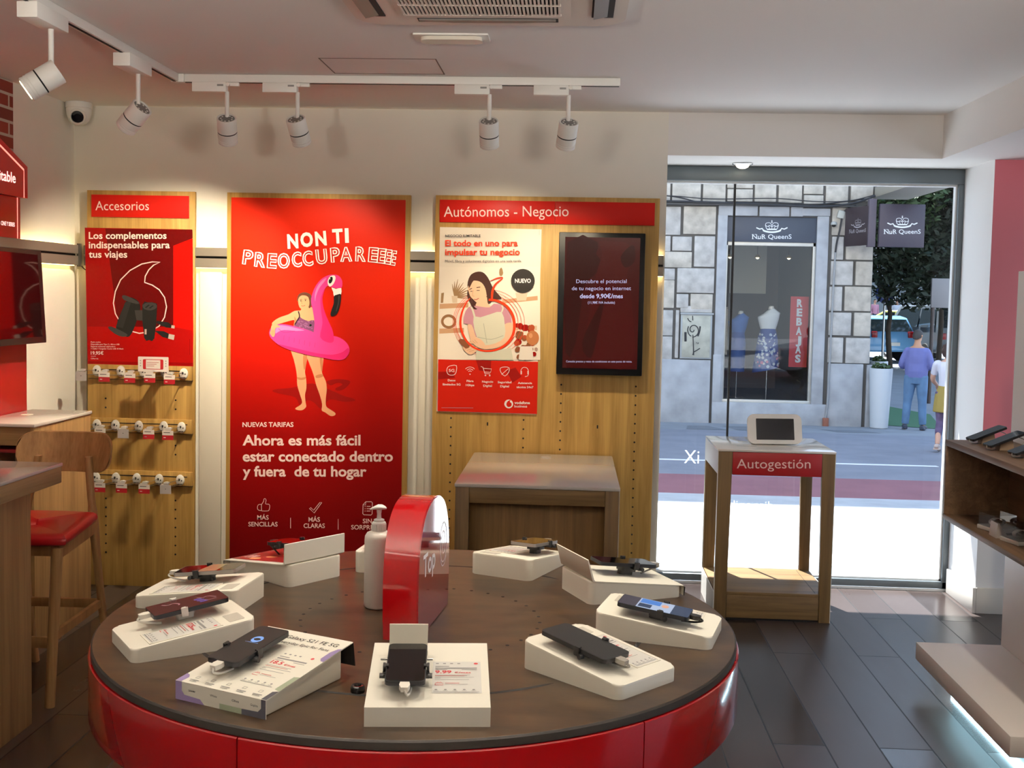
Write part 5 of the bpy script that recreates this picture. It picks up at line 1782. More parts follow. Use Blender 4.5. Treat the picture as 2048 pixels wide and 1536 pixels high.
t = thing('oak_counter', 'white-topped oak counter at the left edge in front of the bar stool', 'counter', (-2.05, 3.6, 0))
MB().box(-2.62, -1.850, 2.9, 3.985, .947, .960, None, .003).build('worktop', TOPW, t, world=True)
MB().box(-2.60, -1.853, 2.91, 3.98, .887, .9465, None, .002).build('apron', WOODY, t, world=True)
MB().box(-1.972, -1.945, 2.92, 3.93, 0, .888, None, .002).build('side_panel', WOODF, t, world=True)
MB().box(-2.60, -1.972, 3.885, 3.91, .0, .888, None, .001).build('back_panel', OAKD, t, world=True)
MB().box(-2.12, -2.105, 3.50, 3.62, .9598, .9606, None).build('slot', mat('slot_dark', '5b4038', .5), t, world=True)

# ------------------------------------------------------------------ bar stool
STW = wood('stool_wood', '8f683f', 'b58a58', .45, along='z')
SEATR = mat('seat_red_leather', 'b8161d', .35, coat=.15)
t = thing('bar_stool', 'oak bar stool with a red padded seat behind the near counter', 'bar stool', (-2.092, 4.28, 0), .03)
def rod(mb, pts, prof):
    """swept leg: prof gives (half width, half depth) at every point"""
    rings = []
    for p, (a, b) in zip(pts, prof):
        p = Vector(p)
        rings.append([p + Vector((a * math.copysign(abs(math.cos(k * PI / 8)) ** .6, math.cos(k * PI / 8)), b * math.copysign(abs(math.sin(k * PI / 8)) ** .6, math.sin(k * PI / 8)), 0)) for k in range(16)])
    return mb.loft(rings)
for sx in (-1, 1):
    # round front leg
    mb = MB()
    mb.cyl((sx * .128, -.187, .0), (sx * .150, -.165, .612), .019, .0215, 24)
    l = mb.build('leg', STW, t)
    MB().cyl((sx * .128, -.187, .0), (sx * .128, -.187, .006), .016, n=16).build('foot_pad', DARK, l)
    # rear leg sweeps up into the back post
    pts = smooth_open([(sx * .160, .330, .0), (sx * .156, .262, .25), (sx * .150, .215, .50), (sx * .147, .200, .60), (sx * .138, .205, .68), (sx * .118, .228, .80), (sx * .106, .246, .90)], 4)
    n = len(pts)
    pr = []
    for p in pts:
        z = p[2]
        b = .019 + (.012 * math.exp(-((z - .62) / .09) ** 2))
        a_ = .0135
        pr.append((a_, b if z < .7 else .016))
    mb = MB()
    rod(mb, pts, pr)
    mb.build('leg', STW, t)
    mb = MB()
    rod(mb, [(sx * .150, -.165, .585), (sx * .160, .0, .590), (sx * .165, .185, .598)], [(.011, .03)] * 3)
    mb = MB()
    mb.prism([(-.165, .565), (-.165, .618), (.20, .640), (.20, .590), (.16, .592), (.10, .585)], (sx * .148 - .010, 0, 0), (0, 1, 0), (0, 0, 1), (1, 0, 0), 0, .02, None, .004)
    mb.build('seat_rail', STW, t)
    mb = MB()
    mb.prism([(-.178, .262), (-.178, .296), (.252, .300), (.256, .268)], (sx * .150 - .009, 0, 0), (0, 1, 0), (0, 0, 1), (1, 0, 0), 0, .018, None, .003)
    mb.build('stretcher', STW, t)
MB().box(-.14, .14, -.182, -.164, .225, .268, None, .004).build('stretcher', STW, t)
MB().box(-.16, .16, .246, .264, .262, .300, None, .004).build('stretcher', STW, t)
MB().box(-.148, .148, -.160, -.142, .575, .622, None, .003).build('seat_rail', STW, t)
MB().box(-.155, .155, .186, .204, .580, .632, None, .003).build('seat_rail', STW, t)
# seat cushion
mb = MB()
rings = []
out0 = smooth_closed([(-.175, -.195), (0, -.208), (.175, -.195), (.192, -.165), (.182, .0), (.168, .160), (.150, .185), (0, .196), (-.150, .185), (-.168, .160), (-.182, .0), (-.192, -.165)], 4)
for s_, z in ((.94, .0), (.985, .006), (1.0, .018), (.985, .030), (.93, .040), (.80, .044), (.45, .043), (.02, .041)):
    rings.append([Vector((x * s_, y * s_, .622 + z + .022 * (y + .2) / .4)) for x, y in out0])
mb.loft(rings)
mb.build('seat', SEATR, t)
# backrest, a bent board with rounded ends
mb = MB()
W, H = .2, .082
out = rrect(-W, W, -H, H, .062, 8)
dense = []
for i, p in enumerate(out):
    q = out[(i + 1) % len(out)]
    k = max(1, int(math.hypot(q[0] - p[0], q[1] - p[1]) / .03))
    dense += [(p[0] + (q[0] - p[0]) * j / k, p[1] + (q[1] - p[1]) * j / k) for j in range(k)]
def bend(x, z, d):
    yc = .232 + .045 * (1 - (x / W) ** 2)
    return Vector((x, yc + d + (z + H) * .22, .915 + z))
rings = []
for s_, d in ((.96, -.0095), (1, -.006), (1, .006), (.96, .0095)):
    rings.append([bend(x * (1 - (1 - s_) * .3), z * s_, d) for x, z in dense])
mb.loft(rings, caps=False)
# faces front and back as strips so that the bend stays smooth
for d in (-.0095, .0095):
    vs, fs = [], []
    N = 24
    for i in range(N + 1):
        x = -W * .988 + 2 * W * .988 * i / N
        e = W * .988 - abs(x)
        r = .062
        h = H * .96 - (r - math.sqrt(max(0, r * r - (r - e) ** 2)) if e < r else 0)
        vs += [bend(x, -h, d), bend(x, -h * .33, d), bend(x, h * .33, d), bend(x, h, d)]
    for i in range(N):
        fs += [(4 * i + j, 4 * i + j + 1, 4 * i + j + 5, 4 * i + j + 4) for j in range(3)]
    mb.add(vs, fs)
mb.build('backrest', STW, t)

# a loose white lead hanging on the left wall behind the stool
t = thing('white_cable', 'thin white cable hanging down the left wall behind the bar stool', 'cable', (-2.60, 4.9, .3))
MB().tube(smooth_open([(-2.655, 5.05, .62), (-2.60, 4.98, .52), (-2.62, 4.95, .40), (-2.60, 4.86, .25), (-2.52, 4.84, .10), (-2.50, 4.80, .012), (-2.46, 4.70, .006)], 8), .0032, 8).build('cable', mat('cable_white', 'c9c5bd', .4), t, world=True)

# ------------------------------------------------------------------ right-hand display unit
UNITW = mat('unit_white', 'efe9e4', .45)
t = thing('display_unit', 'tall white display unit with an oak shelf box and low lit plinth', 'display unit', (1.68, 3.9, 0))
MB().box(1.832, 1.872, 2.4, 4.757, 0, 1.745, None, .002).build('back_panel', UNITW, t, world=True)
pl = MB().box(1.478, 1.831, 3.72, 4.745, .108, .180, None, .002).build('plinth', UNITW, t, world=True)
MB().box(1.59, 1.831, 3.74, 4.60, 0, .108, None, .001).build('toe_kick', mat('kick_white', 'd4d8d8', .35), t, world=True)
MB().box(1.582, 1.588, 3.74, 4.60, .003, .011).build('led_strip', emit('cool_led', 'bfeeff', 22.0), t, world=True)
MB().box(1.580, 1.588, 3.74, 4.60, .100, .107).build('led_strip', emit('cool_led_dim', 'bfeeff', 4.0), t, world=True)
bx0, bx1, by0, by1 = 1.560, 1.831, 3.4, 4.735
SHB = wood('shelf_oak', '584432', '7d6249', .5, along='y')
sb = MB().box(bx0, bx1, by0, by1, 1.018, 1.043, None, .0015).build('shelf_top', SHB, t, world=True)
MB().box(bx0, bx1, by0, by1, .712, .733, None, .0015).build('shelf_bottom', SHB, t, world=True)
MB().box(bx0, bx1, by1 - .02, by1, .733, 1.018, None, .001).build('shelf_end', SHB, t, world=True)
MB().box(bx1 - .012, bx1, by0, by1 - .02, .733, 1.018, None, .001).build('shelf_back', SHB, t, world=True)
MB().box(1.826, 1.8315, 4.30, 4.42, 1.50, 1.56, None, .001).build('price_rail', mat('rail_grey', '9a9692', .5), t, world=True)

# phones on small brackets on top of the shelf
def bracket_phone(label, x, y, rz, gr):
    b = thing('phone_bracket', label.replace('black phone', 'beige bracket holding the black phone'), 'bracket', (x, y, 1.043), rz, 'brackets on the shelf')
    mb = MB()
    mb.hexa([(-.020, -.030, 0), (.020, -.030, 0), (.020, .030, 0), (-.020, .030, 0), (-.016, -.024, .030), (.016, -.024, .030), (.016, .024, .048), (-.016, .024, .048)], None, .003)
    mb.build('block', mat('bracket_beige', '9b8671', .5), b)
    mb = MB()
    mb.tube(smooth_open([(0, -.07, .020), (.01, -.075, .008), (.008, -.055, .002), (0, -.035, .003)], 5), .002, 6)
    mb.tube(smooth_open([(.01, .05, .052), (.02, .07, .040), (.02, .05, .015), (.015, .032, .01)], 5), .002, 6)
    mb.build('cable', CPLUG, b)
    q = thing('smartphone', label, 'phone', (x, y, 1.043), rz, 'phones on the right shelf')
    P = lambda u, v, n: Vector((u, v * .93 - n * .36, .037 + v * .36 + n * .93))
    ux, uy, uz = P(1, 0, 0) - P(0, 0, 0), P(0, 1, 0) - P(0, 0, 0), P(0, 0, 1) - P(0, 0, 0)
    MB().prism(rrect(-.036, .036, -.075, .075, .009, 5), P(0, 0, 0), ux, uy, uz, .002, .0105, None, .0025, 3).build('casing', GRAPH, q)
    MB().prism(rrect(-.034, .034, -.073, .073, .008, 5), P(0, 0, 0), ux, uy, uz, .0102, .0108).build('display', GLOSSY, q)
bracket_phone('black phone tilted on the far end of the shelf box', 1.685, 4.62, -1.45, 0)
bracket_phone('black phone second from the far end of the shelf box', 1.685, 4.43, -1.45, 0)
bracket_phone('black phone third from the far end of the shelf box', 1.70, 4.22, -1.45, 0)

# watches in clear boxes on the lower shelf
ACR = glass('clear_acrylic', (.96, .97, .97), 1.0)
for i, (x, y) in enumerate(((1.66, 4.40), (1.665, 4.18))):
    lab = ('smartwatch in the farther clear box on the lower shelf', 'smartwatch in the nearer clear box on the lower shelf')[i]
    t = thing('watch_case', lab.replace('smartwatch in the', 'watch case, the').replace('clear box', 'clear box with white base'), 'display case', (x, y, .7336), .25, 'watch cases on the shelf')
    MB().box(-.05, .05, -.055, .055, 0, .016, None, .002).build('base', mat('base_white', 'c9c6c0', .4), t)
    mb = MB()
    X, Y, Z0, Z1 = .046, .051, .0165, .066
    mb.add([(-X, -Y, Z0), (X, -Y, Z0), (X, Y, Z0), (-X, Y, Z0), (-X, -Y, Z1), (X, -Y, Z1), (X, Y, Z1), (-X, Y, Z1)], [(4, 5, 6, 7), (0, 1, 5, 4), (1, 2, 6, 5), (2, 3, 7, 6), (3, 0, 4, 7)])
    mb.build('cover', ACR, t)
    w = thing('smartwatch', lab, 'watch', (x, y, .7502), .25, 'watches on the shelf')
    mb = MB()
    mb.lathe([(0, .010), (.017, .010), (.018, .013), (.018, .019), (.016, .021), (0, .021)], (0, 0, 0), (0, 0, 1), 24)
    mb.build('case', mat('watch_silver', 'a9a6a3', .3, .6), w)
    mb = MB()
    rings = []
    for k in range(24):
        an = 2 * PI * k / 24
        c = Vector((.030 * math.cos(an), 0, .016 + .0135 * math.sin(an)))
        nrm = Vector((math.cos(an), 0, math.sin(an)))
        rings.append([c + Vector((0, -.010, 0)), c + Vector((0, .010, 0)), c + Vector((0, .010, 0)) + nrm * .002, c + Vector((0, -.010, 0)) + nrm * .002])
    mb.loft(rings + [rings[0]], caps=False)
    mb.build('strap', mat('watch_strap', 'cfc9c2', .5), w)
t = thing('price_wedge', 'small white price wedge between the two watch boxes', 'price tag', (1.61, 4.27, .733))
MB().prism([(0, 0), (.05, 0), (.012, .055), (.006, .055)], (1.60, 4.25, .733), (1, 0, 0), (0, 0, 1), (0, 1, 0), 0, .07, None, .001).build('wedge', mat('wedge_grey', 'b5aca5', .4), t, world=True)
# ================================================================== the street outside
def gz(y):
    """height of the street: falls away from the shop, then climbs again past the corner"""
    if y < 20:
        return -.06 - .0375 * (y - 6.4)
    return -.57 + .0165 * (y - 20)
PAVE = mat('pale_pavement', 'a9adb0', .9, noise=.12, nscale=3)
ASPH = mat('street_asphalt', '7b7d86', .9, noise=.10, nscale=2)
REDLANE = mat('red_street_band', '86585f', .9, noise=.10, nscale=2)
WALKG = mat('grey_sidewalk', '82868b', .9, noise=.10, nscale=2.5)
def strip(name, y0, y1, m, x0=-14, x1=24):
    mb = MB()
    mb.hexa([(x0, y0, gz(y0) - .3), (x1, y0, gz(y0) - .3), (x1, y1, gz(y1) - .3), (x0, y1, gz(y1) - .3), (x0, y0, gz(y0)), (x1, y0, gz(y0)), (x1, y1, gz(y1)), (x0, y1, gz(y1))])
    return struct(name, mb, m)
struct('ground', MB().box(-1, 4.6, 6.40, 7.08, -.3, -.055), mat('threshold_stone', '6f7880', .8))
strip('ground', 7.08, 10.55, PAVE)
strip('ground', 10.55, 12.1, REDLANE)
strip('ground', 12.1, 18.3, ASPH)
strip('ground', 18.3, 20.0, WALKG)
strip('ground', 20.0, 75, WALKG, 2, 70)
mb = MB()
for x0, x1, y in ((-6, 2.4, 13.5), (2.62, 4.4, 13.55)):
    mb.hexa([(x0, y, gz(y)), (x1, y, gz(y)), (x1, y + .11, gz(y + .11)), (x0, y + .11, gz(y + .11)), (x0, y, gz(y) + .004), (x1, y, gz(y) + .004), (x1, y + .11, gz(y + .11) + .004), (x0, y + .11, gz(y + .11) + .004)])
struct('ground', mb, mat('road_paint', 'd9dce0', .8))
mb = MB()
for pts in (((1.9, 18.4), (2.6, 18.4), (2.35, 19.2), (2.0, 19.2)), ((2.75, 18.45), (3.7, 18.45), (3.5, 19.3), (2.6, 19.3)), ((4.4, 18.6), (5.1, 18.6), (4.9, 19.1), (4.2, 19.1))):
    mb.add([(x, y, gz(y) + .003) for x, y in pts], [(0, 1, 2, 3)])
struct('ground', mb, mat('cover_grey', '6c7076', .9))
mb = MB()
mb.add([(x, y, gz(y) + .004) for x, y in ((5.3, 20.4), (6.5, 19.9), (7.0, 22.2), (6.2, 24.5), (5.4, 22.5))], [(0, 1, 2, 3, 4)])
tag(mb.build('green_mat', mat('green_mat', '3f6b4a', .9), loc=(6, 21, gz(21))), 'green mat on the ground beside the white planters', 'mat')

# ------------------------------------------------------------------ the stone building opposite
FAC1 = (1.3814, 0.00181264, 5.82658e-05, 3.86347, 3.21759e-05, -0.00182145)
FAC2 = (1.44469, 0.0018247, 5.90278e-05, 1.58474, 4.40394e-05, -0.00184653)
FAC3 = (3.89615, 0.00178723, 7.14699e-05, 3.89827, 3.17323e-05, -0.00180837)
FAC4 = (3.97619, 0.00179898, 7.23958e-05, 1.63594, 4.36053e-05, -0.00183325)
def fx(a, u, v):
    return a[0] + a[1] * u + a[2] * v, a[3] + a[4] * u + a[5] * v
GRAN = mat('granite_block', 'b0aeaa', .85, noise=.2, nscale=7, bump=.5)
GRANW = mat('granite_warm', 'b3ada2', .85, noise=.22, nscale=7, bump=.5)
GRANP = mat('granite_smooth', 'a2a5a9', .8, noise=.16, nscale=4)
MORT = mat('mortar_dark', '5f5d5a', .9)
t = thing('stone_building', 'granite block building across the street with a dress shop window', 'building', (3, 20, -.57))
mb = MB()
# carcass round the shop window opening
mb.box(-9, 2.67, 20.0, 26, -.7, 3.3).box(4.225, 5.21, 20.0, 26, -.7, 3.3).box(2.67, 4.225, 20.0, 26, -.7, -.2).box(2.67, 4.225, 20.0, 26, 3.08, 3.3)
mb.box(-9, 5.21, 20.0, 26, 3.3, 21).box(-9, 5.21, 26.0, 55, -.7, 21)
mb.box(2.67, 4.225, 23.5, 26, -.2, 3.08)
mb.build('carcass', MORT, t, world=True)
random.seed(5)
def block(mb, aff, u0, v0, u1, v1, m=None, out=.035):
    (xa, za), (xb, zb) = fx(aff, u0, v1), fx(aff, u1, v0)
    g = .004
    bm = bmesh.new()
    mb.box(xa + g, xb - g, 20.0 - out - random.random() * .012, 20.02, za + g, zb - g, m, .012, 2)
mb = MB()
for q in ((-200, 115, 152, 305), (160, 115, 445, 312), (455, 115, 682, 312), (690, 115, 940, 178), (690, 186, 940, 305), (950, 115, 1165, 308), (1178, 115, 1412, 318)):
    block(mb, FAC1, *q, GRANW)
for q in ((30, 128, 226, 232), (30, 242, 226, 330), (240, 128, 466, 325), (480, 128, 705, 300)):
    block(mb, FAC3, *q, GRANW)
for i, q in enumerate(((-300, 350, 252, 616), (266, 350, 590, 616), (-300, 630, 152, 776), (160, 638, 356, 776), (-300, 785, 356, 930), (368, 634, 580, 930), (-300, 944, 192, 1050), (-300, 1056, 188, 1322), (203, 944, 572, 1180), (198, 1190, 322, 1326), (332, 1190, 556, 1345))):
    block(mb, FAC1, *q, (GRAN, GRANW)[i % 3 == 1])
for q in ((-300, 95, 176, 332), (184, 95, 238, 556), (-300, 345, 168, 560), (240, 60, 552, 120)):
    block(mb, FAC2, *q, GRAN)
for i, q in enumerate(((298, 360, 531, 627), (296, 638, 420, 862), (432, 638, 704, 862), (284, 874, 511, 1106), (523, 878, 697, 1110), (268, 1120, 405, 1356), (416, 1120, 684, 1356), (264, 1370, 492, 1592), (506, 1370, 682, 1600))):
    block(mb, FAC3, *q, (GRANW, GRAN)[i % 2])
for q in ((258, 358, 416, 600), (428, 364, 676, 606)):
    block(mb, FAC4, *q, GRAN)
mb.build('granite_blocks', GRAN, t, world=True)
mb = MB()
for q in ((-400, 572, 534, 1185), (540, 520, 640, 992), (534, 998, 1640, 1190)):
    block(mb, FAC2, *q, GRANP, .05)
for q in ((240, 612, 606, 1222), (612, 620, 690, 1222)):
    block(mb, FAC4, *q, GRANP, .05)
mb.build('plinth_slabs', GRANP, t, world=True)
mb = MB()
for q in ((606, 345, 988, 438), (996, 352, 1290, 446), (1296, 356, 1420, 450)):
    block(mb, FAC1, *q, GRANP, .045)
block(mb, FAC3, 0, 368, 292, 442, GRANP, .045)
xl, xr = 2.505, 2.672
mb.box(2.505, 2.672, 19.955, 20.3, -.2, 3.10, GRANP, .008)
mb.box(4.225, 4.425, 19.955, 20.3, -.2, 3.10, GRANP, .008)
mb.build('window_surround', GRANP, t, world=True)
mb = MB()
mb.box(-9, 5.15, 19.90, 20.02, 3.262, 3.285, None, .005)
mb.build('string_course', MORT, t, world=True)
MB().box(5.19, 5.86, 17.0, 20.3, 3.44, 3.62, None, .01).build('balcony', mat('soffit_cream', 'a8a294', .8), t, world=True)

# shop window: frame, panes, fascia, room behind
ALU = mat('shop_aluminium', 'c3c1b8', .4, .3)
w = MB().box(2.672, 2.70, 20.02, 20.12, -.2, 2.64, None, .004).box(4.178, 4.225, 20.02, 20.12, -.2, 2.64, None, .004).box(2.672, 4.225, 20.0, 20.14, -.2, -.14, None, .004).box(2.672, 4.225, 20.02, 20.12, 2.575, 2.64, None, .004).build('shop_window_frame', ALU, t, world=True)
mb = MB()
mb.add([(2.70, 20.07, -.14), (4.18, 20.07, -.14), (4.18, 20.07, 2.58), (2.70, 20.07, 2.58)], [(0, 1, 2, 3)])
mb.build('pane', glass('shop_glass', (.92, .95, .96), 1.7), w, world=True)
fa = MB().box(2.675, 4.224, 20.0, 20.10, 2.64, 3.075, None, .003).build('fascia', mat('fascia_navy', '3c4452', .5), t, world=True)
mb = MB()
INS = mat('shop_interior', '4b4a4c', .8)
mb.box(2.60, 2.67, 20.15, 23.5, -.3, 3.1).box(4.23, 4.30, 20.15, 23.5, -.3, 3.1).box(2.6, 4.3, 20.15, 23.5, -.25, -.19)
mb.box(2.7, 4.2, 23.4, 23.49, -.2, 3.0, mat('shop_back_wall', '6b5f58', .8))
mb.box(3.05, 3.75, 22.2, 22.23, 1.75, 3.0, mat('shop_cream_panel', 'b9b6a6', .8))
mb.build('shop_room', INS, t, world=True)
SGW = mat('sign_pale', 'd8dde2', .5)
def crown(a, u, v, s, text_w, m=SGW):
    """crown over a ribbon over the shop's name, u and v its middle, s the half width of the crown"""
    a.line([(u - s, v - .62 * s), (u - .72 * s, v + .05 * s), (u + .72 * s, v + .05 * s), (u + s, v - .62 * s)], s * .07, m)
    a.rect(u - .72 * s, v - .12 * s, u + .72 * s, v + .06 * s, m)
    for k in range(5):
        x = u + (-1 + k * .5) * s
        a.line([(x, v - .62 * s), (x + (.16 * s if k < 2 else -.16 * s if k > 2 else 0), v - .1 * s)], s * .07, m)
    a.line([(u - s, v - .62 * s), (u - .9 * s, v - .95 * s), (u - .5 * s, v - 1.05 * s), (u - .2 * s, v - .95 * s), (u, v - .62 * s), (u + .2 * s, v - .95 * s), (u + .5 * s, v - 1.05 * s), (u + .9 * s, v - .95 * s), (u + s, v - .62 * s)], s * .08, m, 3)
    a.line([(u - s, v - .62 * s), (u - .6 * s, v - .45 * s), (u - .4 * s, v - .62 * s), (u, v - .45 * s), (u + .4 * s, v - .62 * s), (u + .6 * s, v - .45 * s), (u + s, v - .62 * s)], s * .09, m, 3)
    a.disc(u, v - 1.12 * s, .11 * s, m)
    a.rect(u - .03 * s, v - 1.45 * s, u + .03 * s, v - 1.1 * s, m)
    a.rect(u - .12 * s, v - 1.36 * s, u + .12 * s, v - 1.30 * s, m)
    a.line([(u - 1.35 * s, v + .10 * s), (u - 1.1 * s, v + .25 * s), (u - .4 * s, v + .40 * s), (u + .4 * s, v + .40 * s), (u + 1.1 * s, v + .25 * s), (u + 1.35 * s, v + .10 * s)], s * .26, m, 4)
    a.line([(u - 2.4 * s, v - .28 * s), (u - 1.9 * s, v - .05 * s), (u - 1.5 * s, v - .16 * s), (u - 1.3 * s, v + .14 * s)], s * .18, m)
    a.line([(u + 2.4 * s, v - .28 * s), (u + 1.9 * s, v - .05 * s), (u + 1.5 * s, v - .16 * s), (u + 1.3 * s, v + .14 * s)], s * .18, m)
    a.text('NuR QueenS', u, v + 1.45 * s, .68 * s, m, w=text_w, align='c', bold=.006)
    # small serifs under and over the stems of the N, the R and the u
    x0 = u - text_w / 2
    for fx_, top, b in ((.012, 0, 1), (.082, 1, 0), (.188, 0, 1), (.265, 0, 1), (.012, 1, 0), (.152, 0, 1)):
        y = v + 1.45 * s - (.68 * s if top else 0)
        a.rect(x0 + text_w * fx_ - .14 * s, y - .035 * s, x0 + text_w * fx_ + .14 * s, y + .035 * s, m)
a = wallart(FAC1, 19.998)
a.n = Vector((0, -3, 0))
crown(a, 1122, 570, 62, 375)
a.build('sign_lettering', fa)

# things in the shop window
def mannequin(label, x, y, ztop, top_m, skirt_m, s=1.0, spots=False, cut='slant'):
    t = thing('mannequin', label, 'mannequin', (x, y, -.19), 0, 'mannequins in the dress shop window')
    h = ztop + .19
    z = lambda f: h - f * s
    n = 22
    def ring(zz, rx, ry, dx=0, sl=0):
        return [Vector((dx + rx * math.cos(2 * PI * k / n), ry * math.sin(2 * PI * k / n), zz + sl * math.cos(2 * PI * k / n))) for k in range(n)]
    MB().loft([ring(z(.36), .13 * s, .10), ring(z(.25), .165 * s, .11), ring(z(.15), .19 * s, .11), ring(z(.08), .20 * s, .10, .01, .04), ring(z(.03), .12 * s, .08, .03, .03), ring(z(-.02), .06 * s, .055, .04, .02)]).build('bodice', top_m, t)
    if cut == 'slant':
        sk = MB().loft([ring(z(.33), .135 * s, .105), ring(z(.50), .18 * s, .13), ring(z(.80), .215 * s, .15, -.01, .03), ring(z(1.08), .235 * s, .16, -.03, .05)]).build('skirt', skirt_m, t)
    else:
        sk = MB().loft([ring(z(.33), .13 * s, .105), ring(z(.55), .165 * s, .125), ring(z(1.10), .15 * s, .12)]).build('skirt', skirt_m, t)
    if spots:
        r = random.Random(3)
        mb = MB()
        for k in range(70):
            f, an = r.uniform(.42, 1.02), r.uniform(-PI + .3, -.3)
            rx = (.155 + .085 * (f - .4) / .65) * s
            c = Vector((-.02 * (f - .4) + rx * math.cos(an), (.112 + .05 * (f - .4) / .65) * math.sin(an) - .003, z(f)))
            q = Vector((math.cos(an), math.sin(an) * 1.2, 0)).normalized()
            u = Vector((-q.y, q.x, 0))
            rr = r.uniform(.014, .030)
            mb.add([c + u * (rr * math.cos(j * PI / 5)) + Vector((0, 0, rr * math.sin(j * PI / 5))) + q * .006 for j in range(10)], [tuple(range(10))], (mat('print_pale_dot', 'c9d6e8', .6), mat('print_pink_dot', 'c77f9d', .6), SGW)[k % 3 if f > .8 else (0 if k % 2 else 2)])
        mb.build('print_dots', None, sk)
    mb = MB()
    mb.cyl((0, 0, 0), (0, 0, z(1.0)), .012, n=10).lathe([(0, 0), (.14, 0), (.14, .012), (0, .016)], (0, 0, 0), (0, 0, 1), 24)
    mb.build('stand_pole', STEEL, t)
    MB().loft([ring(z(-.02), .05 * s, .05, .04), ring(z(-.07), .045 * s, .045, .05), ring(z(-.085), .02 * s, .02, .05)]).build('neck', mat('mannequin_white', 'd8d4cc', .4), t)
    return t
mannequin('mannequin in a white blouse and blue spotted skirt in the dress shop window', 3.535, 20.55, 1.44, mat('blouse_white', 'dfe3e6', .6), mat('skirt_blue', '2c4a94', .6), 1.0, True)
mannequin('mannequin in a plain blue dress behind the spotted skirt', 3.06, 21.0, 1.34, mat('dress_blue', '2f66b3', .6), mat('dress_deep_blue', '2450a0', .6), .95, False, 'straight')
t = thing('sale_banner', 'red hanging banner with white letters spelling REBAJAS in the dress shop window', 'banner', (4.03, 20.30, .45))
MB().box(3.875, 4.195, 20.295, 20.305, .44, 1.70).build('sheet', mat('banner_red', 'c22a33', .6), t, world=True)
a = wallart((0, 1, 0, 0, 0, -1), 20.290)
a.n = Vector((0, -3, 0))
for k, ch in enumerate('REBAJAS'):
    a.text(ch, 4.035, -(1.52 - k * .165), .125, SGW, w=.10, bold=.05, align='c')
a.build('lettering', t)
for i, (x, z) in enumerate(((2.86, 2.40), (3.36, 2.40), (3.93, 2.40))):
    t = thing('pendant_lamp', '%s pendant lamp glowing at the top of the dress shop window' % ('left', 'middle', 'right')[i], 'lamp', (x, 20.9, z), 0, 'pendant lamps in the dress shop')
    MB().cyl((0, 0, .05), (0, 0, .68), .006, n=8).build('cord', DARK, t)
    MB().lathe([(.01, .06), (.03, .05), (.06, .0), (.055, .0), (.026, .044), (.01, .05)], (0, 0, 0), (0, 0, 1), 20).build('lamp_shade', mat('lamp_brass', 'b59252', .4, .6), t)
    MB().lathe([(0, .03), (.028, .015), (.03, -.005), (.018, -.022), (0, -.026)], (0, 0, 0), (0, 0, 1), 16).build('bulb', emit('shop_bulb', 'fff0c8', 4.0), t)

# fittings on the facade
t = thing('meter_cabinet', 'grey wall cabinet with a black flower scrawl left of the dress shop window', 'cabinet', (2.18, 19.95, .56))
MB().box(1.905, 2.455, 19.93, 20.0, .565, 1.345, None, .006).box(1.895, 2.475, 19.91, 20.0, 1.345, 1.375, None, .004).build('frame', mat('cabinet_grey', '9ca1a3', .6), t, world=True)
MB().box(1.935, 2.425, 19.922, 19.935, .59, 1.325, None, .003).build('door', mat('cabinet_door', 'a7a79a', .7, noise=.25, nscale=5), t, world=True)
a = wallart(FAC2, 19.918)
a.n = Vector((0, -3, 0))
INK = mat('scrawl_black', '26272b', .7)
sp = [(362 + (6 + 3.0 * k) * math.cos(k * .42), 285 + (5 + 3.4 * k) * math.sin(k * .42)) for k in range(20)]
a.line(sp, 9, INK, 3)
a.line([(430, 250), (424, 300), (408, 345)], 14, INK, 3)
a.line([(318, 250), (310, 290), (325, 330), (345, 345)], 9, INK, 3)
a.line([(358, 150), (360, 195)], 8, INK)
a.line([(310, 172), (325, 198), (345, 208)], 8, INK, 3)
a.line([(360, 330), (364, 420), (366, 500), (362, 525)], [8, 9, 11, 20], INK, 3)
a.line([(370, 495), (400, 478), (428, 460)], 9, INK)
a.line([(392, 412), (400, 405)], 6, INK)
a.line([(405, 418), (415, 406)], 7, INK)
a.rect(278, 305, 300, 395, INK)
a.build('scrawl', t)
t = thing('corner_sign', 'dark hanging shop sign with a crown at the corner of the granite building', 'sign', (5.2, 19.3, 2.5))
SGN = mat('blade_navy', '3a3443', .4)
MB().box(5.05, 5.79, 19.06, 19.14, 2.545, 3.256, None, .006).build('sign_box', SGN, t, world=True)
MB().box(4.882, 5.005, 19.10, 19.22, 2.545, 3.34, None, .006).build('post_cover', mat('blade_plum', '514954', .5), t, world=True)
MB().hexa([(4.66, 19.80, 2.575), (4.885, 19.14, 2.575), (4.885, 19.19, 2.575), (4.69, 19.84, 2.575), (4.66, 19.80, 3.23), (4.885, 19.14, 3.23), (4.885, 19.19, 3.23), (4.69, 19.84, 3.23)], None, .004).build('sign_box', mat('blade_brown', '372b2f', .5), t, world=True)
MB().box(4.89, 4.97, 19.2, 19.95, 3.2, 3.25).box(4.89, 4.97, 19.2, 19.95, 2.6, 2.65).build('bracket', DARK, t, world=True)
a = Art((0.0 + 3.89615 * .95, 0.00178723 * .95, 7.14699e-05 * .95, 1.6 + (3.89827 - 1.6) * .95, 3.17323e-05 * .95, -0.00180837 * .95), (0, 19.058, 0), (1, 0, 0), (0, 0, 1), (0, -3, 0))
crown(a, 993, 522, 60, 350)
a.build('lettering', t)
d = Vector((4.885 - 4.66, 19.14 - 19.80, 0)).normalized()
a = Art((0, 1, 0, 0, 0, -1), (4.66, 19.80, 0), d, (0, 0, 1), (d.y, -d.x, 0))
a.n = Vector((d.y, -d.x, 0)) * 8
crown(a, .40, -2.92, .085, .50, mat('blade_grey', '9d979a', .5))
a.build('lettering', t)
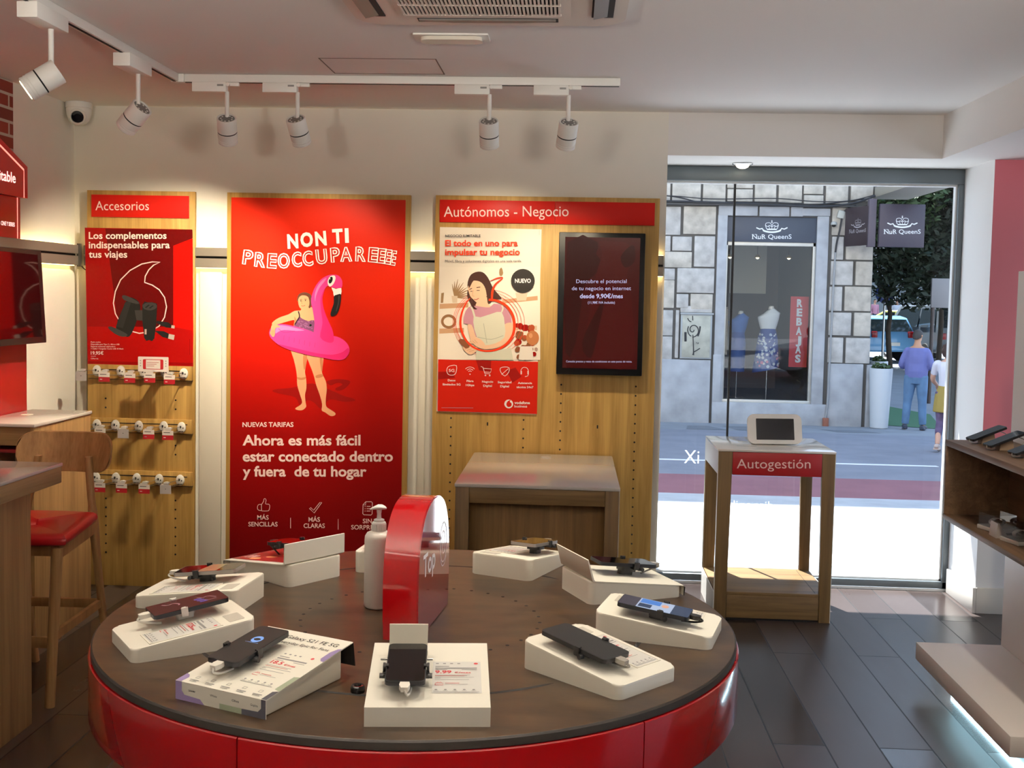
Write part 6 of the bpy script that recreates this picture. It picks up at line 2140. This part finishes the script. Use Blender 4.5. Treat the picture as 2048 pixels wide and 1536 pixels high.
t = thing('wall_lamp_box', 'small pale square box tilted on the facade right of the dress shop window', 'box', (4.60, 19.9, 3.14))
q = Matrix.Translation((4.615, 19.93, 3.135)) @ Matrix.Rotation(math.radians(12), 4, 'Y')
mb = MB().box(-.06, .06, -.03, .03, -.07, .07, None, .02)
mb.v = [q @ v for v in mb.v]
mb.build('box', mat('box_pale', 'b7bab2', .5), t, world=True)
t = thing('dome_sensor', 'small dome fitting on the facade under the pale square box', 'sensor', (4.50, 19.95, 2.95))
MB().lathe([(.05, 0), (.052, .02), (.04, .05), (0, .06)], (4.50, 19.93, 2.955), (0, 0, 1), 20).lathe([(0, -.04), (.03, -.03), (.035, 0), (0, 0)], (4.50, 19.93, 2.955), (0, 0, 1), 20, DARK).build('dome', mat('dome_grey', 'a9aca8', .5), t, world=True)
t = thing('conduit_pipe', 'thin grey pipe with a black lead running down the facade pier', 'pipe', (4.5, 19.94, -.5))
MB().tube(smooth_open([(4.545, 19.94, 2.50), (4.525, 19.93, 1.6), (4.515, 19.93, .5), (4.50, 19.92, -.2), (4.47, 19.93, -.50)], 5), .017, 8).build('pipe', mat('pipe_grey', '8d9092', .5), t, world=True)
MB().tube(smooth_open([(4.86, 19.93, 3.30), (4.66, 19.92, 3.18), (4.63, 19.92, 3.05), (4.60, 19.92, 2.85), (4.56, 19.92, 2.65), (4.545, 19.93, 2.48)], 5), .017, 8).build('lead', mat('lead_black', '26272a', .6), t, world=True)
MB().box(4.43, 4.53, 19.88, 19.96, -.58, -.42, None, .01).build('foot_cover', mat('terracotta', '8d5a48', .8), t, world=True)
for i, pts in enumerate(([(1.0, 3.46), (1.75, 3.39), (2.2, 3.30), (2.75, 3.305), (3.4, 3.32), (4.2, 3.30), (5.1, 3.42)], [(1.0, 3.42), (1.7, 3.40), (2.4, 3.36), (3.45, 3.385), (4.1, 3.345), (4.7, 3.36), (5.15, 3.47)], [(1.0, 3.31), (2.4, 3.295), (3.6, 3.262), (4.3, 3.255), (4.8, 3.32), (5.15, 3.45)])):
    t = thing('facade_cable', ('black cable sagging along the facade ledge, lowest in the middle', 'upper black cable strung along the facade with a peak over the sign', 'thick black cable lying on the facade ledge')[i], 'cable', (pts[0][0], 19.88, pts[0][1]), 0, 'cables on the facade')
    MB().tube(smooth_open([(x, 19.87 - i * .05, z) for x, z in pts], 6), (.011, .009, .02)[i], 6).build('cable', mat('lead_black', '26272a', .6), t, world=True)

# ------------------------------------------------------------------ planters
PLW = mat('planter_white', 'b9bfc4', .5)
LEAFM = mat('leaf_green', '39502a', .6)
LEAFD = mat('leaf_dark', '1f2c1a', .6)
def leaves(mb, c, rx, ry, rz, n, size, m, seed):
    r = random.Random(seed)
    for k in range(n):
        while True:
            p = Vector((r.uniform(-1, 1), r.uniform(-1, 1), r.uniform(-1, 1)))
            if .15 < p.length < 1:
                break
        p = Vector(c) + Vector((p.x * rx, p.y * ry, p.z * rz))
        a = Vector((r.uniform(-1, 1), r.uniform(-1, 1), r.uniform(-.6, .6))).normalized()
        b = a.cross(Vector((r.uniform(-1, 1), r.uniform(-1, 1), r.uniform(-1, 1)))).normalized()
        s_ = size * r.uniform(.6, 1.3)
        mb.add([p - a * s_, p + b * s_ * .4, p + a * s_, p - b * s_ * .4], [(0, 1, 2, 3)], m)
for i, (x, y, ztop, rt, rb, lab) in enumerate(((5.36, 19.75, .48, .195, .14, 'tall white tapered planter with low green plants at the building corner'), (5.70, 21.2, .53, .17, .12, 'second white planter half hidden behind the corner of the granite building'))):
    t = thing('planter', lab, 'planter', (x, y, gz(y) + .006), 0, 'white planters')
    h = ztop - gz(y)
    MB().lathe([(0, 0), (rb, 0), (rb + .01, .01), (rt, h - .01), (rt - .003, h), (rt - .02, h), (rt - .03, h - .05), (0, h - .05)], (0, 0, 0), (0, 0, 1), 36).build('pot', PLW, t)
    mb = MB()
    leaves(mb, (0, 0, h + .0), rt * .8, rt * .8, .09, 160, .05, LEAFM, i)
    o = mb.build('foliage', LEAFM, t)
    if i == 0:
        MB().tube([(rt * math.cos(q) * .93 * (.9), rt * math.sin(q) * .93 * .9 - .01, h * .66 - .11 * math.cos(q)) for q in [k * PI / 12 for k in range(-13, 1)]], .006, 6).build('band', mat('band_brown', '7a6c5e', .6), t)

# ------------------------------------------------------------------ trees up the side street
BARK = mat('tree_bark', '453b30', .9, noise=.3, nscale=6)
def tree(label, x, y, h0, lean, crown_c, rx, ry, rz, n, seed):
    t = thing('street_tree', label, 'tree', (x, y, gz(y)), 0, 'trees up the side street')
    pts = smooth_open([(0, 0, 0), (lean * .2, 0, h0 * .45), (lean * .15, 0, h0 * .7), (lean * .7, 0, h0), (lean, 0, h0 + 1.2)], 5)
    mb = MB()
    mb.tube(pts, [.085 - .045 * i / (len(pts) - 1) for i in range(len(pts))], 10)
    for k, (dx, dz) in enumerate(((.7, .8), (-.8, .9), (.3, 1.2), (-.4, 1.0))):
        mb.tube(smooth_open([(lean * .4, 0, h0 * .8 + k * .1), (lean * .6 + dx * .5, .1 * k, h0 + dz * .4), (lean + dx * 1.4, .1 * k, h0 + dz)], 4), .045, 6)
    mb.build('trunk', BARK, t)
    mb = MB()
    r = random.Random(seed)
    for k in range(14):
        c = Vector(crown_c) + Vector((r.uniform(-.8, .8) * rx, r.uniform(-.8, .8) * ry, r.uniform(-.75, .75) * rz))
        leaves(mb, c, rx * .5, ry * .5, rz * .5, n // 14, .115, (LEAFD, LEAFM, LEAFD)[k % 3], seed * 50 + k)
    mb.build('foliage', LEAFD, t)
tree('street tree with a kinked trunk nearest the granite building corner', 9.35, 33.5, 2.5, -.5, (.4, 0, 5.0), 2.9, 2.2, 2.7, 21000, 2)
tree('straight-trunked street tree behind the man in blue', 11.05, 34.5, 2.9, .15, (.9, 0, 5.2), 2.9, 2.2, 2.8, 21000, 3)
tree('dark street tree at the right side of the window view', 12.9, 33.0, 3.4, .5, (.6, 0, 4.9), 2.8, 2.0, 3.0, 21000, 4)

# ------------------------------------------------------------------ far buildings closing the side street
t = thing('far_building', 'pale concrete building with a glazed ground floor at the end of the side street', 'building', (18, 66, .2))
CONC = mat('far_concrete', '9b9a92', .85, noise=.08, nscale=.4)
mb = MB().box(10, 16.6, 66, 74, 0, 22).box(16.6, 23.5, 66.4, 74, 4.6, 22).box(23.5, 40, 66, 74, 0, 22)
mb.build('wall', CONC, t, world=True)
MB().box(16.6, 23.5, 66.9, 67.0, .1, 4.6).build('shop_glazing', mat('far_glass', '50606a', .1, spec=.8), t, world=True)
for x in (16.7, 18.6, 20.6, 22.6):
    MB().box(x, x + .14, 66.6, 66.9, .1, 4.6).build('mullion', ALU, t, world=True)
for k in range(4):
    for j in range(6):
        x, z = 11 + j * 4.6, 6 + k * 3.6
        f = MB().box(x, x + 1.5, 65.93, 66.02, z, z + 1.9).build('window', mat('far_window', '38424a', .2), t, world=True)
t = thing('street_house', 'sandy plastered house low behind the parked blue car', 'building', (12, 52, 0))
MB().box(8.5, 13.6, 54, 60, 0, 4.2).build('wall', mat('house_sand', 'a79f8b', .85), t, world=True)
MB().box(8.2, 13.9, 53.8, 60, 4.2, 4.5).build('roof', mat('house_roof', '6f5a4d', .8), t, world=True)
MB().box(12.3, 13.3, 53.95, 54.02, .2, 2.3).build('door', mat('house_door', 'b98f52', .7), t, world=True)

# ------------------------------------------------------------------ parked cars
TYRE = mat('tyre_black', '151515', .8)
CARG = mat('car_glass', '1c262c', .06, spec=.8)
def car(label, x, y, rz, paint, prof, wb, W, glasspoly, group='parked cars', rear=True):
    """body pushed out from a side profile with tumblehome, glass, wheels, lamps"""
    t = thing('car', label, 'car', (x, y, gz(y)), rz, group)
    pm = mat(paint[0], paint[1], .2, spec=.6, coat=.5)
    n = len(prof)
    vs, fs = [], []
    def half(z):
        return W / 2 * (1 - .16 * max(0, (z - .85) / .75))
    for s_ in (-1, 1):
        vs += [Vector((s_ * half(z), yy, z)) for yy, z in prof]
    fs = [tuple(range(n)), tuple(range(2 * n - 1, n - 1, -1))] + [(i, (i + 1) % n, n + (i + 1) % n, n + i) for i in range(n)]
    bm = bmesh.new()
    bv = [bm.verts.new(v) for v in vs]
    for f in fs:
        bm.faces.new([bv[i] for i in f])
    bmesh.ops.recalc_face_normals(bm, faces=bm.faces)
    bmesh.ops.bevel(bm, geom=[e for e in bm.edges if e.calc_face_angle(0) > .5], offset=.06, segments=3, affect='EDGES', profile=.5)
    mb = MB()
    mb.addbm(bm)
    mb.build('body', pm, t)
    for poly in glasspoly['side']:
        for s_ in (-1, 1):
            mb = MB()
            mb.add([Vector((s_ * (half(z) + .004), yy, z)) for yy, z in poly], [tuple(range(len(poly)))])
            mb.build('side_window', CARG, t)
    for nm, ((ya, za), (yb, zb)) in (('rear_window', glasspoly['rear']), ('windscreen', glasspoly['front'])):
        ha, hb = half(za) - .10, half(zb) - .10
        d = -.012 if nm == 'rear_window' else .012
        mb = MB()
        mb.add([(-ha, ya + d, za), (ha, ya + d, za), (hb, yb + d, zb + .006), (-hb, yb + d, zb + .006)], [(0, 1, 2, 3)])
        mb.build(nm, CARG, t)
    for yy in wb:
        for s_ in (-1, 1):
            mb = MB()
            mb.lathe([(0, 0), (.30, 0), (.315, .02), (.315, .17), (.30, .19), (0, .19)], (s_ * (W / 2 - .10) - .095, yy, .315), (1, 0, 0), 24)
            w_ = mb.build('wheel', TYRE, t)
            MB().lathe([(0, 0), (.19, 0), (.19, .008), (0, .02)], (s_ * (W / 2 - .10) + s_ * .0955, yy, .315), (s_, 0, 0), 16).build('hub', STEEL, w_)
    ymin, ymax = min(p[0] for p in prof), max(p[0] for p in prof)
    for s_ in (-1, 1):
        MB().box(s_ * (W / 2 - .20) - .10, s_ * (W / 2 - .20) + .10, ymin - .012, ymin + .05, .78, .98, None, .02).build('tail_lamp', mat('tail_red', '8f1216', .2), t)
        MB().box(s_ * (W / 2 - .22) - .13, s_ * (W / 2 - .22) + .13, ymax - .05, ymax + .012, .62, .76, None, .02).build('head_lamp', mat('lamp_clear', 'd9dde0', .1), t)
    MB().box(-.26, .26, ymin - .018, ymin, .52, .63, None, .005).build('number_plate', mat('plate_white', 'd8d8d2', .5), t)
    return t
hatch = [(-1.95, .32), (-2.0, .55), (-1.96, .92), (-1.62, 1.42), (-1.3, 1.48), (.1, 1.47), (.95, .98), (1.85, .80), (1.98, .55), (1.92, .28)]
hg = {'side': [[(-1.45, .98), (-1.25, 1.38), (-.45, 1.40), (-.45, .96)], [(-.35, .96), (-.35, 1.40), (.08, 1.38), (.75, .96)]], 'rear': ((-1.93, .98), (-1.66, 1.36)), 'front': ((.90, 1.0), (.14, 1.43))}
vanp = [(-2.2, .35), (-2.25, .6), (-2.22, 1.1), (-2.05, 1.82), (-1.85, 1.88), (.9, 1.86), (1.5, 1.15), (2.2, .95), (2.3, .55), (2.25, .3)]
vg = {'side': [[(-1.9, 1.15), (-1.8, 1.72), (-.8, 1.74), (-.8, 1.13)], [(-.7, 1.13), (-.7, 1.74), (.75, 1.72), (1.25, 1.13)]], 'rear': ((-2.2, 1.15), (-2.07, 1.74)), 'front': ((1.45, 1.18), (.95, 1.80))}
car('light blue hatchback parked left of the kinked tree trunk', 9.70, 38.6, .30, ('paint_light_blue', '6fa8d6'), hatch, (-1.25, 1.25), 1.72, hg)
car('dark grey people carrier seen from behind between the two tree trunks', 12.0, 38.3, .15, ('paint_graphite', '4b5258'), vanp, (-1.4, 1.45), 1.80, vg)
car('tall white van parked behind the dark people carrier', 15.2, 43.2, .3, ('paint_white', 'c3d3e2'), [(a * 1.15, b * 1.12) for a, b in vanp], (-1.6, 1.65), 1.95, {k: ([[(a * 1.15, b * 1.12) for a, b in p] for p in v] if k == 'side' else tuple((a * 1.15, b * 1.12) for a, b in v)) for k, v in vg.items()})
car('pale yellow car farther up the side street', 13.2, 47.0, .9, ('paint_yellow', 'c9c66a'), hatch, (-1.25, 1.25), 1.72, hg)

car('white car parked on the near side of the street, mirrored in the dress shop glass', 6.9, 12.6, PI / 2, ('paint_white_gloss', 'e6e8ea'), hatch, (-1.25, 1.25), 1.74, hg)

# ------------------------------------------------------------------ street signs
t = thing('round_road_sign', 'round blue roundabout road sign on a thin pole behind the kinked tree', 'road sign', (9.6, 35.3, gz(35.3)))
MB().cyl((0, 0, 0), (0, 0, 2.55), .035, n=12).build('pole', STEEL, t)
mb = MB()
mb.lathe([(0, -.02), (.30, -.02), (.31, 0), (.30, .02), (0, .02)], (0, -.05, 2.25), (0, -1, 0), 32)
d_ = mb.build('disc', mat('road_blue', '2b4a9c', .4), t)
a = Art((0, 1, 0, 0, 0, 1), (0, -.073, 2.25), (1, 0, 0), (0, 0, 1), (0, -4, 0))
for k in range(3):
    an = [math.radians(k * 120 + j * 12) for j in range(7)]
    a.line([(.16 * math.cos(q), .16 * math.sin(q)) for q in an], .045, SGW)
    q = math.radians(k * 120 + 90)
    a.poly([(.105 * math.cos(q - .1), .105 * math.sin(q - .1)), (.215 * math.cos(q - .1), .215 * math.sin(q - .1)), (.16 * math.cos(q + .4), .16 * math.sin(q + .4))], SGW)
a.build('arrows', d_, False)
t = thing('notice_board', 'grey backed rectangular street board on a post at the right of the window view', 'street sign', (7.72, 24.3, gz(24.3)))
MB().cyl((-.10, 0, 0), (-.10, 0, 2.1), .04, n=12).build('post', mat('post_brown', '4b3f3a', .6), t)
MB().box(-.15, .32, -.04, .03, 1.54 - gz(24.3) - .0, 2.16 - gz(24.3), None, .01).build('board', mat('board_grey', '8b8786', .6), t)
# ================================================================== people
def ellring(c, rx, ry, ax=None, n=14):
    """an ellipse about c across the axis ax (default upright)"""
    c = Vector(c)
    if ax is None:
        u, v = Vector((1, 0, 0)), Vector((0, 1, 0))
    else:
        ax = Vector(ax).normalized()
        u = Vector((0, 1, 0)).cross(ax)
        u = u.normalized() if u.length > .2 else Vector((1, 0, 0))
        v = ax.cross(u)
    return [c + u * (rx * math.cos(2 * PI * k / n)) + v * (ry * math.sin(2 * PI * k / n)) for k in range(n)]

def limb(mb, pts, radii, k=5, n=14, flat=1.0):
    """tapering limb through joints, rings across its path"""
    P = smooth_open([tuple(p) + (r,) for p, r in zip(pts, radii)], k)
    rings = []
    for i, q in enumerate(P):
        a, b = P[max(0, i - 1)], P[min(len(P) - 1, i + 1)]
        d = Vector(b[:3]) - Vector(a[:3])
        rings.append(ellring(q[:3], q[3], q[3] * flat, d, n))
    mb.loft(rings)

def ball(mb, c, rx, ry, rz, n=18):
    rings = []
    for j in range(1, 10):
        a = -PI / 2 + PI * j / 10
        rings.append(ellring((c[0], c[1], c[2] + rz * math.sin(a)), rx * math.cos(a), ry * math.cos(a), None, n))
    mb.loft(rings)

def hand(mb, w, d, side, s=1.0, curl=.5):
    """palm, four unequal bent fingers, thumb off the side; w wrist, d pointing direction"""
    d = Vector(d).normalized()
    side = (Vector(side) - d * Vector(side).dot(d)).normalized()
    nrm = d.cross(side)
    w = Vector(w)
    rings = []
    for f, a, b in ((-.01, .024, .019), (.02, .032, .016), (.06, .040, .014), (.088, .038, .012)):
        c = w + d * (f * s)
        rings.append([c + side * (a * s * math.cos(2 * PI * k / 14)) + nrm * (b * s * math.sin(2 * PI * k / 14)) for k in range(14)])
    mb.loft(rings)
    for k, (o, l) in enumerate(((-.029, .060), (-.010, .074), (.010, .078), (.029, .070))):
        p0 = w + d * (.080 * s) + side * (o * s)
        p1 = p0 + d * (l * .5 * s) + nrm * (curl * .012 * s)
        p2 = p0 + d * (l * .82 * s) + nrm * (curl * .034 * s)
        p3 = p0 + d * (l * .95 * s) + nrm * (curl * .055 * s)
        limb(mb, [p0 - d * .012, p1, p2, p3], [.0092 * s, .0088 * s, .0082 * s, .0070 * s], 3, 8)
    t0 = w + d * (.025 * s) + side * (.026 * s)
    limb(mb, [t0, t0 + side * (.026 * s) + d * (.020 * s), t0 + side * (.036 * s) + d * (.045 * s) + nrm * (.012 * s), t0 + side * (.034 * s) + d * (.064 * s) + nrm * (.020 * s)], [.013 * s, .0115 * s, .010 * s, .008 * s], 3, 8)

def fuse(name, mb, m, parent, voxel, it=6):
    """welds overlapping limbs into one continuous skin"""
    o = mb.build(name, m, parent, sharp=180)
    r = o.modifiers.new('skin', 'REMESH')
    r.mode = 'VOXEL'
    r.voxel_size = voxel
    r.use_smooth_shade = True
    s_ = o.modifiers.new('soft', 'SMOOTH')
    s_.factor = .5
    s_.iterations = it
    return o

def person(label, loc, rz, skin, hair, top, legs, shoe, arms, stance, H=1.72, female=False, voxel=.008, sleeves=.9, headturn=0.0, nod=0.0, belly=1.0, hairlen=0.0, legwear=1.0, skirt=None, group=None):
    """arms: (shoulder, elbow, wrist) per side; stance: (hip, knee, ankle, toe direction) per side"""
    t = thing('person', label, 'person', loc, rz, group)
    k = H / 1.72
    V = lambda p: Vector(p) * k
    sh = .185 if not female else .165
    torso = [((0, .0, .80), .135, .105), ((0, .0, .90), .168 if not female else .172, .118), ((0, -.005, 1.02), .150 * belly if not female else .128, .112 * belly), ((0, .0, 1.14), .152 * belly if not female else .130, .112), ((0, .005, 1.27), .168 if not female else .145, .112), ((0, .008, 1.36), .178 if not female else .155, .095), ((0, .010, 1.415), .135, .075), ((0, .008, 1.45), .070, .062), ((0, -.004, 1.50), .054, .056), ((0, -.012, 1.56), .052, .056)]
    def torso_rings(g=0.0, z0=.0, z1=9):
        return [ellring(V(c), (a + g) * k, (b + g) * k) for c, a, b in torso if z0 <= c[2] <= z1]
    mb = MB()
    mb.loft(torso_rings())
    ct, st = math.cos(headturn), math.sin(headturn)
    hc = Vector((0, -.025 - .03 * nod, 1.615 - .01 * nod))
    def HP(x, y, z):
        y2 = y * math.cos(nod * .5) + z * math.sin(-nod * .5)
        z2 = z * math.cos(nod * .5) - y * math.sin(-nod * .5)
        return (hc + Vector((x * ct - y2 * st, x * st + y2 * ct, z2))) * k
    def headball(c, rx, ry, rz_):
        rings = []
        for j in range(1, 12):
            a = -PI / 2 + PI * j / 12
            q = math.cos(a)
            rings.append([HP(c[0] + rx * q * math.cos(2 * PI * i / 20), c[1] + ry * q * math.sin(2 * PI * i / 20), c[2] + rz_ * math.sin(a)) for i in range(20)])
        mb.loft(rings)
    headball((0, .010, .022), .075, .094, .090)
    headball((0, -.030, -.040), .054, .058, .062)
    limb(mb, [HP(0, -.078, .018), HP(0, -.098, -.012), HP(0, -.084, -.026)], [.008, .013, .011], 3, 8)
    for s_ in (-1, 1):
        limb(mb, [HP(s_ * .070, .012, .018), HP(s_ * .082, .022, .006), HP(s_ * .074, .010, -.022)], [.010, .013, .008], 3, 8)
    limb(mb, [HP(-.022, -.083, -.056), HP(0, -.091, -.055), HP(.022, -.083, -.056)], [.006, .009, .006], 3, 8)
    for (a, b, c) in arms:
        limb(mb, [V(a) + Vector((0, 0, .0)), V(b), V(c)], [.050 * k, .040 * k, .027 * k], 6)
    for i, (a, b, c) in enumerate(arms):
        d = V(c) - V(b)
        hand(mb, V(c), d + Vector((0, 0, -.02)), Vector((1 if a[0] < 0 else -1, -.3, .2)), k, 1.0)
    for hp, kn, an, toe in stance:
        limb(mb, [V(hp) + Vector((0, 0, .04)), (V(hp) + V(kn)) / 2, V(kn), (V(kn) * .6 + V(an) * .4) + Vector((0, .012, 0)), V(an)], [.088 * k, .076 * k, .055 * k, .052 * k, .036 * k], 5)
        q = Vector(toe).normalized()
        f = Vector((V(an).x, V(an).y, max(.032, V(an).z - .045)))
        limb(mb, [f - q * .055, f + q * .02, f + q * .10, f + q * .16], [.034 * k, .040 * k, .034 * k, .020 * k], 4, 12, .75)
    body = fuse('body', mb, skin, t, voxel)
    # eyes and brows
    mb2 = MB()
    for s_ in (-1, 1):
        mb2.lathe([(0, -.008), (.006, -.005), (.008, 0), (.006, .005), (0, .008)], HP(s_ * .030, -.0745, .016), (0, 0, 1), 10)
    mb2.build('eyes', mat('eye_dark', '2a2320', .3), t)
    # hair: a shell over the skull, longer at the back when hairlen is set
    mb = MB()
    rings = []
    for j in range(9):
        a = -.55 + (PI / 2 + .55) * j / 8
        q, zz = math.cos(a), math.sin(a)
        ring_ = []
        for i in range(20):
            an = 2 * PI * i / 20
            x, y = math.cos(an), math.sin(an)
            front = max(0, -y)
            lift = .064 * front * max(0, 1 - j / 6) + .030 * front * max(0, 1 - j / 4) - .050 * max(0, y) * max(0, 1 - j / 5)
            ring_.append(HP(.081 * q * x, .014 + (.098 if y > 0 else .090) * q * y, .020 + .098 * zz + lift))
        rings.append(ring_)
    mb.loft(rings)
    if hairlen:
        limb(mb, [HP(0, .06, .06), HP(0, .095, -.03), HP(0, .085, -.03 - hairlen * .6), HP(0, .07, -.03 - hairlen)], [.06, .068, .055, .02], 5, 14, .6)
        for s_ in (-1, 1):
            limb(mb, [HP(s_ * .05, .03, .06), HP(s_ * .075, .045, -.04), HP(s_ * .06, .055, -.03 - hairlen * .7)], [.04, .035, .015], 4, 10)
    fuse('hair', mb, hair, t, max(voxel, .008), 3)
    # top
    mb = MB()
    mb.loft(torso_rings(.012, .87, 1.44))
    for (a, b, c) in arms:
        e = V(b).lerp(V(c), max(0, sleeves * 2 - 1)) if sleeves > .5 else V(a).lerp(V(b), sleeves * 2)
        pts = [V(a) + Vector((-.06 * math.copysign(1, a[0]), 0, .0)), V(a), V(b), e] if sleeves > .5 else [V(a) + Vector((-.06 * math.copysign(1, a[0]), 0, 0)), V(a), e]
        rr = [.046 * k, .054 * k, .050 * k, .042 * k] if sleeves > .5 else [.050 * k, .058 * k, .055 * k]
        limb(mb, pts, rr, 5)
    fuse('shirt', mb, top, t, max(voxel, .010), 4)
    # trousers or leggings
    mb = MB()
    mb.loft(torso_rings(.010, .80, 1.03))
    for hp, kn, an, toe in stance:
        e = V(kn).lerp(V(an), .96 if legwear >= 1 else legwear)
        limb(mb, [V(hp) + Vector((0, 0, .05)), (V(hp) + V(kn)) / 2, V(kn), V(kn).lerp(e, .5) + Vector((0, .01, 0)), e], [.105 * k, .092 * k, .072 * k, .068 * k, .060 * k] if not female else [.100 * k, .086 * k, .062 * k, .058 * k, .044 * k], 5)
    fuse('trousers' if not female else 'leggings', mb, legs, t, max(voxel, .010), 4)
    if skirt is not None:
        mb = MB()
        mb.loft([ellring(V((0, 0, z)), a * k, b * k) for z, a, b in ((.62, .215, .17), (.75, .205, .16), (.90, .190, .138), (1.0, .150, .125), (1.04, .145, .12))])
        fuse('skirt', mb, skirt, t, max(voxel, .010), 2)
    for i, (hp, kn, an, toe) in enumerate(stance):
        q = Vector(toe).normalized()
        f = Vector((V(an).x, V(an).y, max(.040, V(an).z - .038)))
        mb = MB()
        limb(mb, [f - q * .066 + Vector((0, 0, .008)), f + q * .0 + Vector((0, 0, .012)), f + q * .08, f + q * .165 - Vector((0, 0, .008))], [.040 * k, .048 * k, .043 * k, .028 * k], 4, 14, .85)
        mb.box(f.x - .045, f.x + .045, f.y - .05, f.y + .05, f.z - .036, f.z - .010)
        s_ = fuse('shoe', mb, shoe, t, .008, 2)
    return t

SKINT = mat('skin_tan', 'b98a6c', .6)
SKINP = mat('skin_pink', 'c99a82', .6)
DENIM = mat('blue_denim', '5a7a9c', .8, noise=.2, nscale=6)
BLUESH = mat('blue_shirt', '6a6fa6', .8, noise=.06, nscale=9)
HAIRG = mat('hair_grey_dark', '3b3735', .7)
HAIRB = mat('hair_brown', '3a241d', .7)
SHOEW = mat('shoe_navy_white', '3b4353', .6)

# the man seen from behind, hands together in front of him
person('person in a blue shirt and jeans standing back turned beside the white planter', (5.90, 19.55, gz(19.55)), PI - .40, SKINT, HAIRG, BLUESH, DENIM, SHOEW,
       [((-.165, .0, 1.355), (-.245, .03, 1.11), (-.10, -.20, 1.06)), ((.165, .0, 1.355), (.250, .0, 1.11), (.13, -.22, 1.08))],
       [((-.092, 0, .88), (-.115, -.01, .48), (-.14, .02, .085), (-.25, -1, 0)), ((.092, 0, .88), (.125, -.01, .48), (.15, .0, .085), (.3, -1, 0))],
       H=1.72, belly=1.2, nod=.45, headturn=-.35)
# the woman half hidden by the window frame, walking
person('person in a white top and mustard skirt walking beside the window frame', (5.14, 15.6, gz(15.6)), PI - .5, SKINP, HAIRB, mat('white_top', 'c9cad6', .8), mat('patterned_leggings', '5a4a6a', .8, noise=.4, nscale=20), mat('white_sandal', 'b8a8a0', .6),
       [((-.18, .0, 1.37), (-.26, .10, 1.12), (-.27, .02, .87)), ((.18, .0, 1.37), (.25, -.10, 1.14), (.22, -.28, 1.02))],
       [((-.088, 0, .88), (-.09, -.14, .50), (-.08, -.16, .085), (0, -1, 0)), ((.088, 0, .88), (.09, .03, .48), (.08, .22, .13), (0, -1, -.3))],
       H=1.50, female=True, sleeves=.35, hairlen=.14, legwear=.75, skirt=mat('mustard_skirt', '98843f', .8))
# two small figures far up the side street
person('distant person in a pink top beyond the parked cars', (16.35, 62, gz(62)), .4, SKINP, HAIRG, mat('pink_top', 'c58a9a', .8), mat('dark_trousers', '2f3340', .8), DARK,
       [((-.20, 0, 1.385), (-.25, .03, 1.12), (-.22, -.06, .88)), ((.20, 0, 1.385), (.25, .03, 1.12), (.22, -.06, .88))],
       [((-.09, 0, .88), (-.10, -.01, .48), (-.11, .02, .085), (0, -1, 0)), ((.09, 0, .88), (.10, -.01, .48), (.11, 0, .085), (0, -1, 0))], voxel=.016)
person('distant person in a white top beyond the parked cars', (17.65, 62.4, gz(62.4)), -.5, SKINT, HAIRB, mat('pale_top', 'c8ccd2', .8), mat('dark_trousers', '2f3340', .8), DARK,
       [((-.20, 0, 1.385), (-.25, .03, 1.12), (-.20, -.10, .90)), ((.20, 0, 1.385), (.25, .03, 1.12), (.15, -.20, 1.1))],
       [((-.09, 0, .88), (-.10, -.03, .48), (-.11, -.1, .085), (0, -1, 0)), ((.09, 0, .88), (.10, .03, .48), (.11, .15, .085), (0, -1, 0))], voxel=.016)
